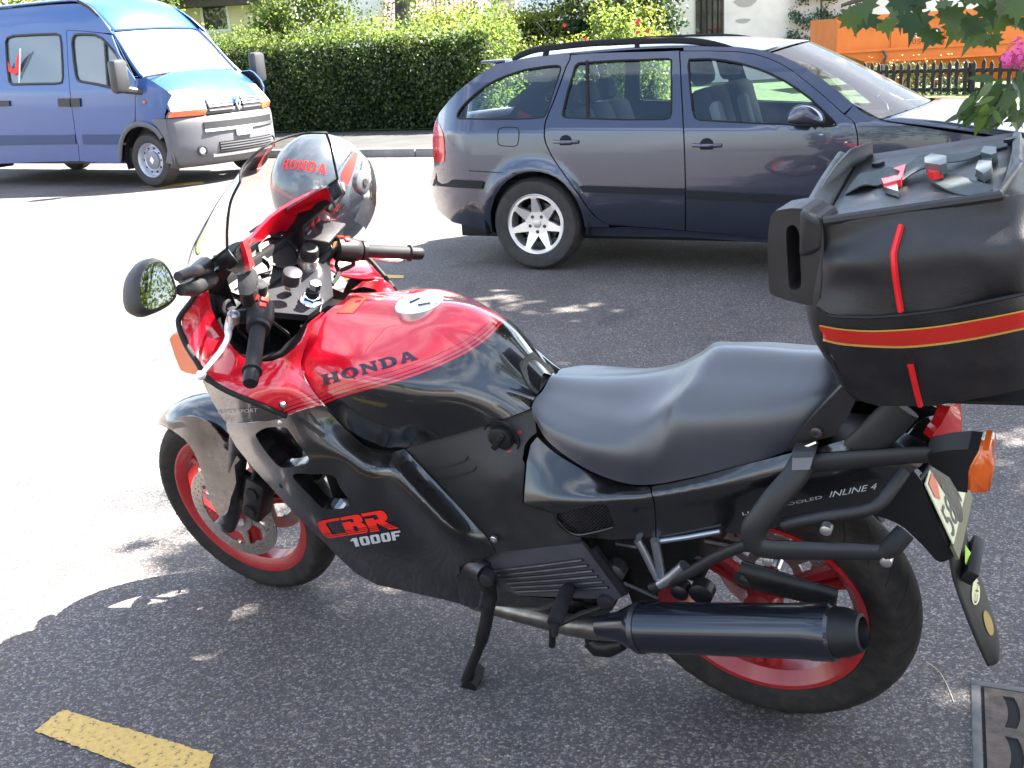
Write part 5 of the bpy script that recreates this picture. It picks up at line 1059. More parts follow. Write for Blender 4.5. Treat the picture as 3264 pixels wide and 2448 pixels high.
# ---------------- turn signals
q = P3(R7, (95,575,.240),(30,620,.243),(0,670,.245),(60,860,.258),(130,1030,.272),(200,1065,.280),(320,1085,.290),(340,1040,.288),(220,790,.262),(150,640,.250))
fi = MB().prism(q, (.03, -.06, -.005)).build('turn_signal', AMB, bike, sharp=30, label='amber front turn signal let into the nose'); 
o_ = fi.copy(); o_.data = fi.data.copy(); COL.objects.link(o_); o_.data.transform(Matrix.Diagonal((1, -1, 1, 1))); o_.data.flip_normals()
for s in (1, -1):
    hb = MB(); pts = P3(R9, (1600,560,.12),(1760,530,.17),(1930,520,.20),(2020,532,.20),(1930,690,.20),(1925,862,.20),(1850,852,.19),(1790,745,.17),(1640,650,.12)) * A([1, s, 1])
    hb.prism(pts, (0, -.055 * s, 0)); ho = hb.build('turn_signal', MATT2, bike, sharp=30)
    lp = P3(R9, (2020,530,.205),(2112,542,.205),(2124,700,.205),(2098,872,.205),(1928,868,.205),(1932,690,.205)) * A([1, s, 1]); lo_ = MB().prism(lp, (0, -.066 * s, 0)).build('signal_lens', AMB, ho, sharp=30)
    bm = bmesh.new(); bm.from_mesh(lo_.data); bmesh.ops.bevel(bm, geom=list(bm.edges), offset=.004, segments=2, affect='EDGES'); bm.to_mesh(lo_.data); bm.free()
# ---------------- mudguard behind, number plate, lamp, stickers
fr_rows = [((1500,60,.085),(1590,-300,-.085)), ((1600,300,.085),(1690,-60,-.085)), ((1697,500,.082),(1775,160,-.082)), ((1740,720,.075),(1812,420,-.075)), ((1820,950,.072),(1897,660,-.072)), ((1900,1150,.062),(1985,930,-.055)), ((1945,1250,.048),(2005,1060,-.042)), ((1962,1290,.03),(1990,1200,-.02))]
rg = []
for l, r in fr_rows:
    a, b = P3(R5, l)[0], P3(R5, r)[0]; rg.append([a + (b - a) * u + A([-.016 * (1 - (2 * u - 1) ** 2), 0, 0]) for u in (0, .25, .5, .75, 1)])
rmg = gmesh('rear_mudguard', grid_pts(A(rg), 4, 4), mk('mudguard_plastic', (.022, .022, .018), .5, var=.2, vs=20), bike, th=.004)
out = R9((1150,1005),(1290,890),(1450,700),(1560,760),(1760,1270),(1840,1340),(1750,1400),(1680,1392),(1600,1300),(1430,1135),(1300,1070))
panel('mudguard_side', BK, cr(out, 2, True), tps(ctl(R9,(1180,1030,.10),(1450,720,.092),(1840,1340,.082),(1430,1135,.095)), .01), MATT2, rmg, th=.004, step=20, mirror=0, curved=False)
pa, pb = P3(R5, (1512, 96, .09))[0], P3(R5, (1698, 492, .09))[0]; pw = A([0, -.18, 0]); nz = np.cross(pb - pa, pw); nz /= np.linalg.norm(nz)
if nz[0] > 0: nz = -nz
pa = pa + nz * .012; pb = pb + nz * .012
PLM = mk('plate_light_tint', (.50, .50, .34), .4, var=.08, vs=14)  # white plate made yellowish, tint of the light put into its colour
pl = MB().prism([pa, pb, pb + pw, pa + pw], -nz * .0025).build('number_plate', PLM, bike)
pt = lambda u, v, o=.0015: pa + pw * u + (pb - pa) * v + nz * o
dk = MB()
def plate_text(mb, s_, u0, u1, v0, v1, mat=0):
    v, f = text2d(s_); v = v.copy(); v[:, 0] /= v[:, 0].max(); mb.add([pt(u0 + (u1 - u0) * x, v1 + (v0 - v1) * y) for x, y in v], f, mat)
plate_text(dk, 'ZH', .33, .62, .06, .40); plate_text(dk, '58216', .05, .95, .50, .95)
dk.build('plate_lettering', mk('plate_black', (.05, .05, .045), .5), pl, sharp=0)
sh_ = MB().add([pt(.06 + .2 * x, .05 + .36 * y) for x, y in ((0,0),(1,0),(1,.6),(.5,1),(0,.6))], [(0,1,2,3,4)]).build('plate_shield', mk('shield_red', (.5,.09,.04), .4), pl, sharp=0)
hp = MB().prism([pt(-.04, 1.0, 0), pt(-.04, 1.22, 0), pt(1.04, 1.22, 0), pt(1.04, 1.0, 0)], -nz * .006).build('plate_holder', mk('holder', (.10, .10, .055), .5), bike)
RS = Surf(BK, [rmg])
th = np.linspace(0, 2 * math.pi, 25)[:-1]; ov = [(math.cos(a) * .5 + .5, math.sin(a) * .5 + .5) for a in th]
v, f = poly2d([ov], .2)
CHQ = R5((1868,905),(1905,700),(1878,690),(1843,890))
decal('country_sticker', RS, v, f, R5((1846,900),(1908,870),(1892,700),(1850,720)), mk('sticker_cream', (.55,.52,.30), .45), rmg, .004)
tv, tf_ = text2d('CH'); decal('country_lettering', RS, tv, tf_, R5((1858,872),(1882,735),(1896,745),(1878,878))[[0,1,2,3]], BLUEP, rmg, .005)
decal('reflector', RS, v, f, R5((1925,1010),(1985,1120),(1998,1010),(1925,890)), mk('reflector_amber', (.33,.22,.07), .3), rmg, .004)
lb = MB(); c_ = RS.hit(R5((1820,570)), .004)[0]; lb.box((-.022, -.055, -.016), (.002, .055, .016), 0, Matrix.Translation(Vector(c_)) @ Matrix.Rotation(-.45, 4, 'Y'), .003); lbo = lb.build('plate_tab', MATT2, rmg)
for qd, c in ((R5((1775,600),(1790,625),(1812,540),(1775,480)), (.34, .52, .08)), (R5((1808,612),(1840,628),(1860,540),(1815,525)), (.6, .6, .5))):
    decal('vignette', RS, lv * 0 + lv if False else A([(0,0),(1,0),(1,1),(0,1)]), [(0,1,2,3)], qd, mk('vignette_paper', c, .5), rmg, .012)
# ---------------- exhaust, stand, pegs, engine side
m0, m1 = P3(R4, (1400, 992, .205))[0], P3(R5, (845, 1064, .215))[0]; md_ = m1 - m0; ML = np.linalg.norm(md_); 
EXH = mk('exhaust_black', (.018, .02, .028), .22, metal=.55, coat=.5, rv=.05, vs=10)
mf = MB().lathe([(-.10, .022), (-.05, .032), (-.015, .047), (0, .0525), (.012, .0545), (.02, .0535), (ML - .02, .0535), (ML - .012, .0555), (ML + .03, .0555), (ML + .036, .050), (ML + .036, .047)], m0, md_, 40).build('muffler', EXH, bike, sharp=30)
MB().lathe([(ML + .034, .049), (ML + .060, .046), (ML + .085, .036), (ML + .088, .030), (ML + .060, .026), (ML + .02, .02)], m0, md_, 32).build('muffler_tip', MATT2, mf)
MB().lathe([(.004, .0562), (.016, .0562)], m0, md_, 40).build('muffler_clamp', DARKM, mf)
hp_ = cr(cat(P3(R4, (250, 800, .06), (620, 900, .10), (1000, 990, .15), (1300, 1010, .185)), [m0 - md_ / ML * .06]), 6)
MB().tube(hp_, .026, 16).build('exhaust_pipe', mk('exhaust_steel', (.20, .18, .16), .35, metal=.9, var=.3, vs=20), bike)
# mirrored muffler on the right
mR = mf.copy(); COL.objects.link(mR); mR.data = mf.data.copy(); mR.data.transform(Matrix.Diagonal((1, -1, 1, 1))); mR.data.flip_normals()
# side stand
sp_ = P3(R4, (330, 640, .175))[0]; sf = P3(R4, (150, 1430, .246))[0]
ss = MB().tube(cr(cat([sp_], P3(R4, (350,760,.18),(340,900,.195),(300,1080,.212),(235,1250,.23),(185,1370,.243))), 4), [.022]*3 + [.019]*4 + [.016]*6 + [.0125]*8, 12).build('side_stand', BLKM, bike)
foot = [BK.t(R4(p), A([.25]))[0] for p in ((100,1575),(85,1540),(140,1440),(165,1380),(230,1385),(262,1420),(250,1480),(200,1560),(170,1585))]
fz = MB().prism(foot, (0, -.05, .016)); fz.build('stand_foot', BLKM, ss, sharp=30)
MB().tube(P3(R4, (325,700,.19),(290,860,.20)), .006, 8).lathe([(-.012, .017), (.012, .017), (.014, .010), (.014, 0)], P3(R4, (345, 645, .195))[0], (0, 1, 0), 18).build('stand_pivot', DARKM, ss)
MB().tube(P3(R4, (220,540,.12),(300,560,.15),(340,610,.165)), [.032,.036,.028], 14).build('stand_bracket', DARKM, bike)
# ribbed engine side cover
engf = tps(ctl(R4,(250,480,.150),(1020,430,.160),(1290,780,.172),(560,760,.165),(700,600,.168)), .01)
ec = panel('engine_cover', BK, R4((270,470),(1010,405),(1060,470),(1295,780),(1250,800),(560,770),(400,700),(390,590)), engf, mk('engine_grey', (.035,.035,.042), .5, var=.2, vs=18), bike, th=.01, step=26, curved=False)
for k in range(6):
    y0 = 598 + k * 29; x0 = 385 + k * 32; y1 = 520 + k * 38.5; x1 = 1010 + k * 36
    q = R4((x0, y0), ((x0 + x1) / 2, (y0 + y1) / 2 + 3), (x1, y1)); MB().tube(BK.t(q, engf(q) + .003), .0034, 6).build('cover_rib', DARKM, ec)
cp_ = MB(); cp_.prism(P3(R4, (1060,470,.178),(1100,440,.178),(1330,760,.178),(1290,782,.178)), (0, -.012, 0)); cp_.build('sprocket_guard', MATT2, bike)
# rider peg and gear lever
MB().tube(P3(R4, (905,715,.17),(900,740,.20),(815,960,.30)), [.012,.016,.015], 12, flat=1.2).build('foot_peg', RUB, bike)
MB().tube(P3(R4, (815,958,.30),(815,1050,.305)), [.010,.007], 10).build('peg_feeler', DARKM, bike)
MB().tube(P3(R4, (1200,830,.17),(1000,900,.19),(820,985,.20)), .007, 8).tube(P3(R4, (800,1005,.20),(795,1125,.25)), .008, 10).build('gear_lever', BLKM, bike)
MB().lathe([(-.02,.02),(.012,.02),(.014,.012),(.014,0)], P3(R4, (1185,805,.17))[0], (0,1,0), 14).build('gear_pivot', DARKM, bike)
cs = P3(R4, (1060,1075,.10),(1120,1120,.10),(1200,1130,.10),(1300,1110,.10)); MB().tube(cs, [.022,.028,.026,.015], 10).tube(P3(R4, (1040,1092,.11),(1085,1070,.12)), .006, 8).build('centre_stand', BLKM, bike)
# alloy passenger peg hanger and frame rods
ah = mk('hanger_alloy', (.30,.31,.35), .3, metal=.9)
for rows, r in ((((1400,380,.165),(1440,450,.166),(1540,650,.17)), .009), (((1520,375,.165),(1545,500,.168),(1570,640,.17)), .010), (((1535,390,.16),(1750,360,.158),(1985,318,.155)), .006), (((1560,690,.175),(1640,640,.175),(1730,560,.175)), .013)):
    MB().tube(P3(R4, *rows), r, 10).build('peg_hanger', ah, bike)
for rows, r in ((((1250,400,.10),(1400,425,.10)), .007), (((1560,440,.09),(1890,510,.09)), .009), (((1880,380,.09),(2200,440,.09)), .009), (((1295,680,.165),(1545,788,.165)), .0045), (((2100,640,.12),(2212,690,.10)), .012)):
    MB().tube(P3(R4, *rows), r, 8).build('frame_rod', DARKM, bike)
for px, t, r in (((1245,600),.16,.022),((1700,740),.13,.02),((1850,750),.13,.026)): MB().lathe([(-.02,r),(.008,r),(.012,r*.6),(.012,0)], P3(R4, (*px, t))[0], (0,1,0), 18).build('frame_bolt', DARKM, bike)
# swingarm and chain guard
sa_ = P3(R9, (150,1500,.10),(500,1590,.10),(900,1700,.10)); [MB().tube(sa_ * A([1,s,1]), [.034,.030,.026], 12, flat=.5).build('swingarm', BLKM, bike) for s in (1,-1)]
MB().tube([(0,-.13,.325),(0,.13,.325)], .014, 12).build('rear_axle', STEEL, bike)
cg_ = P3(R9, (170,1425,.085),(400,1490,.085),(640,1570,.085),(900,1640,.085)); MB().tube(cg_, .012, 8, flat=.4).build('chain_guard', MATT2, bike)
# rear inner mudguard
rows = []
for i in range(14):
    a = R(30 + 70 * i / 13); rows.append([(math.cos(a) * (.365 - .03 * abs(b) ** 2), .085 * b, .325 + math.sin(a) * (.365 - .03 * abs(b) ** 2)) for b in np.linspace(-1, 1, 7)])
gmesh('inner_mudguard', A(rows), MATT2, bike, th=.004)
# ---------------- rack tubes
RK = mk('rack_black', (.011,.011,.0125), .5, var=.15, vs=20)
def both(mb_pts, r, name, n=12, flat=.6):
    MB().tube(mb_pts * A([1,-1,1]), r, n, flat=flat).build(name, RK, bike); return MB().tube(mb_pts, r, n, flat=flat).build(name, RK, bike)
both(cr(P3(R9, (640,620,.15),(560,750,.172),(430,900,.198),(320,1050,.215),(250,1150,.222),(262,1250,.224),(360,1300,.224),(620,1312,.222),(1000,1322,.22),(1290,1328,.216)), 4), np.r_[[.024]*20, np.linspace(.024,.0155,17)], 'pannier_frame')
MB().tube(P3(R9, (1270,1330,.215),(1340,1280,.212),(1440,1170,.19)), [.016,.019,.018], 14).build('frame_bumper', RUB, bike)
both(cr(P3(R9, (480,1110,.20),(800,1050,.198),(1100,1005,.19),(1230,950,.18),(1330,830,.16),(1430,690,.13)), 4), .0125, 'pannier_loop', flat=.9)
both(P3(R9, (620,640,.152),(1000,605,.145),(1500,568,.12),(1790,560,.11)), [.02,.018,.017,.015], 'rack_rail', flat=.5)
both(cr(cat(P3(R9, (240,1250,.222)), P3(R4, (1950,500,.20),(1740,620,.185),(1500,715,.165))), 4), .0115, 'rack_stay', flat=.9)
both(cr(P3(R9, (1430,190,.115),(1250,370,.12),(1050,530,.125),(880,610,.13)), 3), [.030,.031,.032,.032,.031,.03,.028,.024,.02,.018], 'rack_arm', flat=.35)
for px in ((365,1390),(1292,1395),(820,1148)): MB().lathe([(-.01,.0105),(.006,.0105),(.008,.006),(.008,0)], P3(R9, (*px,.222))[0], (0,1,0), 12).build('rack_bolt', ALU, bike)
q = P3(R9, (555,590,.175),(715,583,.175),(690,680,.175),(550,685,.175)); MB().prism(q, (0,-.03,0)).build('rack_cap', mk('cap_grey', (.16,.16,.18), .4), bike)
MB().prism(P3(R9, (550,540,.17),(735,540,.17),(715,582,.177),(555,588,.177)), (0,-.03,0)).build('rack_clamp', RK, bike)
# grab handle
MB().prism(P3(R9, (515,508,.130),(700,280,.138),(962,8,.142),(1030,60,.142),(1048,140,.142),(1000,250,.140),(890,412,.135),(745,452,.132),(625,512,.131)), (0,-.022,0)).build('grab_handle', MATT, bike, sharp=30)
screw(R9((742,392)), .141, .011, 'grab_bolt', bike, DARKM)
MB().tube(P3(R9, (632,513,.150),(745,466,.150)), .0035, 6).build('trim_strip', CHROME, bike)
# ================================================================== TOP CASE (locked on the rack)
box = empty('top_case', 'black top case with a red and gold stripe on the motorcycle rack', 'top case', BK.mat())
lidf = tps(lines(R6,[(385,540,.186),(500,525,.200),(800,490,.202),(1380,400,.196)],[(390,610,.188),(520,585,.204),(800,530,.205)],[(394,685,.192),(520,650,.209),(800,560,.211),(1100,540,.210),(1400,535,.207)],[(392,775,.212),(520,750,.238),(900,706,.243),(1250,668,.241),(1509,640,.238)],[(390,880,.220),(700,880,.245),(1200,830,.245)],[(345,1005,.222),(480,1045,.243),(700,1058,.247),(1100,1015,.247),(1509,930,.239)],[(1750,400,.12),(1750,650,.15),(1750,900,.15)]), .0002)
lid = panel('lid', BK, R6((388,540),(600,514),(800,488),(1100,446),(1380,402),(1480,386),(1750,345),(1750,880),(1509,930),(1300,975),(1000,1030),(850,1050),(700,1058),(550,1058),(430,1050),(385,1025),(352,1000),(378,960),(388,850),(385,700)), lidf, [MATT], box, th=.006, step=14)
bsf = tps(ctl(R6,(350,1015,.225),(480,1060,.246),(700,1075,.250),(1100,1030,.250),(1509,945,.240),(1750,890,.15),(375,1120,.212),(500,1140,.238),(800,1150,.247),(1509,1070,.237),(420,1262,.200),(560,1270,.222),(800,1262,.230),(1509,1150,.222),(500,1400,.190),(800,1400,.208),(590,1530,.165),(1000,1562,.178),(1509,1468,.168),(1750,1400,.1)), .0002)
bas = panel('base_shell', BK, R6((352,1012),(390,1040),(430,1064),(550,1072),(700,1072),(850,1064),(1000,1044),(1300,988),(1509,943),(1750,892),(1750,1425),(1509,1468),(1300,1512),(1000,1562),(700,1562),(590,1532),(545,1480),(480,1370),(440,1278),(408,1258),(380,1180),(366,1100)), bsf, [MATT], box, th=.006, step=14, mirror=0)
BS = Surf(BK, [bas]); LSf = Surf(BK, [lid])
tp = A([(368,1106),(500,1128),(700,1137),(1000,1116),(1300,1066),(1560,1014)]); bt_ = A([(390,1196),(500,1220),(700,1234),(900,1233),(1200,1196),(1560,1122)])
xs = np.linspace(372, 1560, 60); ty = np.interp(xs, cr(tp, 5)[:, 0], cr(tp, 5)[:, 1]); by = np.interp(xs, cr(bt_, 5)[:, 0], cr(bt_, 5)[:, 1])
def band(name, y0, y1, mat, off):
    n = 4; rows = [BS.hit(R6(np.c_[xs, y0 + (y1 - y0) * j / n]), off) for j in range(n + 1)]
    rows = [np.where((np.linalg.norm(r - np.roll(r, 1, 0), axis=1) > 0)[:, None] | True, r, r) for r in rows]
    return MB().strip(rows).build(name, mat, bas, sharp=0)
band('gold_stripe', ty, ty + 9, YELL, .0013); band('red_stripe', ty + 9, by - 12, mk('stripe_red', (.40, .016, .01), .4), .0012); band('gold_stripe', by - 12, by, YELL, .0013)
for rows, s_, pr_ in ((((826,560),(808,625),(790,690),(784,725),(790,800),(800,880),(812,955),(825,1032)), LSf, lid), (((878,1328),(897,1410),(915,1485),(932,1550)), BS, bas)):
    q = s_.hit(cr(R6(rows), 3), .002); MB().tube(q, .0062, 6, flat=.8, side=(1, 0, 0)).build('red_strip', mk('strip_red', (.55, .012, .015), .35), pr_)
sq_ = cr(R6((380,1024),(430,1058),(550,1066),(700,1066),(1000,1037),(1300,982),(1509,937)), 4); MB().tube(BK.t(sq_, bsf(sq_) - .001), .003, 6).build('lid_seal', RUB, lid)
# lid top: recessed tray with a raised rim
nf, ff, frr, nr = P3(R6, (398,533,.195))[0], P3(R6, (590,190,-.195))[0], P3(R6, (1468,58,-.185))[0], P3(R6, (1375,392,.195))[0]
def tpt(u, v, d=0.0):
    p = nf + (nr - nf) * u; q2 = ff + (frr - ff) * u; return p + (q2 - p) * v + A([0, 0, d])
TG = A([[tpt(u, v, -.006 + .010 * (abs(2 * v - 1) ** 8)) for v in np.linspace(0, 1, 21)] for u in np.linspace(0, 1.0, 15)])
tray = gmesh('lid_top', TG, MATT, box, th=.006)
rim_ = MB().tube([nf, nr, nr * .5 + frr * .5 + A([-.012, 0, 0]), frr], .008, 8).tube([ff, frr], .006, 8); rim_.build('lid_rim', MATT, tray)
back = A([[nr, frr], [nr + A([-.06, -.02, -.05]), frr + A([-.06, .02, -.05])], [nr + A([-.09, -.02, -.2]), frr + A([-.09, .02, -.2])], [nr + A([-.06, -.06, -.39]), frr + A([-.06, .06, -.39])]])
gmesh('rear_shell', grid_pts(back, 4, 6), MATT, box, th=.006)
fl = np.concatenate([BK.t(R6((392,545),(388,700),(388,850),(378,960),(366,1100)), A([.187,.195,.21,.215,.213])), BK.t(R6((408,1258),(480,1370),(545,1480),(590,1532)), A([.2,.19,.175,.163]))])
fm_ = np.stack([fl + A([.0, 0, 0]), fl * A([1, .8, 1]) + A([.028, 0, 0]), fl * A([1, .4, 1]) + A([.036, 0, 0]), fl * A([1, 0, 1]) + A([.038, 0, 0])], 1)
fg = np.concatenate([fm_, fm_[:, :3][:, ::-1] * A([1, -1, 1])], 1); gmesh('front_shell', fg, MATT, box, th=.005)
b0 = fl[-1]; MB().prism([b0, b0 * A([1,-1,1]), A([-.50, -.15, b0[2] + .015]), A([-.50, .15, b0[2] + .015])], (0, 0, .006)).build('floor_plate', MATT2, box)
for p in ((697, 215), (1435, 82)):
    c_ = BK.plane(R6(p), tpt(.3, .3, 0), np.cross(nr - nf, ff - nf))[0]; MB().lathe([(-.004, .011), (.003, .011), (.003, .007), (0, .006), (0, 0)], c_, np.cross(nr - nf, ff - nf) * -1, 14).build('lid_rivet', MATT2, tray)
# carrying handle: bar across the front edge and the slotted grip on the near corner
hb0, hb1 = P3(R6, (318,500,.195))[0], P3(R6, (470,165,-.20))[0]
def sect(a, b, dn1, dn2): a, b = P3(R6, a)[0], P3(R6, b)[0]; return [a, b, b - A([0, 0, dn2]), a - A([-.004, 0, dn1])]
SX = [sect((258,468,.205), (402,532,.197), .085, .05), sect((300,395,.11), (440,455,.11), .075, .05), sect((362,290,0.0), (492,365,0), .06, .05), sect((420,205,-.11), (540,275,-.11), .065, .05), sect((478,122,-.20), (594,190,-.197), .09, .05)]
hbm = MB(); S_ = A(SX)
hbm.add(S_.reshape(-1, 3), [(i * 4 + k, i * 4 + (k + 1) % 4, (i + 1) * 4 + (k + 1) % 4, (i + 1) * 4 + k) for i in range(4) for k in range(4)] + [(3, 2, 1, 0), (16, 17, 18, 19)])
bo = hbm.build('carry_handle', MATT, box, sharp=50); md = bo.modifiers.new('soft', 'BEVEL'); md.width = .010; md.segments = 3
# far side wall of the lid
fw0 = [ff, frr]; FWL = A([[p, p + A([.0, -.035, -.10]), p + A([0, -.04, -.24])] for p in (ff, ff * .5 + frr * .5, frr)]); gmesh('lid_side', grid_pts(FWL, 3, 4), MATT, box, th=.005)
out = cr(R6((98,505),(160,468),(262,462),(340,500),(388,545),(392,760),(378,940),(345,1002),(250,988),(118,948),(90,905),(82,700)), 2, True)
hole = cr(R6((185,590),(200,560),(228,556),(250,580),(262,640),(264,760),(268,880),(250,912),(215,912),(200,885),(195,800),(188,690)), 2, True)
lo2 = panel('handle_grip', BK, out, tps(ctl(R6,(98,505,.172),(388,545,.196),(345,1002,.196),(90,905,.168),(240,700,.186)), .001), MATT, box, holes=[hole], th=.05, step=16)
# ---------------- buckled luggage strap lying on the lid
strap = empty('luggage_strap', 'grey luggage strap with red buckles lying across the top case lid', 'strap', BK.mat())
N_ = np.cross(nr - nf, ff - nf); N_ /= np.linalg.norm(N_)
if N_[2] < 0: N_ = -N_
onlid = lambda px, h=0.0: np.stack([BK.plane(R6(px)[i:i+1], tpt(.5, .5, -.004) + N_ * h, N_)[0] for i in range(len(R6(px)))])
WEB = mk('webbing', (.045, .056, .058), .8, var=.3, vs=60, bump=.5, bs=900)
def ribbon(e1, e2, hs, name, mat=WEB):
    a, b = onlid(e1), onlid(e2); a = a + N_ * A(hs)[:, None]; b = b + N_ * A(hs)[:, None]; a, b = cr(a, 4), cr(b, 4); t_ = N_ * .0022
    mb = MB(); mb.strip([a + t_, b + t_]).strip([b, a]).strip([a, a + t_]).strip([b + t_, b]); return mb.build(name, mat, strap, sharp=60)
ribbon([(530,360),(610,310),(690,278),(770,278),(840,300)], [(515,395),(620,375),(700,352),(780,345),(835,345)], [.002,.012,.004,.014,.008], 'web')
ribbon([(830,290),(900,248),(965,225),(1075,215)], [(840,345),(910,320),(985,298),(1060,280)], [.010,.016,.018,.018], 'web')
ribbon([(1070,215),(1200,175),(1330,115),(1415,112)], [(1060,262),(1200,215),(1340,150),(1420,125)], [.014,.006,.003,.002], 'web')
ribbon([(1060,265),(1180,310),(1310,345),(1340,370)], [(990,345),(1100,385),(1200,408),(1300,395)], [.010,.004,.003,.002], 'web')
ribbon([(1290,170),(1360,165)], [(1240,300),(1330,260)], [.004,.012], 'web')
RB = mk('buckle_red', (.60, .02, .02), .35); GB = mk('buckle_grey', (.055, .065, .068), .45)
def slabp(px, h0, h1, name, mat): return MB().prism(onlid(px, h0), N_ * (h1 - h0)).build(name, mat, strap, sharp=30)
slabp([(722,335),(830,315),(830,340),(735,365)], .006, .018, 'buckle', RB); slabp([(785,270),(858,245),(835,320),(805,330),(825,285)], .006, .016, 'buckle', RB); slabp([(735,340),(805,335),(815,400),(735,375)], .004, .014, 'buckle_tab', STEEL)
slabp([(962,232),(1000,208),(1085,222),(1085,265),(1050,275),(965,262)], .018, .034, 'buckle', GB); slabp([(968,262),(1050,272),(1062,290),(1010,305),(985,298)], .012, .024, 'buckle', RB)
slabp([(1275,195),(1290,160),(1360,165),(1362,200),(1330,210)], .004, .018, 'buckle', GB); slabp([(1245,290),(1262,240),(1335,245),(1330,290),(1290,318)], .004, .018, 'buckle', GB)
# ================================================================== HELMET hung on the far mirror
HC = P3(R1, (1390, 480, -.405))[0]; HW = BK.w(HC)
vdir = HW - CPOS; HD = vdir @ FW; S_ = HD / FOC                 # metres per photo pixel at the helmet
hx = RT * S_; hz = UP * S_; hy = np.cross(hz, hx) / S_ * 1.0
# helmet axes: up leans with the photograph; face turned to the right and away
up = A([.20, .34, .92]); up /= np.linalg.norm(up); face = A([.52, .82, -.05]); face -= up * (face @ up); face /= np.linalg.norm(face); side = np.cross(up, face)
HF = Frame(HW, face, side, up)
helm = empty('helmet', 'silver grey full face helmet hung over the far mirror behind the windscreen', 'helmet', HF.mat())
HELM = mk('helmet_silver', (.085, .105, .13), .30, metal=.45, coat=1, coatr=.05, var=.05)
def hpt(th, ph, s=1.0):
    """th: 0 at the face going round to the left; ph: -90 bottom .. 90 top"""
    c, s_ = math.cos(R(th)), math.sin(R(th)); cpz, spz = math.cos(R(ph)), math.sin(R(ph)); k = abs(cpz) ** .82 * (1 if cpz >= 0 else -1)
    x = c * k * (.150 if c > 0 else .140); y = s_ * k * .122; z = spz * (.132 if spz > 0 else .150)
    if spz < 0 and c > 0: x *= 1 + .05 * c * -spz
    if spz < 0: x *= 1 - .18 * spz * spz * (1 if c < .2 else .2); y *= 1 - .12 * spz * spz
    s *= 1.05; return (x * s, y * s, z * s)
ph = np.linspace(-64, 90, 34); thv = np.linspace(-180, 180, 73); G_ = A([[hpt(t, p) for p in ph] for t in thv]); port = lambda t, p: abs(t) < 66 and -18 < p < 34 - 10 * (abs(t) / 76) ** 2
V = G_.reshape(-1, 3); Fs = []
for i in range(len(thv) - 1):
    for j in range(len(ph) - 1):
        if port((thv[i] + thv[i + 1]) / 2, (ph[j] + ph[j + 1]) / 2): continue
        Fs.append((i * len(ph) + j, (i + 1) * len(ph) + j, (i + 1) * len(ph) + j + 1, i * len(ph) + j + 1))
me = bpy.data.meshes.new('shell'); me.from_pydata([tuple(v) for v in V], [], Fs); me.update(); me.polygons.foreach_set('use_smooth', [True] * len(Fs))
bm = bmesh.new(); bm.from_mesh(me); bmesh.ops.remove_doubles(bm, verts=bm.verts, dist=1e-5); bmesh.ops.recalc_face_normals(bm, faces=bm.faces); bm.to_mesh(me); bm.free()
shell = link('shell', me, [HELM], helm); md = shell.modifiers.new('t', 'SOLIDIFY'); md.thickness = .006; md.offset = -1
IN = A([[hpt(t, p, .93) for p in np.linspace(-66, 88, 12)] for t in np.linspace(-180, 180, 37)]); gmesh('lining', IN, mk('lining', (.02, .02, .022), .9), helm)
MB().tube([hpt(t, -64) for t in np.linspace(-180, 180, 49)], .009, 8).build('neck_trim', RUB, helm)
vz = A([[hpt(t, p, 1.035 + (.05 if p < 0 else 0) * (1 - abs(t) / 92)) for p in np.linspace(-32, 40, 9)] for t in np.linspace(-84, 84, 33)]); gmesh('visor', vz, glass('visor', (.86, .86, .86), .02, .04), helm, sharp=0)
for s in (1, -1):
    c = A(hpt(88 * s, 6, 1.03)); MB().lathe([(-.012, .033), (.002, .031), (.006, .024), (.007, 0)], c, (0.1, s, .05), 28).build('visor_pivot', mk('pivot_grey', (.07, .075, .08), .3, coat=.5), helm)
    MB().lathe([(0, .012), (.010, .010), (.010, 0)], c, (.1, s, .05), 16).build('pivot_cap', DARKM, helm)
    # dark swept panel with a red flash above the pivot
    pg_ = MB(); fl_ = MB()
    o = [(122,4),(112,26),(98,44),(84,50),(74,40),(84,30),(92,12),(104,-18),(112,-40),(122,-30)]
    q, f = poly2d([cr(o, 3, True)], 8); pg_.add([hpt(a * s, b, 1.006) for a, b in q], f)
    o2 = [(116,6),(108,26),(97,40),(88,42),(96,30),(102,12),(108,-4)]; q, f = poly2d([cr(o2, 3, True)], 8); fl_.add([hpt(a * s, b, 1.010) for a, b in q], f)
    pg_.build('side_panel', bpy.data.materials.get('helmet_panel') or mk('helmet_panel', (.04, .05, .062), .2, metal=.3, coat=1), shell, sharp=0); fl_.build('red_flash', REDP, shell, sharp=0)
def hz_(name, v, f, th0, th1, p0, p1, mat):
    v = A(v).copy(); v[:, 0] /= v[:, 0].max(); return MB().add([hpt(th0 + (th1 - th0) * x, p0 + (p1 - p0) * y, 1.007) for x, y in v], f).build(name, mat, shell, sharp=0)
hz_('wordmark', wv, wf, -186, -132, 3, 14, REDP)
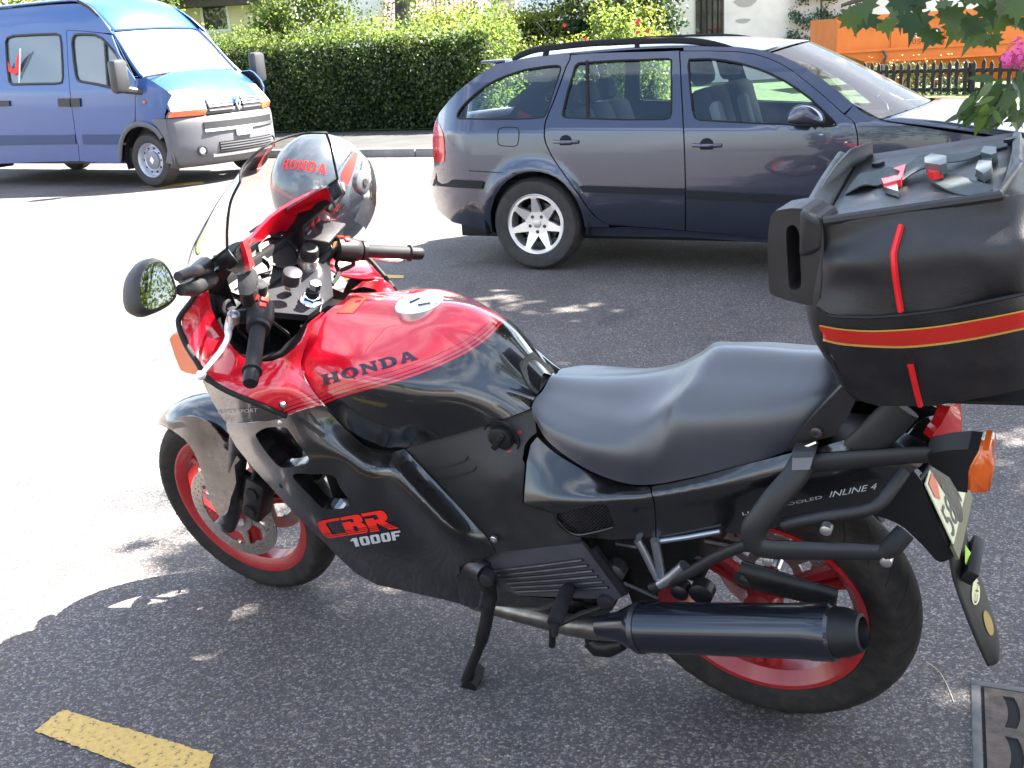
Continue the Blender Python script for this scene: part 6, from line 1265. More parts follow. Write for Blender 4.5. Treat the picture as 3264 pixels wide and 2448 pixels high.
# ================================================================== GREY ESTATE CAR
car = empty('estate_car', 'dark grey blue estate car parked behind the motorcycle, roof rails and alloy wheels', 'car', CR.mat())
def carf(x, z):
    t = -.018 * ((np.minimum(z, .93) - .66) / .3) ** 2 - np.maximum(z - .93, 0) * .46 - .10 * np.maximum(z - 1.25, 0)
    t = t - np.where(z < .55, .06 * np.clip((.55 - z) / .3, 0, 1) ** 2, 0)
    t = t - .27 * np.clip((-.42 - x) / .45, 0, 2) ** 2 - .22 * np.clip((x - 2.55) / .8, 0, 2) ** 2
    d = np.sqrt(x * x + (z - .32) ** 2); t = t + .022 * np.exp(-((d - .37) / .05) ** 2) * (z < 1.0)
    return t
def mktf(fr, f, extra=0.0):
    def tf(px):
        px = A(px); t = np.zeros(px.shape[:-1])
        for _ in range(9): P = fr.t(px, t); t = .5 * t + .5 * (f(P[..., 0], P[..., 2]) + extra)
        return t
    return tf
ctf = mktf(CR, carf); MIRY = -.885
PAINT = mk('car_paint', (.040, .046, .074), .24, metal=.6, coat=1, var=.03); DKT = mk('car_trim', (.014, .014, .016), .75, spec=.25)
def at_car(z_, *p, d=0.0): q = z_(*p); return CR.t(q, ctf(q) + d)
def cpanel(name, out, holes=(), mat=None, th=.02, off=0.0, mirror=True, step=20, parent=None): return panel(name, CR, out, ctf, mat or [PAINT, DKT], parent or car, holes=holes, th=th, step=step, mirror=MIRY if mirror else None, off=off, back=1 if mat is None else 0)
arch = C2((545,1372),(535,1300),(535,1240),(560,1150),(600,1085),(645,1040),(700,1005),(750,990),(800,984),(850,986),(905,1000),(955,1022),(1005,1060),(1045,1105),(1085,1165),(1115,1230),(1135,1300),(1140,1345))
qwin = cr(C2((322,640),(330,595),(380,535),(450,472),(520,422),(600,382),(680,352),(760,328),(860,312),(950,302),(985,312),(978,360),(940,470),(905,580),(885,625),(850,640),(700,648),(500,648),(380,645)), 2, True)
seamR = C2((1045,262),(1020,310),(985,410),(945,520),(915,590),(888,660),(880,710),(880,760),(890,805),(920,870),(960,935),(1010,1005),(1060,1075),(1110,1145),(1150,1205),(1190,1255),(1225,1290),(1262,1312),(1300,1326))
rear_top = C2((185,640),(205,605),(232,570),(265,528),(305,486),(350,444),(400,404),(450,368),(505,332),(560,300),(630,280),(700,266),(850,244),(950,233),(1040,224))
# rear quarter with bumper
quarter = cat(rear_top, [C2((1044,240))[0]], seamR - A([2.2, 0]), C2((1300,1345),(1143,1345)), arch[::-1], C2((575,1385),(540,1376),(420,1345),(290,1312),(235,1270),(190,1232),(168,1160),(150,1092),(140,1050),(150,1010),(165,970),(168,925),(160,860),(160,780),(165,720),(175,670)))
body = cpanel('body_side', quarter, [qwin])
wr = cr(C2((1014,638),(998,622),(1003,585),(1030,470),(1062,370),(1080,305),(1100,286),(1300,272),(1500,263),(1680,258),(1700,266),(1702,400),(1700,610),(1690,640),(1660,650),(1400,652),(1200,646)), 1, True)
seamB = cat(C2((1752,206),(1757,300),(1764,450),(1772,600),(1780,750),(1786,900),(1790,1050),(1791,1200),(1790,1366)))
rdoor = cat(seamR + A([2.2, 0]), C2((1450,1338),(1600,1350),(1785,1364)), seamB[::-1] - A([2.0, 0]), C2((1600,212),(1400,216),(1200,222),(1052,236)))
rd_ = cpanel('rear_door', rdoor, [wr])
wf_ = C3((206,560),(197,480),(186,380),(178,290),(182,246),(300,243),(400,252),(500,272),(600,302),(680,335),(760,375),(840,425),(920,485),(1000,560),(1062,622),(1078,645),(1040,652),(850,645),(600,634),(400,624),(250,615),(218,600))
seamF = C3((1128,585),(1160,605),(1185,632),(1200,690),(1206,760),(1208,840),(1205,950),(1190,1060),(1170,1180),(1155,1330))
fdoor = cat(seamB + A([2.0, 0]), C3((400,1302),(700,1328),(1155,1352)), seamF[::-1] - A([2.0, 0]), C3((1060,525),(985,458),(900,388),(820,325),(740,276),(660,240),(580,216),(480,202),(300,196),(150,197),(132,200)))
fd_ = cpanel('front_door', fdoor, [wf_])
fend = cat(seamF + A([2.2, 0]), C3((1400,1365),(1430,1200),(1500,1080),(1620,1010),(1760,990),(1900,1030),(2000,1120),(2060,1300),(2300,1320),(2420,1250),(2450,1050),(2430,900),(2330,800),(2212,757),(2100,735),(2000,720),(1800,690),(1620,662),(1500,643),(1400,628),(1310,606),(1240,560),(1170,500),(1110,505)))
# A-pillar strip belongs to the body: a second skin from roof to wing
apil = cat(C3((150,193),(300,192),(480,197),(580,211),(660,235),(740,270),(820,319),(900,382),(985,452),(1060,519),(1120,572)), C3((1180,520),(1100,448),(1000,372),(900,306),(820,258),(740,222),(660,198),(560,180),(480,172),(300,168),(150,172)))
cpanel('front_wing', cat(seamF + A([2.2, 0]), C3((1400,1365),(1430,1200),(1500,1080),(1620,1010),(1760,990),(1900,1030),(2000,1120),(2060,1300),(2300,1320),(2420,1250),(2450,1050),(2430,900),(2330,800),(2212,757),(2100,735),(2000,720),(1800,690),(1620,662),(1500,643),(1400,628),(1310,606),(1230,566),(1180,520))))
cpanel('door_frame', apil, th=.03)
cpanel('sill', C2((1146,1348),(1300,1348),(1450,1342),(1600,1354),(1790,1368),(2100,1392),(2420,1416),(2420,1450),(2100,1430),(1790,1408),(1300,1400),(1143,1395)), off=-.03)
# dark inner skin behind the seams, with the same openings
cpanel('inner_body', cat(rear_top, C2((1200,222),(1752,206)), C3((300,200),(480,206),(660,246),(820,331),(985,464),(1130,590),(1190,640),(1206,800),(1190,1060),(1155,1340)), C2((1790,1355),(1300,1318),(1262,1300)), C2((1225,1280),(1140,1180),(1060,1066),(960,920),(900,800),(500,720),(250,640))), [qwin + 0, wr + 0, wf_ + 0], mat=[DKT], off=-.022, th=.004)
# window frames and panes
for w_, o_, nm in ((qwin, body, 'quarter_window'), (wr, rd_, 'door_window'), (wf_, fd_, 'door_window')):
    c = w_.mean(0); g_ = panel(nm, CR, w_, lambda q: ctf(q) - .012, [GLASS], o_, th=.003, step=40, mirror=MIRY)
    P = CR.t(w_, ctf(w_) - .004); P = np.r_[P, P[:1]]; Q = P.copy(); Q[:, 1] = 2 * MIRY - Q[:, 1]
    MB().tube(P, .0075, 6).build('window_seal', DKT, o_, sharp=0); MB().tube(Q, .0075, 6).build('window_seal', DKT, o_, sharp=0)
dv = C2((1155,270),(1158,640)); pdv = CR.t(dv, ctf(dv) - .003); MB().tube(pdv, .012, 6, flat=.5).build('window_divider', DKT, rd_)
inq = C2((322,640),(330,595),(450,472),(600,382),(760,328),(950,302),(985,312)); 
# handles
for q0, q1, o_ in (((935,795),(1088,797),rd_),): pass
for z_, cx, cy, w2, o_ in ((C2, 1018, 795, 78, rd_), (C3, 290, 768, 92 * .94, fd_)):
    c = z_((cx, cy)); P = CR.t(c, ctf(c))[0]; n = A([0, 1, 0])
    MB().lathe([(-.002, .046), (.0015, .045), (.0015, 0)], P, n, 24).build('handle_recess', DKT, o_)
    q = z_((cx - w2, cy - 2), (cx - w2 * .4, cy + 1), (cx + w2 * .4, cy + 2), (cx + w2, cy - 1)); hpz = CR.t(q, ctf(q) + A([.008, .030, .030, .008])); MB().tube(cr(hpz, 4), .012, 8, flat=.7).build('door_handle', PAINT, o_)
# rub strips
for rows, o_, z_ in ((((1102,1080),(1120,1078),(1785,1100),(1788,1138),(1180,1122),(1130,1118)), rd_, C2), (((170,1042),(880,1078),(1200,1095),(1195,1130),(880,1118),(168,1088)), fd_, C3), (((170,1032),(300,1038),(470,1048),(488,1056),(475,1098),(300,1088),(160,1076)), body, C2)):
    panel('rub_strip', CR, z_(*rows), ctf, [DKT], o_, th=.02, step=30, off=.014, mirror=MIRY)
# fuel flap: thin seam ring
ff_ = cr(C2((580,770),(585,715),(620,700),(690,700),(714,715),(712,790),(695,820),(620,820),(585,808)), 3, True); P = CR.t(ff_, ctf(ff_) + .0005); MB().tube(np.r_[P, P[:1]], .003, 5).build('fuel_flap_seam', DKT, body, sharp=0)
sm = C2((232,972),(400,980),(560,990),(690,998)); MB().tube(CR.t(sm, ctf(sm) + .0005), .003, 5).build('bumper_seam', DKT, body, sharp=0)
# tail lamp
tlq = cr(C2((172,680),(186,660),(205,690),(224,740),(232,800),(234,918),(200,924),(172,918),(163,860),(160,780)), 2, True)
panel('tail_light', CR, tlq, ctf, [REDL], car, th=.03, step=14, off=.008, mirror=MIRY)
# roof, windscreen, bonnet, tailgate as skins from side to side
def ribs(rows): return A(rows)
def cross(x, z, t, crown, cx=0.0, n=5): return [(x + cx * (1 - v * v), MIRY + (t - MIRY) * v, z + crown * (1 - v * v)) for v in np.linspace(1, -1, 9)]
roofq = at_car(C3, (480,180),(150,182)); 
roof = ribs([cross(-.36, 1.352, -.262, .035, -.12), cross(-.10, 1.388, -.272, .045, -.04), cross(.3, 1.408, -.278, .05), cross(.8, 1.415, -.278, .05), cross(1.2, 1.394, -.276, .05, .04), cross(1.47, 1.345, -.262, .055, .16)])
gmesh('roof', grid_pts(roof, 5, 2), PAINT, car, th=.01)
wsd = ribs([cross(1.49, 1.338, -.258, .055, .16), cross(1.72, 1.215, -.215, .05, .19), cross(1.95, 1.085, -.160, .045, .21), cross(2.19, .955, -.115, .04, .22)])
gmesh('windscreen', grid_pts(wsd, 5, 2), glass('windscreen_glass', (.66,.74,.74), .02, .28), car, sharp=0)
bon = ribs([cross(2.20, .945, -.115, .055, .24), cross(2.5, .905, -.075, .085, .16), cross(2.8, .855, -.085, .085, .14), cross(3.1, .80, -.14, .075, .16), cross(3.35, .73, -.26, .06, .16), cross(3.40, .62, -.30, .0, .16), cross(3.42, .30, -.32, .0, .14)])
gmesh('bonnet', grid_pts(bon, 5, 2), PAINT, car, th=.01)
tg = ribs([cross(-.36, 1.35, -.262, .034, -.12), cross(-.52, 1.24, -.30, .02, -.16), cross(-.74, 1.02, -.275, .01, -.20)])
gmesh('rear_screen', grid_pts(tg, 4, 2), GLASS, car, sharp=0)
tg = ribs([cross(-.75, 1.01, -.27, .0, -.20), cross(-.80, .75, -.24, .0, -.20), cross(-.86, .60, -.24, 0, -.22), cross(-.82, .45, -.26, 0, -.2), cross(-.70, .28, -.30, 0, -.2)])
gmesh('tailgate', grid_pts(tg, 4, 2), PAINT, car, th=.01)
MB().box((-.36-.13, MIRY-.55, 1.375), (-.30, MIRY+.55, 1.395), bev=.008).build('roof_spoiler', PAINT, car)
# rails
rp = H5((330,472),(370,445),(420,420),(500,393),(600,377),(700,366),(900,343),(1200,327),(1500,317),(1700,320),(1850,337),(2000,368),(2110,402))
r3 = CR.t(rp, np.full(len(rp), -.30)); r3 = cr(r3, 3)
for s in (0, 1):
    q = r3.copy(); 
    if s: q[:, 1] = 2 * MIRY - q[:, 1]
    MB().tube(q, np.r_[np.linspace(.012, .021, 6), np.full(len(q) - 12, .021), np.linspace(.021, .010, 6)], 8, flat=.6).tube([q[12] + A([0, 0, 0]), q[12] + A([-.02, .0, -.065])], .022, 8, flat=.5).tube([q[22], q[22] + A([0, 0, -.05])], .018, 8, flat=.5).build('roof_rail', DKT, car)
a0 = CR.t(H5((685,360)), A([-.75]))[0]; MB().tube([a0, a0 + A([-.16, 0, .17])], .004, 6).build('roof_aerial', DKT, car)
# door mirror
mm = CR.t(C3((775,632),(772,600),(790,560),(820,528),(860,514),(910,516),(960,540),(1000,580),(1012,620),(1000,642),(900,644),(820,640)), np.full(12, .10)); cm = mm.mean(0)
k = 12; L_ = [cm + (mm - cm) * s_ + A([0, d, 0]) for s_, d in ((.5, .085), (.85, .07), (1.0, .03), (1.0, -.05), (.8, -.09))]
mbx = MB().add(np.concatenate(L_), [(a * k + i, a * k + (i + 1) % k, (a + 1) * k + (i + 1) % k, (a + 1) * k + i) for a in range(4) for i in range(k)] + [tuple(range(k))[::-1], tuple(4 * k + i for i in range(k))])
mo_ = mbx.build('door_mirror', PAINT, car, sharp=0); mo_.modifiers.new('s', 'SUBSURF').render_levels = 2
q = CR.t(C3((990,560),(1075,640),(1060,652),(960,650)), A([.03, -.04, -.04, .03])); MB().prism(q, (0, -.03, 0)).build('mirror_foot', DKT, mo_)
# wipers
for pts in (((1310,598),(1400,580),(1530,572)), ((1540,565),(1600,535),(1668,510))):
    q = C3(*pts); p0 = CR.t(q, A([-.25, -.3, -.4]) if pts[0][0] == 1310 else A([-.8, -.85, -.95])); MB().tube(p0 + A([0, 0, .012]), .009, 6).build('wiper', DKT, car)
# cabin
cab = mk('cabin_dark', (.018, .018, .022), .8); gry = mk('seat_side_grey', (.24, .24, .25), .8)
MB().box((-.65, MIRY-.72, .45), (2.1, MIRY+.72, .60)).box((1.75, MIRY-.70, .60), (2.15, MIRY+.70, .90), bev=.05).box((-.70, MIRY-.66, .60), (-.05, MIRY+.66, .86)).build('cabin_floor', cab, car)
def car_seat(x, y, s=1.0):
    b = MB(); M = Matrix.Translation((x, y, .55)) @ Matrix.Rotation(-.28, 4, 'Y'); b.box((-.08, -.23, .0), (.10, .23, .62), 0, M, .06); b.box((-.05, -.14, .64), (.07, .14, .84), 0, M, .05); b.box((.0, -.24, -.05), (.50, .24, .12), 0, Matrix.Translation((x, y, .55)), .05)
    o = b.build('seat', cab, car); e = MB().box((.02, .10, .12), (.115, .225, .52), 0, M, .03).build('seat_side', gry, o); return o
for x, y in ((1.22, MIRY + .38), (1.22, MIRY - .38)): car_seat(x, y)
b = MB()
for y in (.40, 0, -.40):
    M = Matrix.Translation((.30, MIRY + y, .55)) @ Matrix.Rotation(-.35, 4, 'Y'); b.box((-.08, -.21, 0), (.08, .21, .52), 0, M, .05).box((-.05, -.12, .54), (.05, .12, .70), 0, M, .04)
b.build('rear_bench', cab, car)
sw_ = MB(); th = np.linspace(0, 2*math.pi, 25); sw_.tube([A([1.72, MIRY - .38, .92]) + .18 * (math.cos(a) * A([0, 1, 0]) + math.sin(a) * A([-.5, 0, .86])) for a in th], .014, 8).build('steering_wheel', cab, car)
# wheels
def car_wheel(x, y, sgn):
    w = MB(); o = A([x, y, .3175]); ax = (0, sgn, 0)
    ty = MB().lathe([(-.10, .20), (-.098, .29), (-.08, .312), (.0, .3175), (.06, .312), (.088, .29), (.092, .26), (.078, .21), (.06, .20)], o, ax, 56, close=True).build('wheel', mk('car_tyre', (.02, .02, .021), .75, dust=.12, vs=18) if 'car_tyre' not in bpy.data.materials else bpy.data.materials['car_tyre'], car)
    # disc face cut with seven tapering openings
    ring = [(math.cos(a) * .203, math.sin(a) * .203) for a in np.linspace(0, 2*math.pi, 57)[:-1]]; loops = [ring]
    for kk in range(7):
        c = 2 * math.pi * (kk + .5) / 7 + 1.62; L = []
        for a, r in ((-.335, .178), (-.17, .181), (0, .182), (.17, .181), (.335, .178), (.30, .150), (.20, .118), (.09, .094), (0, .086), (-.09, .094), (-.20, .118), (-.30, .150)): L.append((math.cos(c + a) * r, math.sin(c + a) * r))
        loops.append(list(cr(L, 2, True)))
    q, f = poly2d(loops, .03); q = A(q); r = np.hypot(q[:, 0], q[:, 1]); dep = .072 - .030 * np.clip((.185 - r) / .12, 0, 1) * (r < .2)
    P = np.c_[o[0] + q[:, 0], o[1] + sgn * dep, o[2] + q[:, 1]]; B_ = P - A([0, sgn * .035, 0]); N = len(P)
    cnt = {}
    for t in f:
        for i in range(3): cnt[(t[i], t[(i+1) % 3])] = 1
    bd = [e for e in cnt if (e[1], e[0]) not in cnt]
    w.add(np.r_[P, B_], [tuple(t) for t in f] + [(a, b, b + N, a + N) for a, b in bd])
    w.lathe([(.02, .205), (.076, .2075), (.080, .203), (.074, .197), (.03, .19), (-.05, .185), (-.05, .19)], o, ax, 56, close=True)
    ro = w.build('rim', mk('alloy_silver', (.68, .66, .66), .33, metal=.75, coat=.3) if 'alloy_silver' not in bpy.data.materials else bpy.data.materials['alloy_silver'], ty, sharp=35)
    for kk in range(5): a = 2 * math.pi * kk / 5 - math.pi / 2; MB().lathe([(.035, .0125), (.0485, .0125), (.0485, 0)], o + A([math.cos(a) * .056, 0, math.sin(a) * .056]), ax, 12).build('wheel_bolt', DARKM, ty)
    MB().lathe([(.035, .030), (.052, .029), (.054, .024), (.054, 0)], o, ax, 24).build('centre_cap', mk('cap_grey2', (.5, .48, .42), .35, metal=.6), ty)
    MB().lathe([(-.02, .14), (-.01, .14), (-.01, .07), (.03, .06), (.03, 0)], o, ax, 36).build('brake_disc', DARKM, ty)
for x in (0, 2.578):
    car_wheel(x, -.105, 1); car_wheel(x, 2 * MIRY + .105, -1)
wl = MB()
for x in (0, 2.578):
    for y0, y1 in ((-.03, -.32), (2 * MIRY + .03, 2 * MIRY + .32)):
        wl = MB()
        rr = [(x + .385 * math.cos(a), y0, .33 + .385 * math.sin(a)) for a in np.linspace(-.25, math.pi + .25, 24)]; r2 = [(p[0], y1, p[2]) for p in rr]; wl.strip([rr, r2]); wl.strip([r2, [(x, y1, .33)] * 24]).build('wheel_arch_liner', DKT, car, sharp=0)
MB().box((-.65, MIRY - .7, .20), (3.2, MIRY + .7, .30)).build('underbody', DKT, car, sharp=0)
# ================================================================== BLUE VAN
van = empty('panel_van', 'blue high roof van with grey bumper parked in front of the clipped hedge', 'van', VN.mat())
VW = -1.0                                                        # mirror plane
def vanf(x, z):
    t = -.012 * ((np.minimum(z, 1.25) - .8) / .5) ** 2 - .25 * np.maximum(z - 1.25, 0) - .35 * np.maximum(z - 2.1, 0) ** 1.5
    return t - .32 * np.clip((x - .02) / .62, 0, 2) ** 2.2
vtf = mktf(VN, vanf); VB = mk('van_blue', (.010, .050, .185), .32, coat=.6, var=.04); VG = mk('van_bumper', (.085, .085, .095), .55, var=.08, vs=6); VK = mk('van_black', (.012, .012, .014), .5)
def vpan(name, out, mats=None, holes=(), par=None, off=0.0, step=26, th=.02, m=True): return panel(name, VN, V1(*out), vtf, mats or [VB, VK], par or van, holes=[V1(*h) for h in holes], th=th, step=step, off=off, mirror=VW if m else None, back=1 if mats is None else 0)
rw = [(48,330),(60,296),(110,280),(300,270),(440,266),(472,282),(482,340),(490,480),(494,600),(488,645),(440,655),(250,658),(100,662),(75,645),(62,560),(52,430)]
fw_ = [(568,350),(572,300),(590,272),(650,268),(740,272),(800,300),(850,350),(900,410),(940,470),(955,520),(935,690),(900,690),(850,680),(760,660),(640,640),(610,628),(595,590),(580,480)]
seam1 = [(513,112),(519,250),(530,500),(545,700),(562,850),(576,950),(592,1080),(612,1150),(622,1262)]
body_v = vpan('body_side', [(-900,170),(-450,115),(0,72),(200,52),(400,38),(560,30),(640,30),(690,42),(740,80),(800,150),(880,262),(820,258)] + [(640,240),(522,236)] + seam1[1:] + [(300,1270),(0,1282),(-450,1310),(-900,1345)], holes=[rw])
fdv = vpan('front_door', [(x + 4, y) for x, y in seam1[1:]] + [(780,1275),(945,1275),(955,1170),(945,1080),(985,1000),(1055,945),(1060,700),(1055,622),(1000,540),(930,420),(872,275),(800,262),(640,244),(526,240)], holes=[fw_])
vpan('front_wing', [(1062,700),(1062,948),(1110,958),(1180,985),(1240,1020),(1290,960),(1290,900),(1320,800),(1350,745),(1280,690),(1180,625),(1140,610),(1060,618)])
for w_, o_ in ((rw, body_v), (fw_, fdv)):
    q = V1(*w_); panel('side_window', VN, q, lambda z: vtf(z) - .012, [mk('van_glass', (.06, .08, .09), .04, coat=1) if 'van_glass' not in bpy.data.materials else bpy.data.materials['van_glass']], o_, th=.004, step=40, mirror=VW)
    P = VN.t(q, vtf(q) - .002); MB().tube(np.r_[P, P[:1]], .018, 6).build('window_seal', VK, o_, sharp=0)
q = V1((820,330),(845,690)); MB().tube(VN.t(q, vtf(q) + .004), .02, 6, flat=.5).build('window_divider', VK, fdv)
vpan('inner_body', [(500,200),(900,300),(1060,620),(1060,960),(960,1060),(950,1180),(600,1180),(500,1000)], [VK], [[(560,260),(740,262),(960,480),(945,700),(600,650)]], off=-.03, th=.004)
for pts, o_ in (([(450,772),(545,772),(548,838),(455,836)], body_v), ([(550,772),(622,770),(628,836),(560,840)], fdv), ([(-60,790),(70,790),(72,832),(-60,836)], body_v)): vpan('door_handle', pts, [VK], par=o_, off=.02, th=.03, m=False)
vpan('sill_strip', [(-900,1120),(0,1062),(400,1060),(585,1056),(592,1130),(400,1132),(0,1140),(-900,1210)], [mk('van_strip', (.014, .034, .10), .5)], par=body_v, off=.012, th=.02); vpan('sill_strip', [(640,1056),(940,1056),(938,1132),(650,1132)], [bpy.data.materials['van_strip']], par=fdv, off=.012, th=.02)
c = V1((1135,800)); MB().lathe([(0, .02), (.02, .016), (.022, 0)], VN.t(c, vtf(c))[0], (0, 1, 0), 12).build('side_repeater', AMB, van)
# arch flare and bumper wrap
fl = VN.t(V1((938,1240),(945,1130),(970,1050),(1010,1000),(1060,975),(1110,972),(1170,990),(1225,1030),(1265,1085)), vtf(V1((938,1240),(945,1130),(970,1050),(1010,1000),(1060,975),(1110,972),(1170,990),(1225,1030),(1265,1085))) + .012); fl = cr(fl, 4)
MB().tube(fl, .035, 8, flat=.5).build('arch_flare', VG, van)
def vx(rows): return A([[(x, -1 + v * hw, z) if True else 0 for x, v, hw, z in r] for r in rows])
def vrow(z, xm, xc, hw, dz=0.0, p=2.4, n=13): return [(xc + (xm - xc) * (1 - abs(v) ** p), -1 + hw * v, z + dz * (1 - v * v)) for v in np.linspace(1, -1, n)]
rows = [vrow(.24, .62, .30, .93), vrow(.30, .72, .36, .96), vrow(.42, .76, .40, .97), vrow(.60, .76, .40, .97), vrow(.78, .74, .40, .965), vrow(.85, .70, .38, .955)]
bmp = gmesh('front_bumper', grid_pts(A(rows), 3, 2), VG, van, th=.02)
for s in (1, -1):
    sd = MB()
    a = A([(.40, -1 + s * .97, z) for z in (.30, .45, .60, .75, .85)]); b = A([(x, -1 + s * .985, z) for x, z in ((.30, .32), (.36, .48), (.34, .62), (.24, .76), (.15, .86))]); sd.strip([a, b]).build('bumper_return', VG, bmp, sharp=0)
gmesh('bumper_top', grid_pts(A([vrow(.86, .69, .37, .95), vrow(.93, .70, .42, .93)]), 2, 2), VG, van, th=.02)
hood = [vrow(.94, .69, .42, .92, .02), vrow(1.06, .64, .34, .90, .02), vrow(1.15, .52, .26, .89, .03), vrow(1.25, .36, .14, .88, .04), vrow(1.355, .16, -.02, .86, .05)]
gmesh('bonnet', grid_pts(A(hood), 4, 2), VB, van, th=.02)
ws_ = [vrow(1.36, .14, -.03, .855, .05), vrow(1.55, -.05, -.20, .83, .04), vrow(1.74, -.22, -.36, .795, .03), vrow(1.92, -.38, -.53, .755, .02)]
gmesh('windscreen', grid_pts(A(ws_), 4, 2), glass('van_screen', (.35, .45, .42), .02, .10), van, sharp=0)
for s in (1, -1):
    a = [(p[0] if s > 0 else p[-1]) for p in ws_]; MB().tube(cr(a, 4), .035, 8, flat=.7).build('screen_pillar', VB, van, sharp=0)
rf = [vrow(1.93, -.39, -.54, .755, .02), vrow(2.08, -.55, -.70, .74, .03), vrow(2.22, -.75, -.88, .72, .04), vrow(2.32, -1.0, -1.10, .70, .05), vrow(2.36, -1.5, -1.55, .70, .06), vrow(2.36, -4.2, -4.2, .70, .06)]
gmesh('roof', grid_pts(A(rf), 4, 2), VB, van, th=.02)
e = [r[0] for r in rf[:4]]; MB().tube(cr(A(e) + A([0, .015, .02]), 4), .022, 6).build('roof_gutter', VK, van)
MB().box((-3.9, -1.9, .3), (-.2, -.1, .5)).box((-.6, -1.8, .5), (.1, -.2, 1.3), bev=.05).box((-4.25, -1.86, .3), (-4.2, -.14, 2.3)).build('inner_floor', VK, van)
def front_at(px, t0, t1, xm=.705, push=.0):
    return None
def on_front(z, v, push=.0, prof=hood + []): # point on the bumper/bonnet face at height z, across v (-1..1)
    allr = rows + [vrow(.86, .69, .37, .95), vrow(.93, .70, .42, .93)] + hood; zs = [r[0][2] for r in allr]; i = max(0, min(len(zs) - 2, int(np.searchsorted(zs, z)) - 1)); f = (z - zs[i]) / (zs[i + 1] - zs[i] + 1e-9)
    u = (1 - v) / 2 * 12; j = min(11, int(u)); g_ = u - j; a = A(allr[i][j]) * (1 - g_) + A(allr[i][j + 1]) * g_; b = A(allr[i + 1][j]) * (1 - g_) + A(allr[i + 1][j + 1]) * g_
    p = a + (b - a) * f; return p + A([push + .022, 0, 0])
def front_patch(name, z0, z1, v0, v1, mat, push=.01, n=8, par=None, dz=0.0):
    mb = MB(); R_ = [[on_front(z0 + (z1 - z0) * k + dz * v, v, push) for v in np.linspace(v0, v1, n)] for k in np.linspace(0, 1, 4)]; mb.strip(R_); 
    B_ = [[p - A([.03, 0, 0]) for p in r] for r in R_]; mb.strip([R_[0], B_[0]]).strip([B_[-1], R_[-1]]); mb.strip([[r[0] for r in R_], [r[0] for r in B_]]).strip([[r[-1] for r in R_], [r[-1] for r in B_]]); return mb.build(name, mat, par or van, sharp=0)
CHR = mk('van_chrome', (.62, .63, .65), .22, metal=.9)
for v0, v1 in ((.52, .10), (-.10, -.52)):
    gr = front_patch('grille', .90, 1.03, v0, v1, VK, .008)
    for k in range(4): front_patch('grille_bar', .905 + k * .034, .920 + k * .034, v0 - .01 * np.sign(v0), v1 + .01 * np.sign(v0), CHR, .016, par=gr)
dm = [on_front(.955, 0, .02) + A([0, y, z]) for y, z in ((.045, 0), (0, .10), (-.045, 0), (0, -.10))]; dm2 = [on_front(.955, 0, .02) + A([0, y, z]) for y, z in ((.022, 0), (0, .055), (-.022, 0), (0, -.055))]
eb = MB(); eb.add(np.r_[dm, dm2, A(dm) - A([.02, 0, 0])], [(0, 1, 5, 4), (1, 2, 6, 5), (2, 3, 7, 6), (3, 0, 4, 7), (0, 8, 9, 1), (1, 9, 10, 2), (2, 10, 11, 3), (3, 11, 8, 0)], 0, False).build('diamond_badge', CHROME, van)
for s in (1, -1):
    hl = front_patch('headlight', .935, 1.17, .985 * s, .56 * s, mk('headlight_glass', (.75, .76, .76), .12, coat=1) if 'headlight_glass' not in bpy.data.materials else bpy.data.materials['headlight_glass'], .012, 8)
    front_patch('indicator', .865, .935, .99 * s, .56 * s, mk('indicator_orange', (.80, .13, .05), .2, coat=.5) if 'indicator_orange' not in bpy.data.materials else bpy.data.materials['indicator_orange'], .014, 8, hl)
ug = front_patch('upper_intake', .685, .775, .62, -.75, VK, .006, 14); front_patch('intake_trim', .655, .69, .62, -.78, CHR, .014, 14, ug)
lg = front_patch('lower_intake', .38, .52, .45, -.62, VK, .006, 14)
for k in range(4): front_patch('intake_bar', .395 + k * .032, .407 + k * .032, .45, -.62, VG, .012, 14, lg)
front_patch('lower_trim', .335, .37, .55, -.80, CHR, .012, 14, lg)
for s in (1, -1): c = on_front(.43, .68 * s, .006); MB().lathe([(-.02, .07), (.0, .07), (.003, .055), (-.01, .05), (-.012, 0)], c, (1, .25 * s, 0), 18).build('fog_lamp', VK, van); MB().lathe([(-.012, .048), (.004, .02), (.004, 0)], c, (1, .25 * s, 0), 16).build('fog_lens', CHR, van)
front_patch('number_plate', .575, .665, .17, -.11, mk('plate_white', (.75, .75, .74), .4), .03, 5)
for pts in (((1135,603),(1230,585),(1330,568)), ((1515,562),(1620,545),(1740,560))):
    q = V1(*pts); p = VN.x(q, .10) ; MB().tube(p, .012, 6).build('wiper', VK, van)
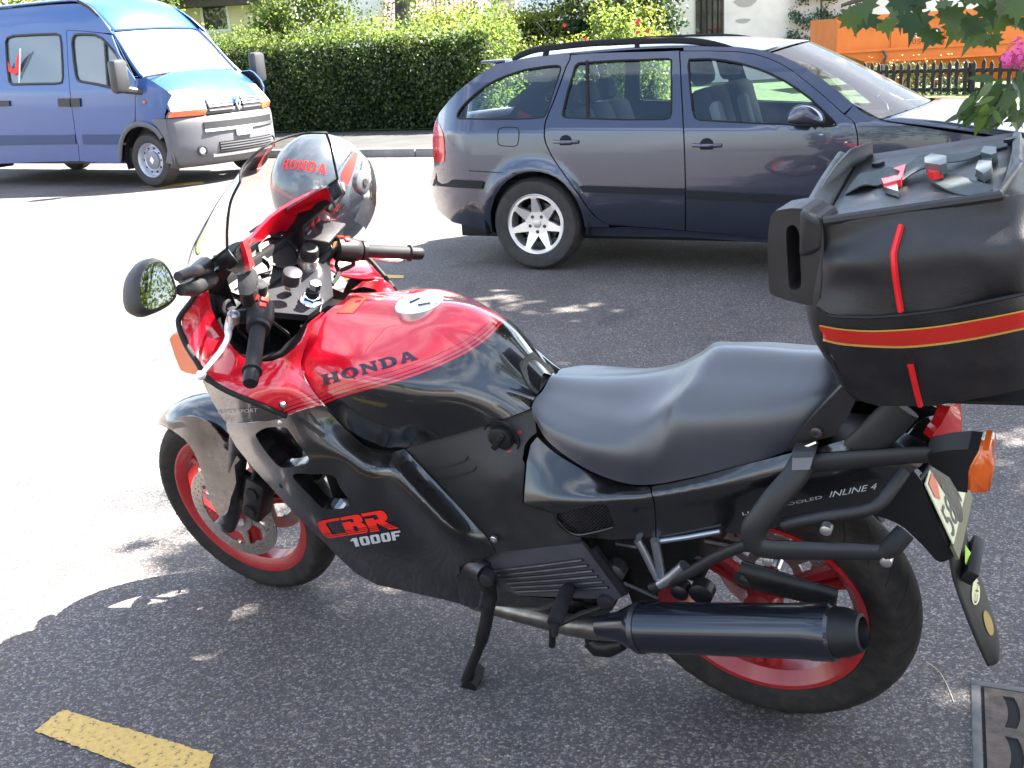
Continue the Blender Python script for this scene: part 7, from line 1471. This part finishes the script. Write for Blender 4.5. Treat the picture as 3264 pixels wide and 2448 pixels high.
# mirrors
for s in (1, -1):
    c = VN.t(V1((925,600)), A([.20]))[0]; 
    if s < 0: c = A([c[0] + .1, -2.2, c[2]])
    mb = MB().box((-.07, -.12, -.20), (.08, .10, .20), 0, Matrix.Translation(Vector(c)), .05); mb.tube([c + A([.02, -.05 * s, -.16]), c + A([.16, -.30 * s, -.22])], [.05, .035], 8); mb.build('door_mirror', mk('van_mirror', (.03, .03, .033), .4) if 'van_mirror' not in bpy.data.materials else bpy.data.materials['van_mirror'], van)
def van_wheel(x, y, s):
    o = A([x, y, .345]); ax = (0, s, 0)
    ty = MB().lathe([(-.10, .22), (-.10, .31), (-.08, .34), (.0, .347), (.06, .34), (.095, .31), (.10, .27), (.09, .225), (.07, .21)], o, ax, 48, close=True).build('wheel', bpy.data.materials['car_tyre'], van)
    ro = MB().lathe([(.02, .213), (.085, .218), (.09, .213), (.075, .200), (.03, .188), (.005, .18), (.03, .165), (.045, .140), (.03, .125), (.03, .11), (-.02, .11)], o, ax, 44).build('rim', mk('steel_wheel', (.42, .44, .50), .4, metal=.5) if 'steel_wheel' not in bpy.data.materials else bpy.data.materials['steel_wheel'], ty)
    MB().lathe([(.02, .112), (.05, .112), (.058, .095), (.06, 0)], o, ax, 30).build('hub_cap', mk('hub_grey', (.16, .17, .20), .5) if 'hub_grey' not in bpy.data.materials else bpy.data.materials['hub_grey'], ty)
    hb = MB()
    for k in range(10): a = 2 * math.pi * k / 10; hb.lathe([(.02, .013), (.047, .013), (.047, 0)], o + A([math.cos(a) * .152, 0, math.sin(a) * .152]), ax, 10)
    hb.build('rim_hole', VK, ty)['kind'] = 'stuff'
    d = [o + A([xx, s * .061, zz]) for xx, zz in ((.035, 0), (0, .05), (-.035, 0), (0, -.05))]; MB().add(d, [(0, 1, 2, 3)]).build('hub_badge', CHROME, ty, sharp=0)
for x in (0, -3.6):
    van_wheel(x, -.13, 1); van_wheel(x, -1.87, -1)
for x in (0, -3.6):
    wl = MB()
    rr = [(x + .43 * math.cos(a), -.03, .36 + .43 * math.sin(a)) for a in np.linspace(-.3, math.pi + .3, 24)]; r2 = [(p[0], -.42, p[2]) for p in rr]; wl.strip([rr, r2]).strip([r2, [(x, -.42, .36)] * 24]).build('wheel_arch_liner', VK, van, sharp=0)
# a little flag on a rod standing behind the side window
fq = VN.t(V1((160,380),(152,650)), A([-.06, -.06])); MB().tube(fq, .012, 6).build('flag_rod', mk('rod_white', (.7,.7,.7), .4), van)
fq = VN.t(V1((158,395),(130,450),(120,530),(85,540),(60,480),(66,560),(118,590),(152,560)), np.full(8, -.07)); MB().prism(fq, (0, -.01, 0)).build('flag_cloth', mk('flag_red', (.6, .02, .02), .6), van)
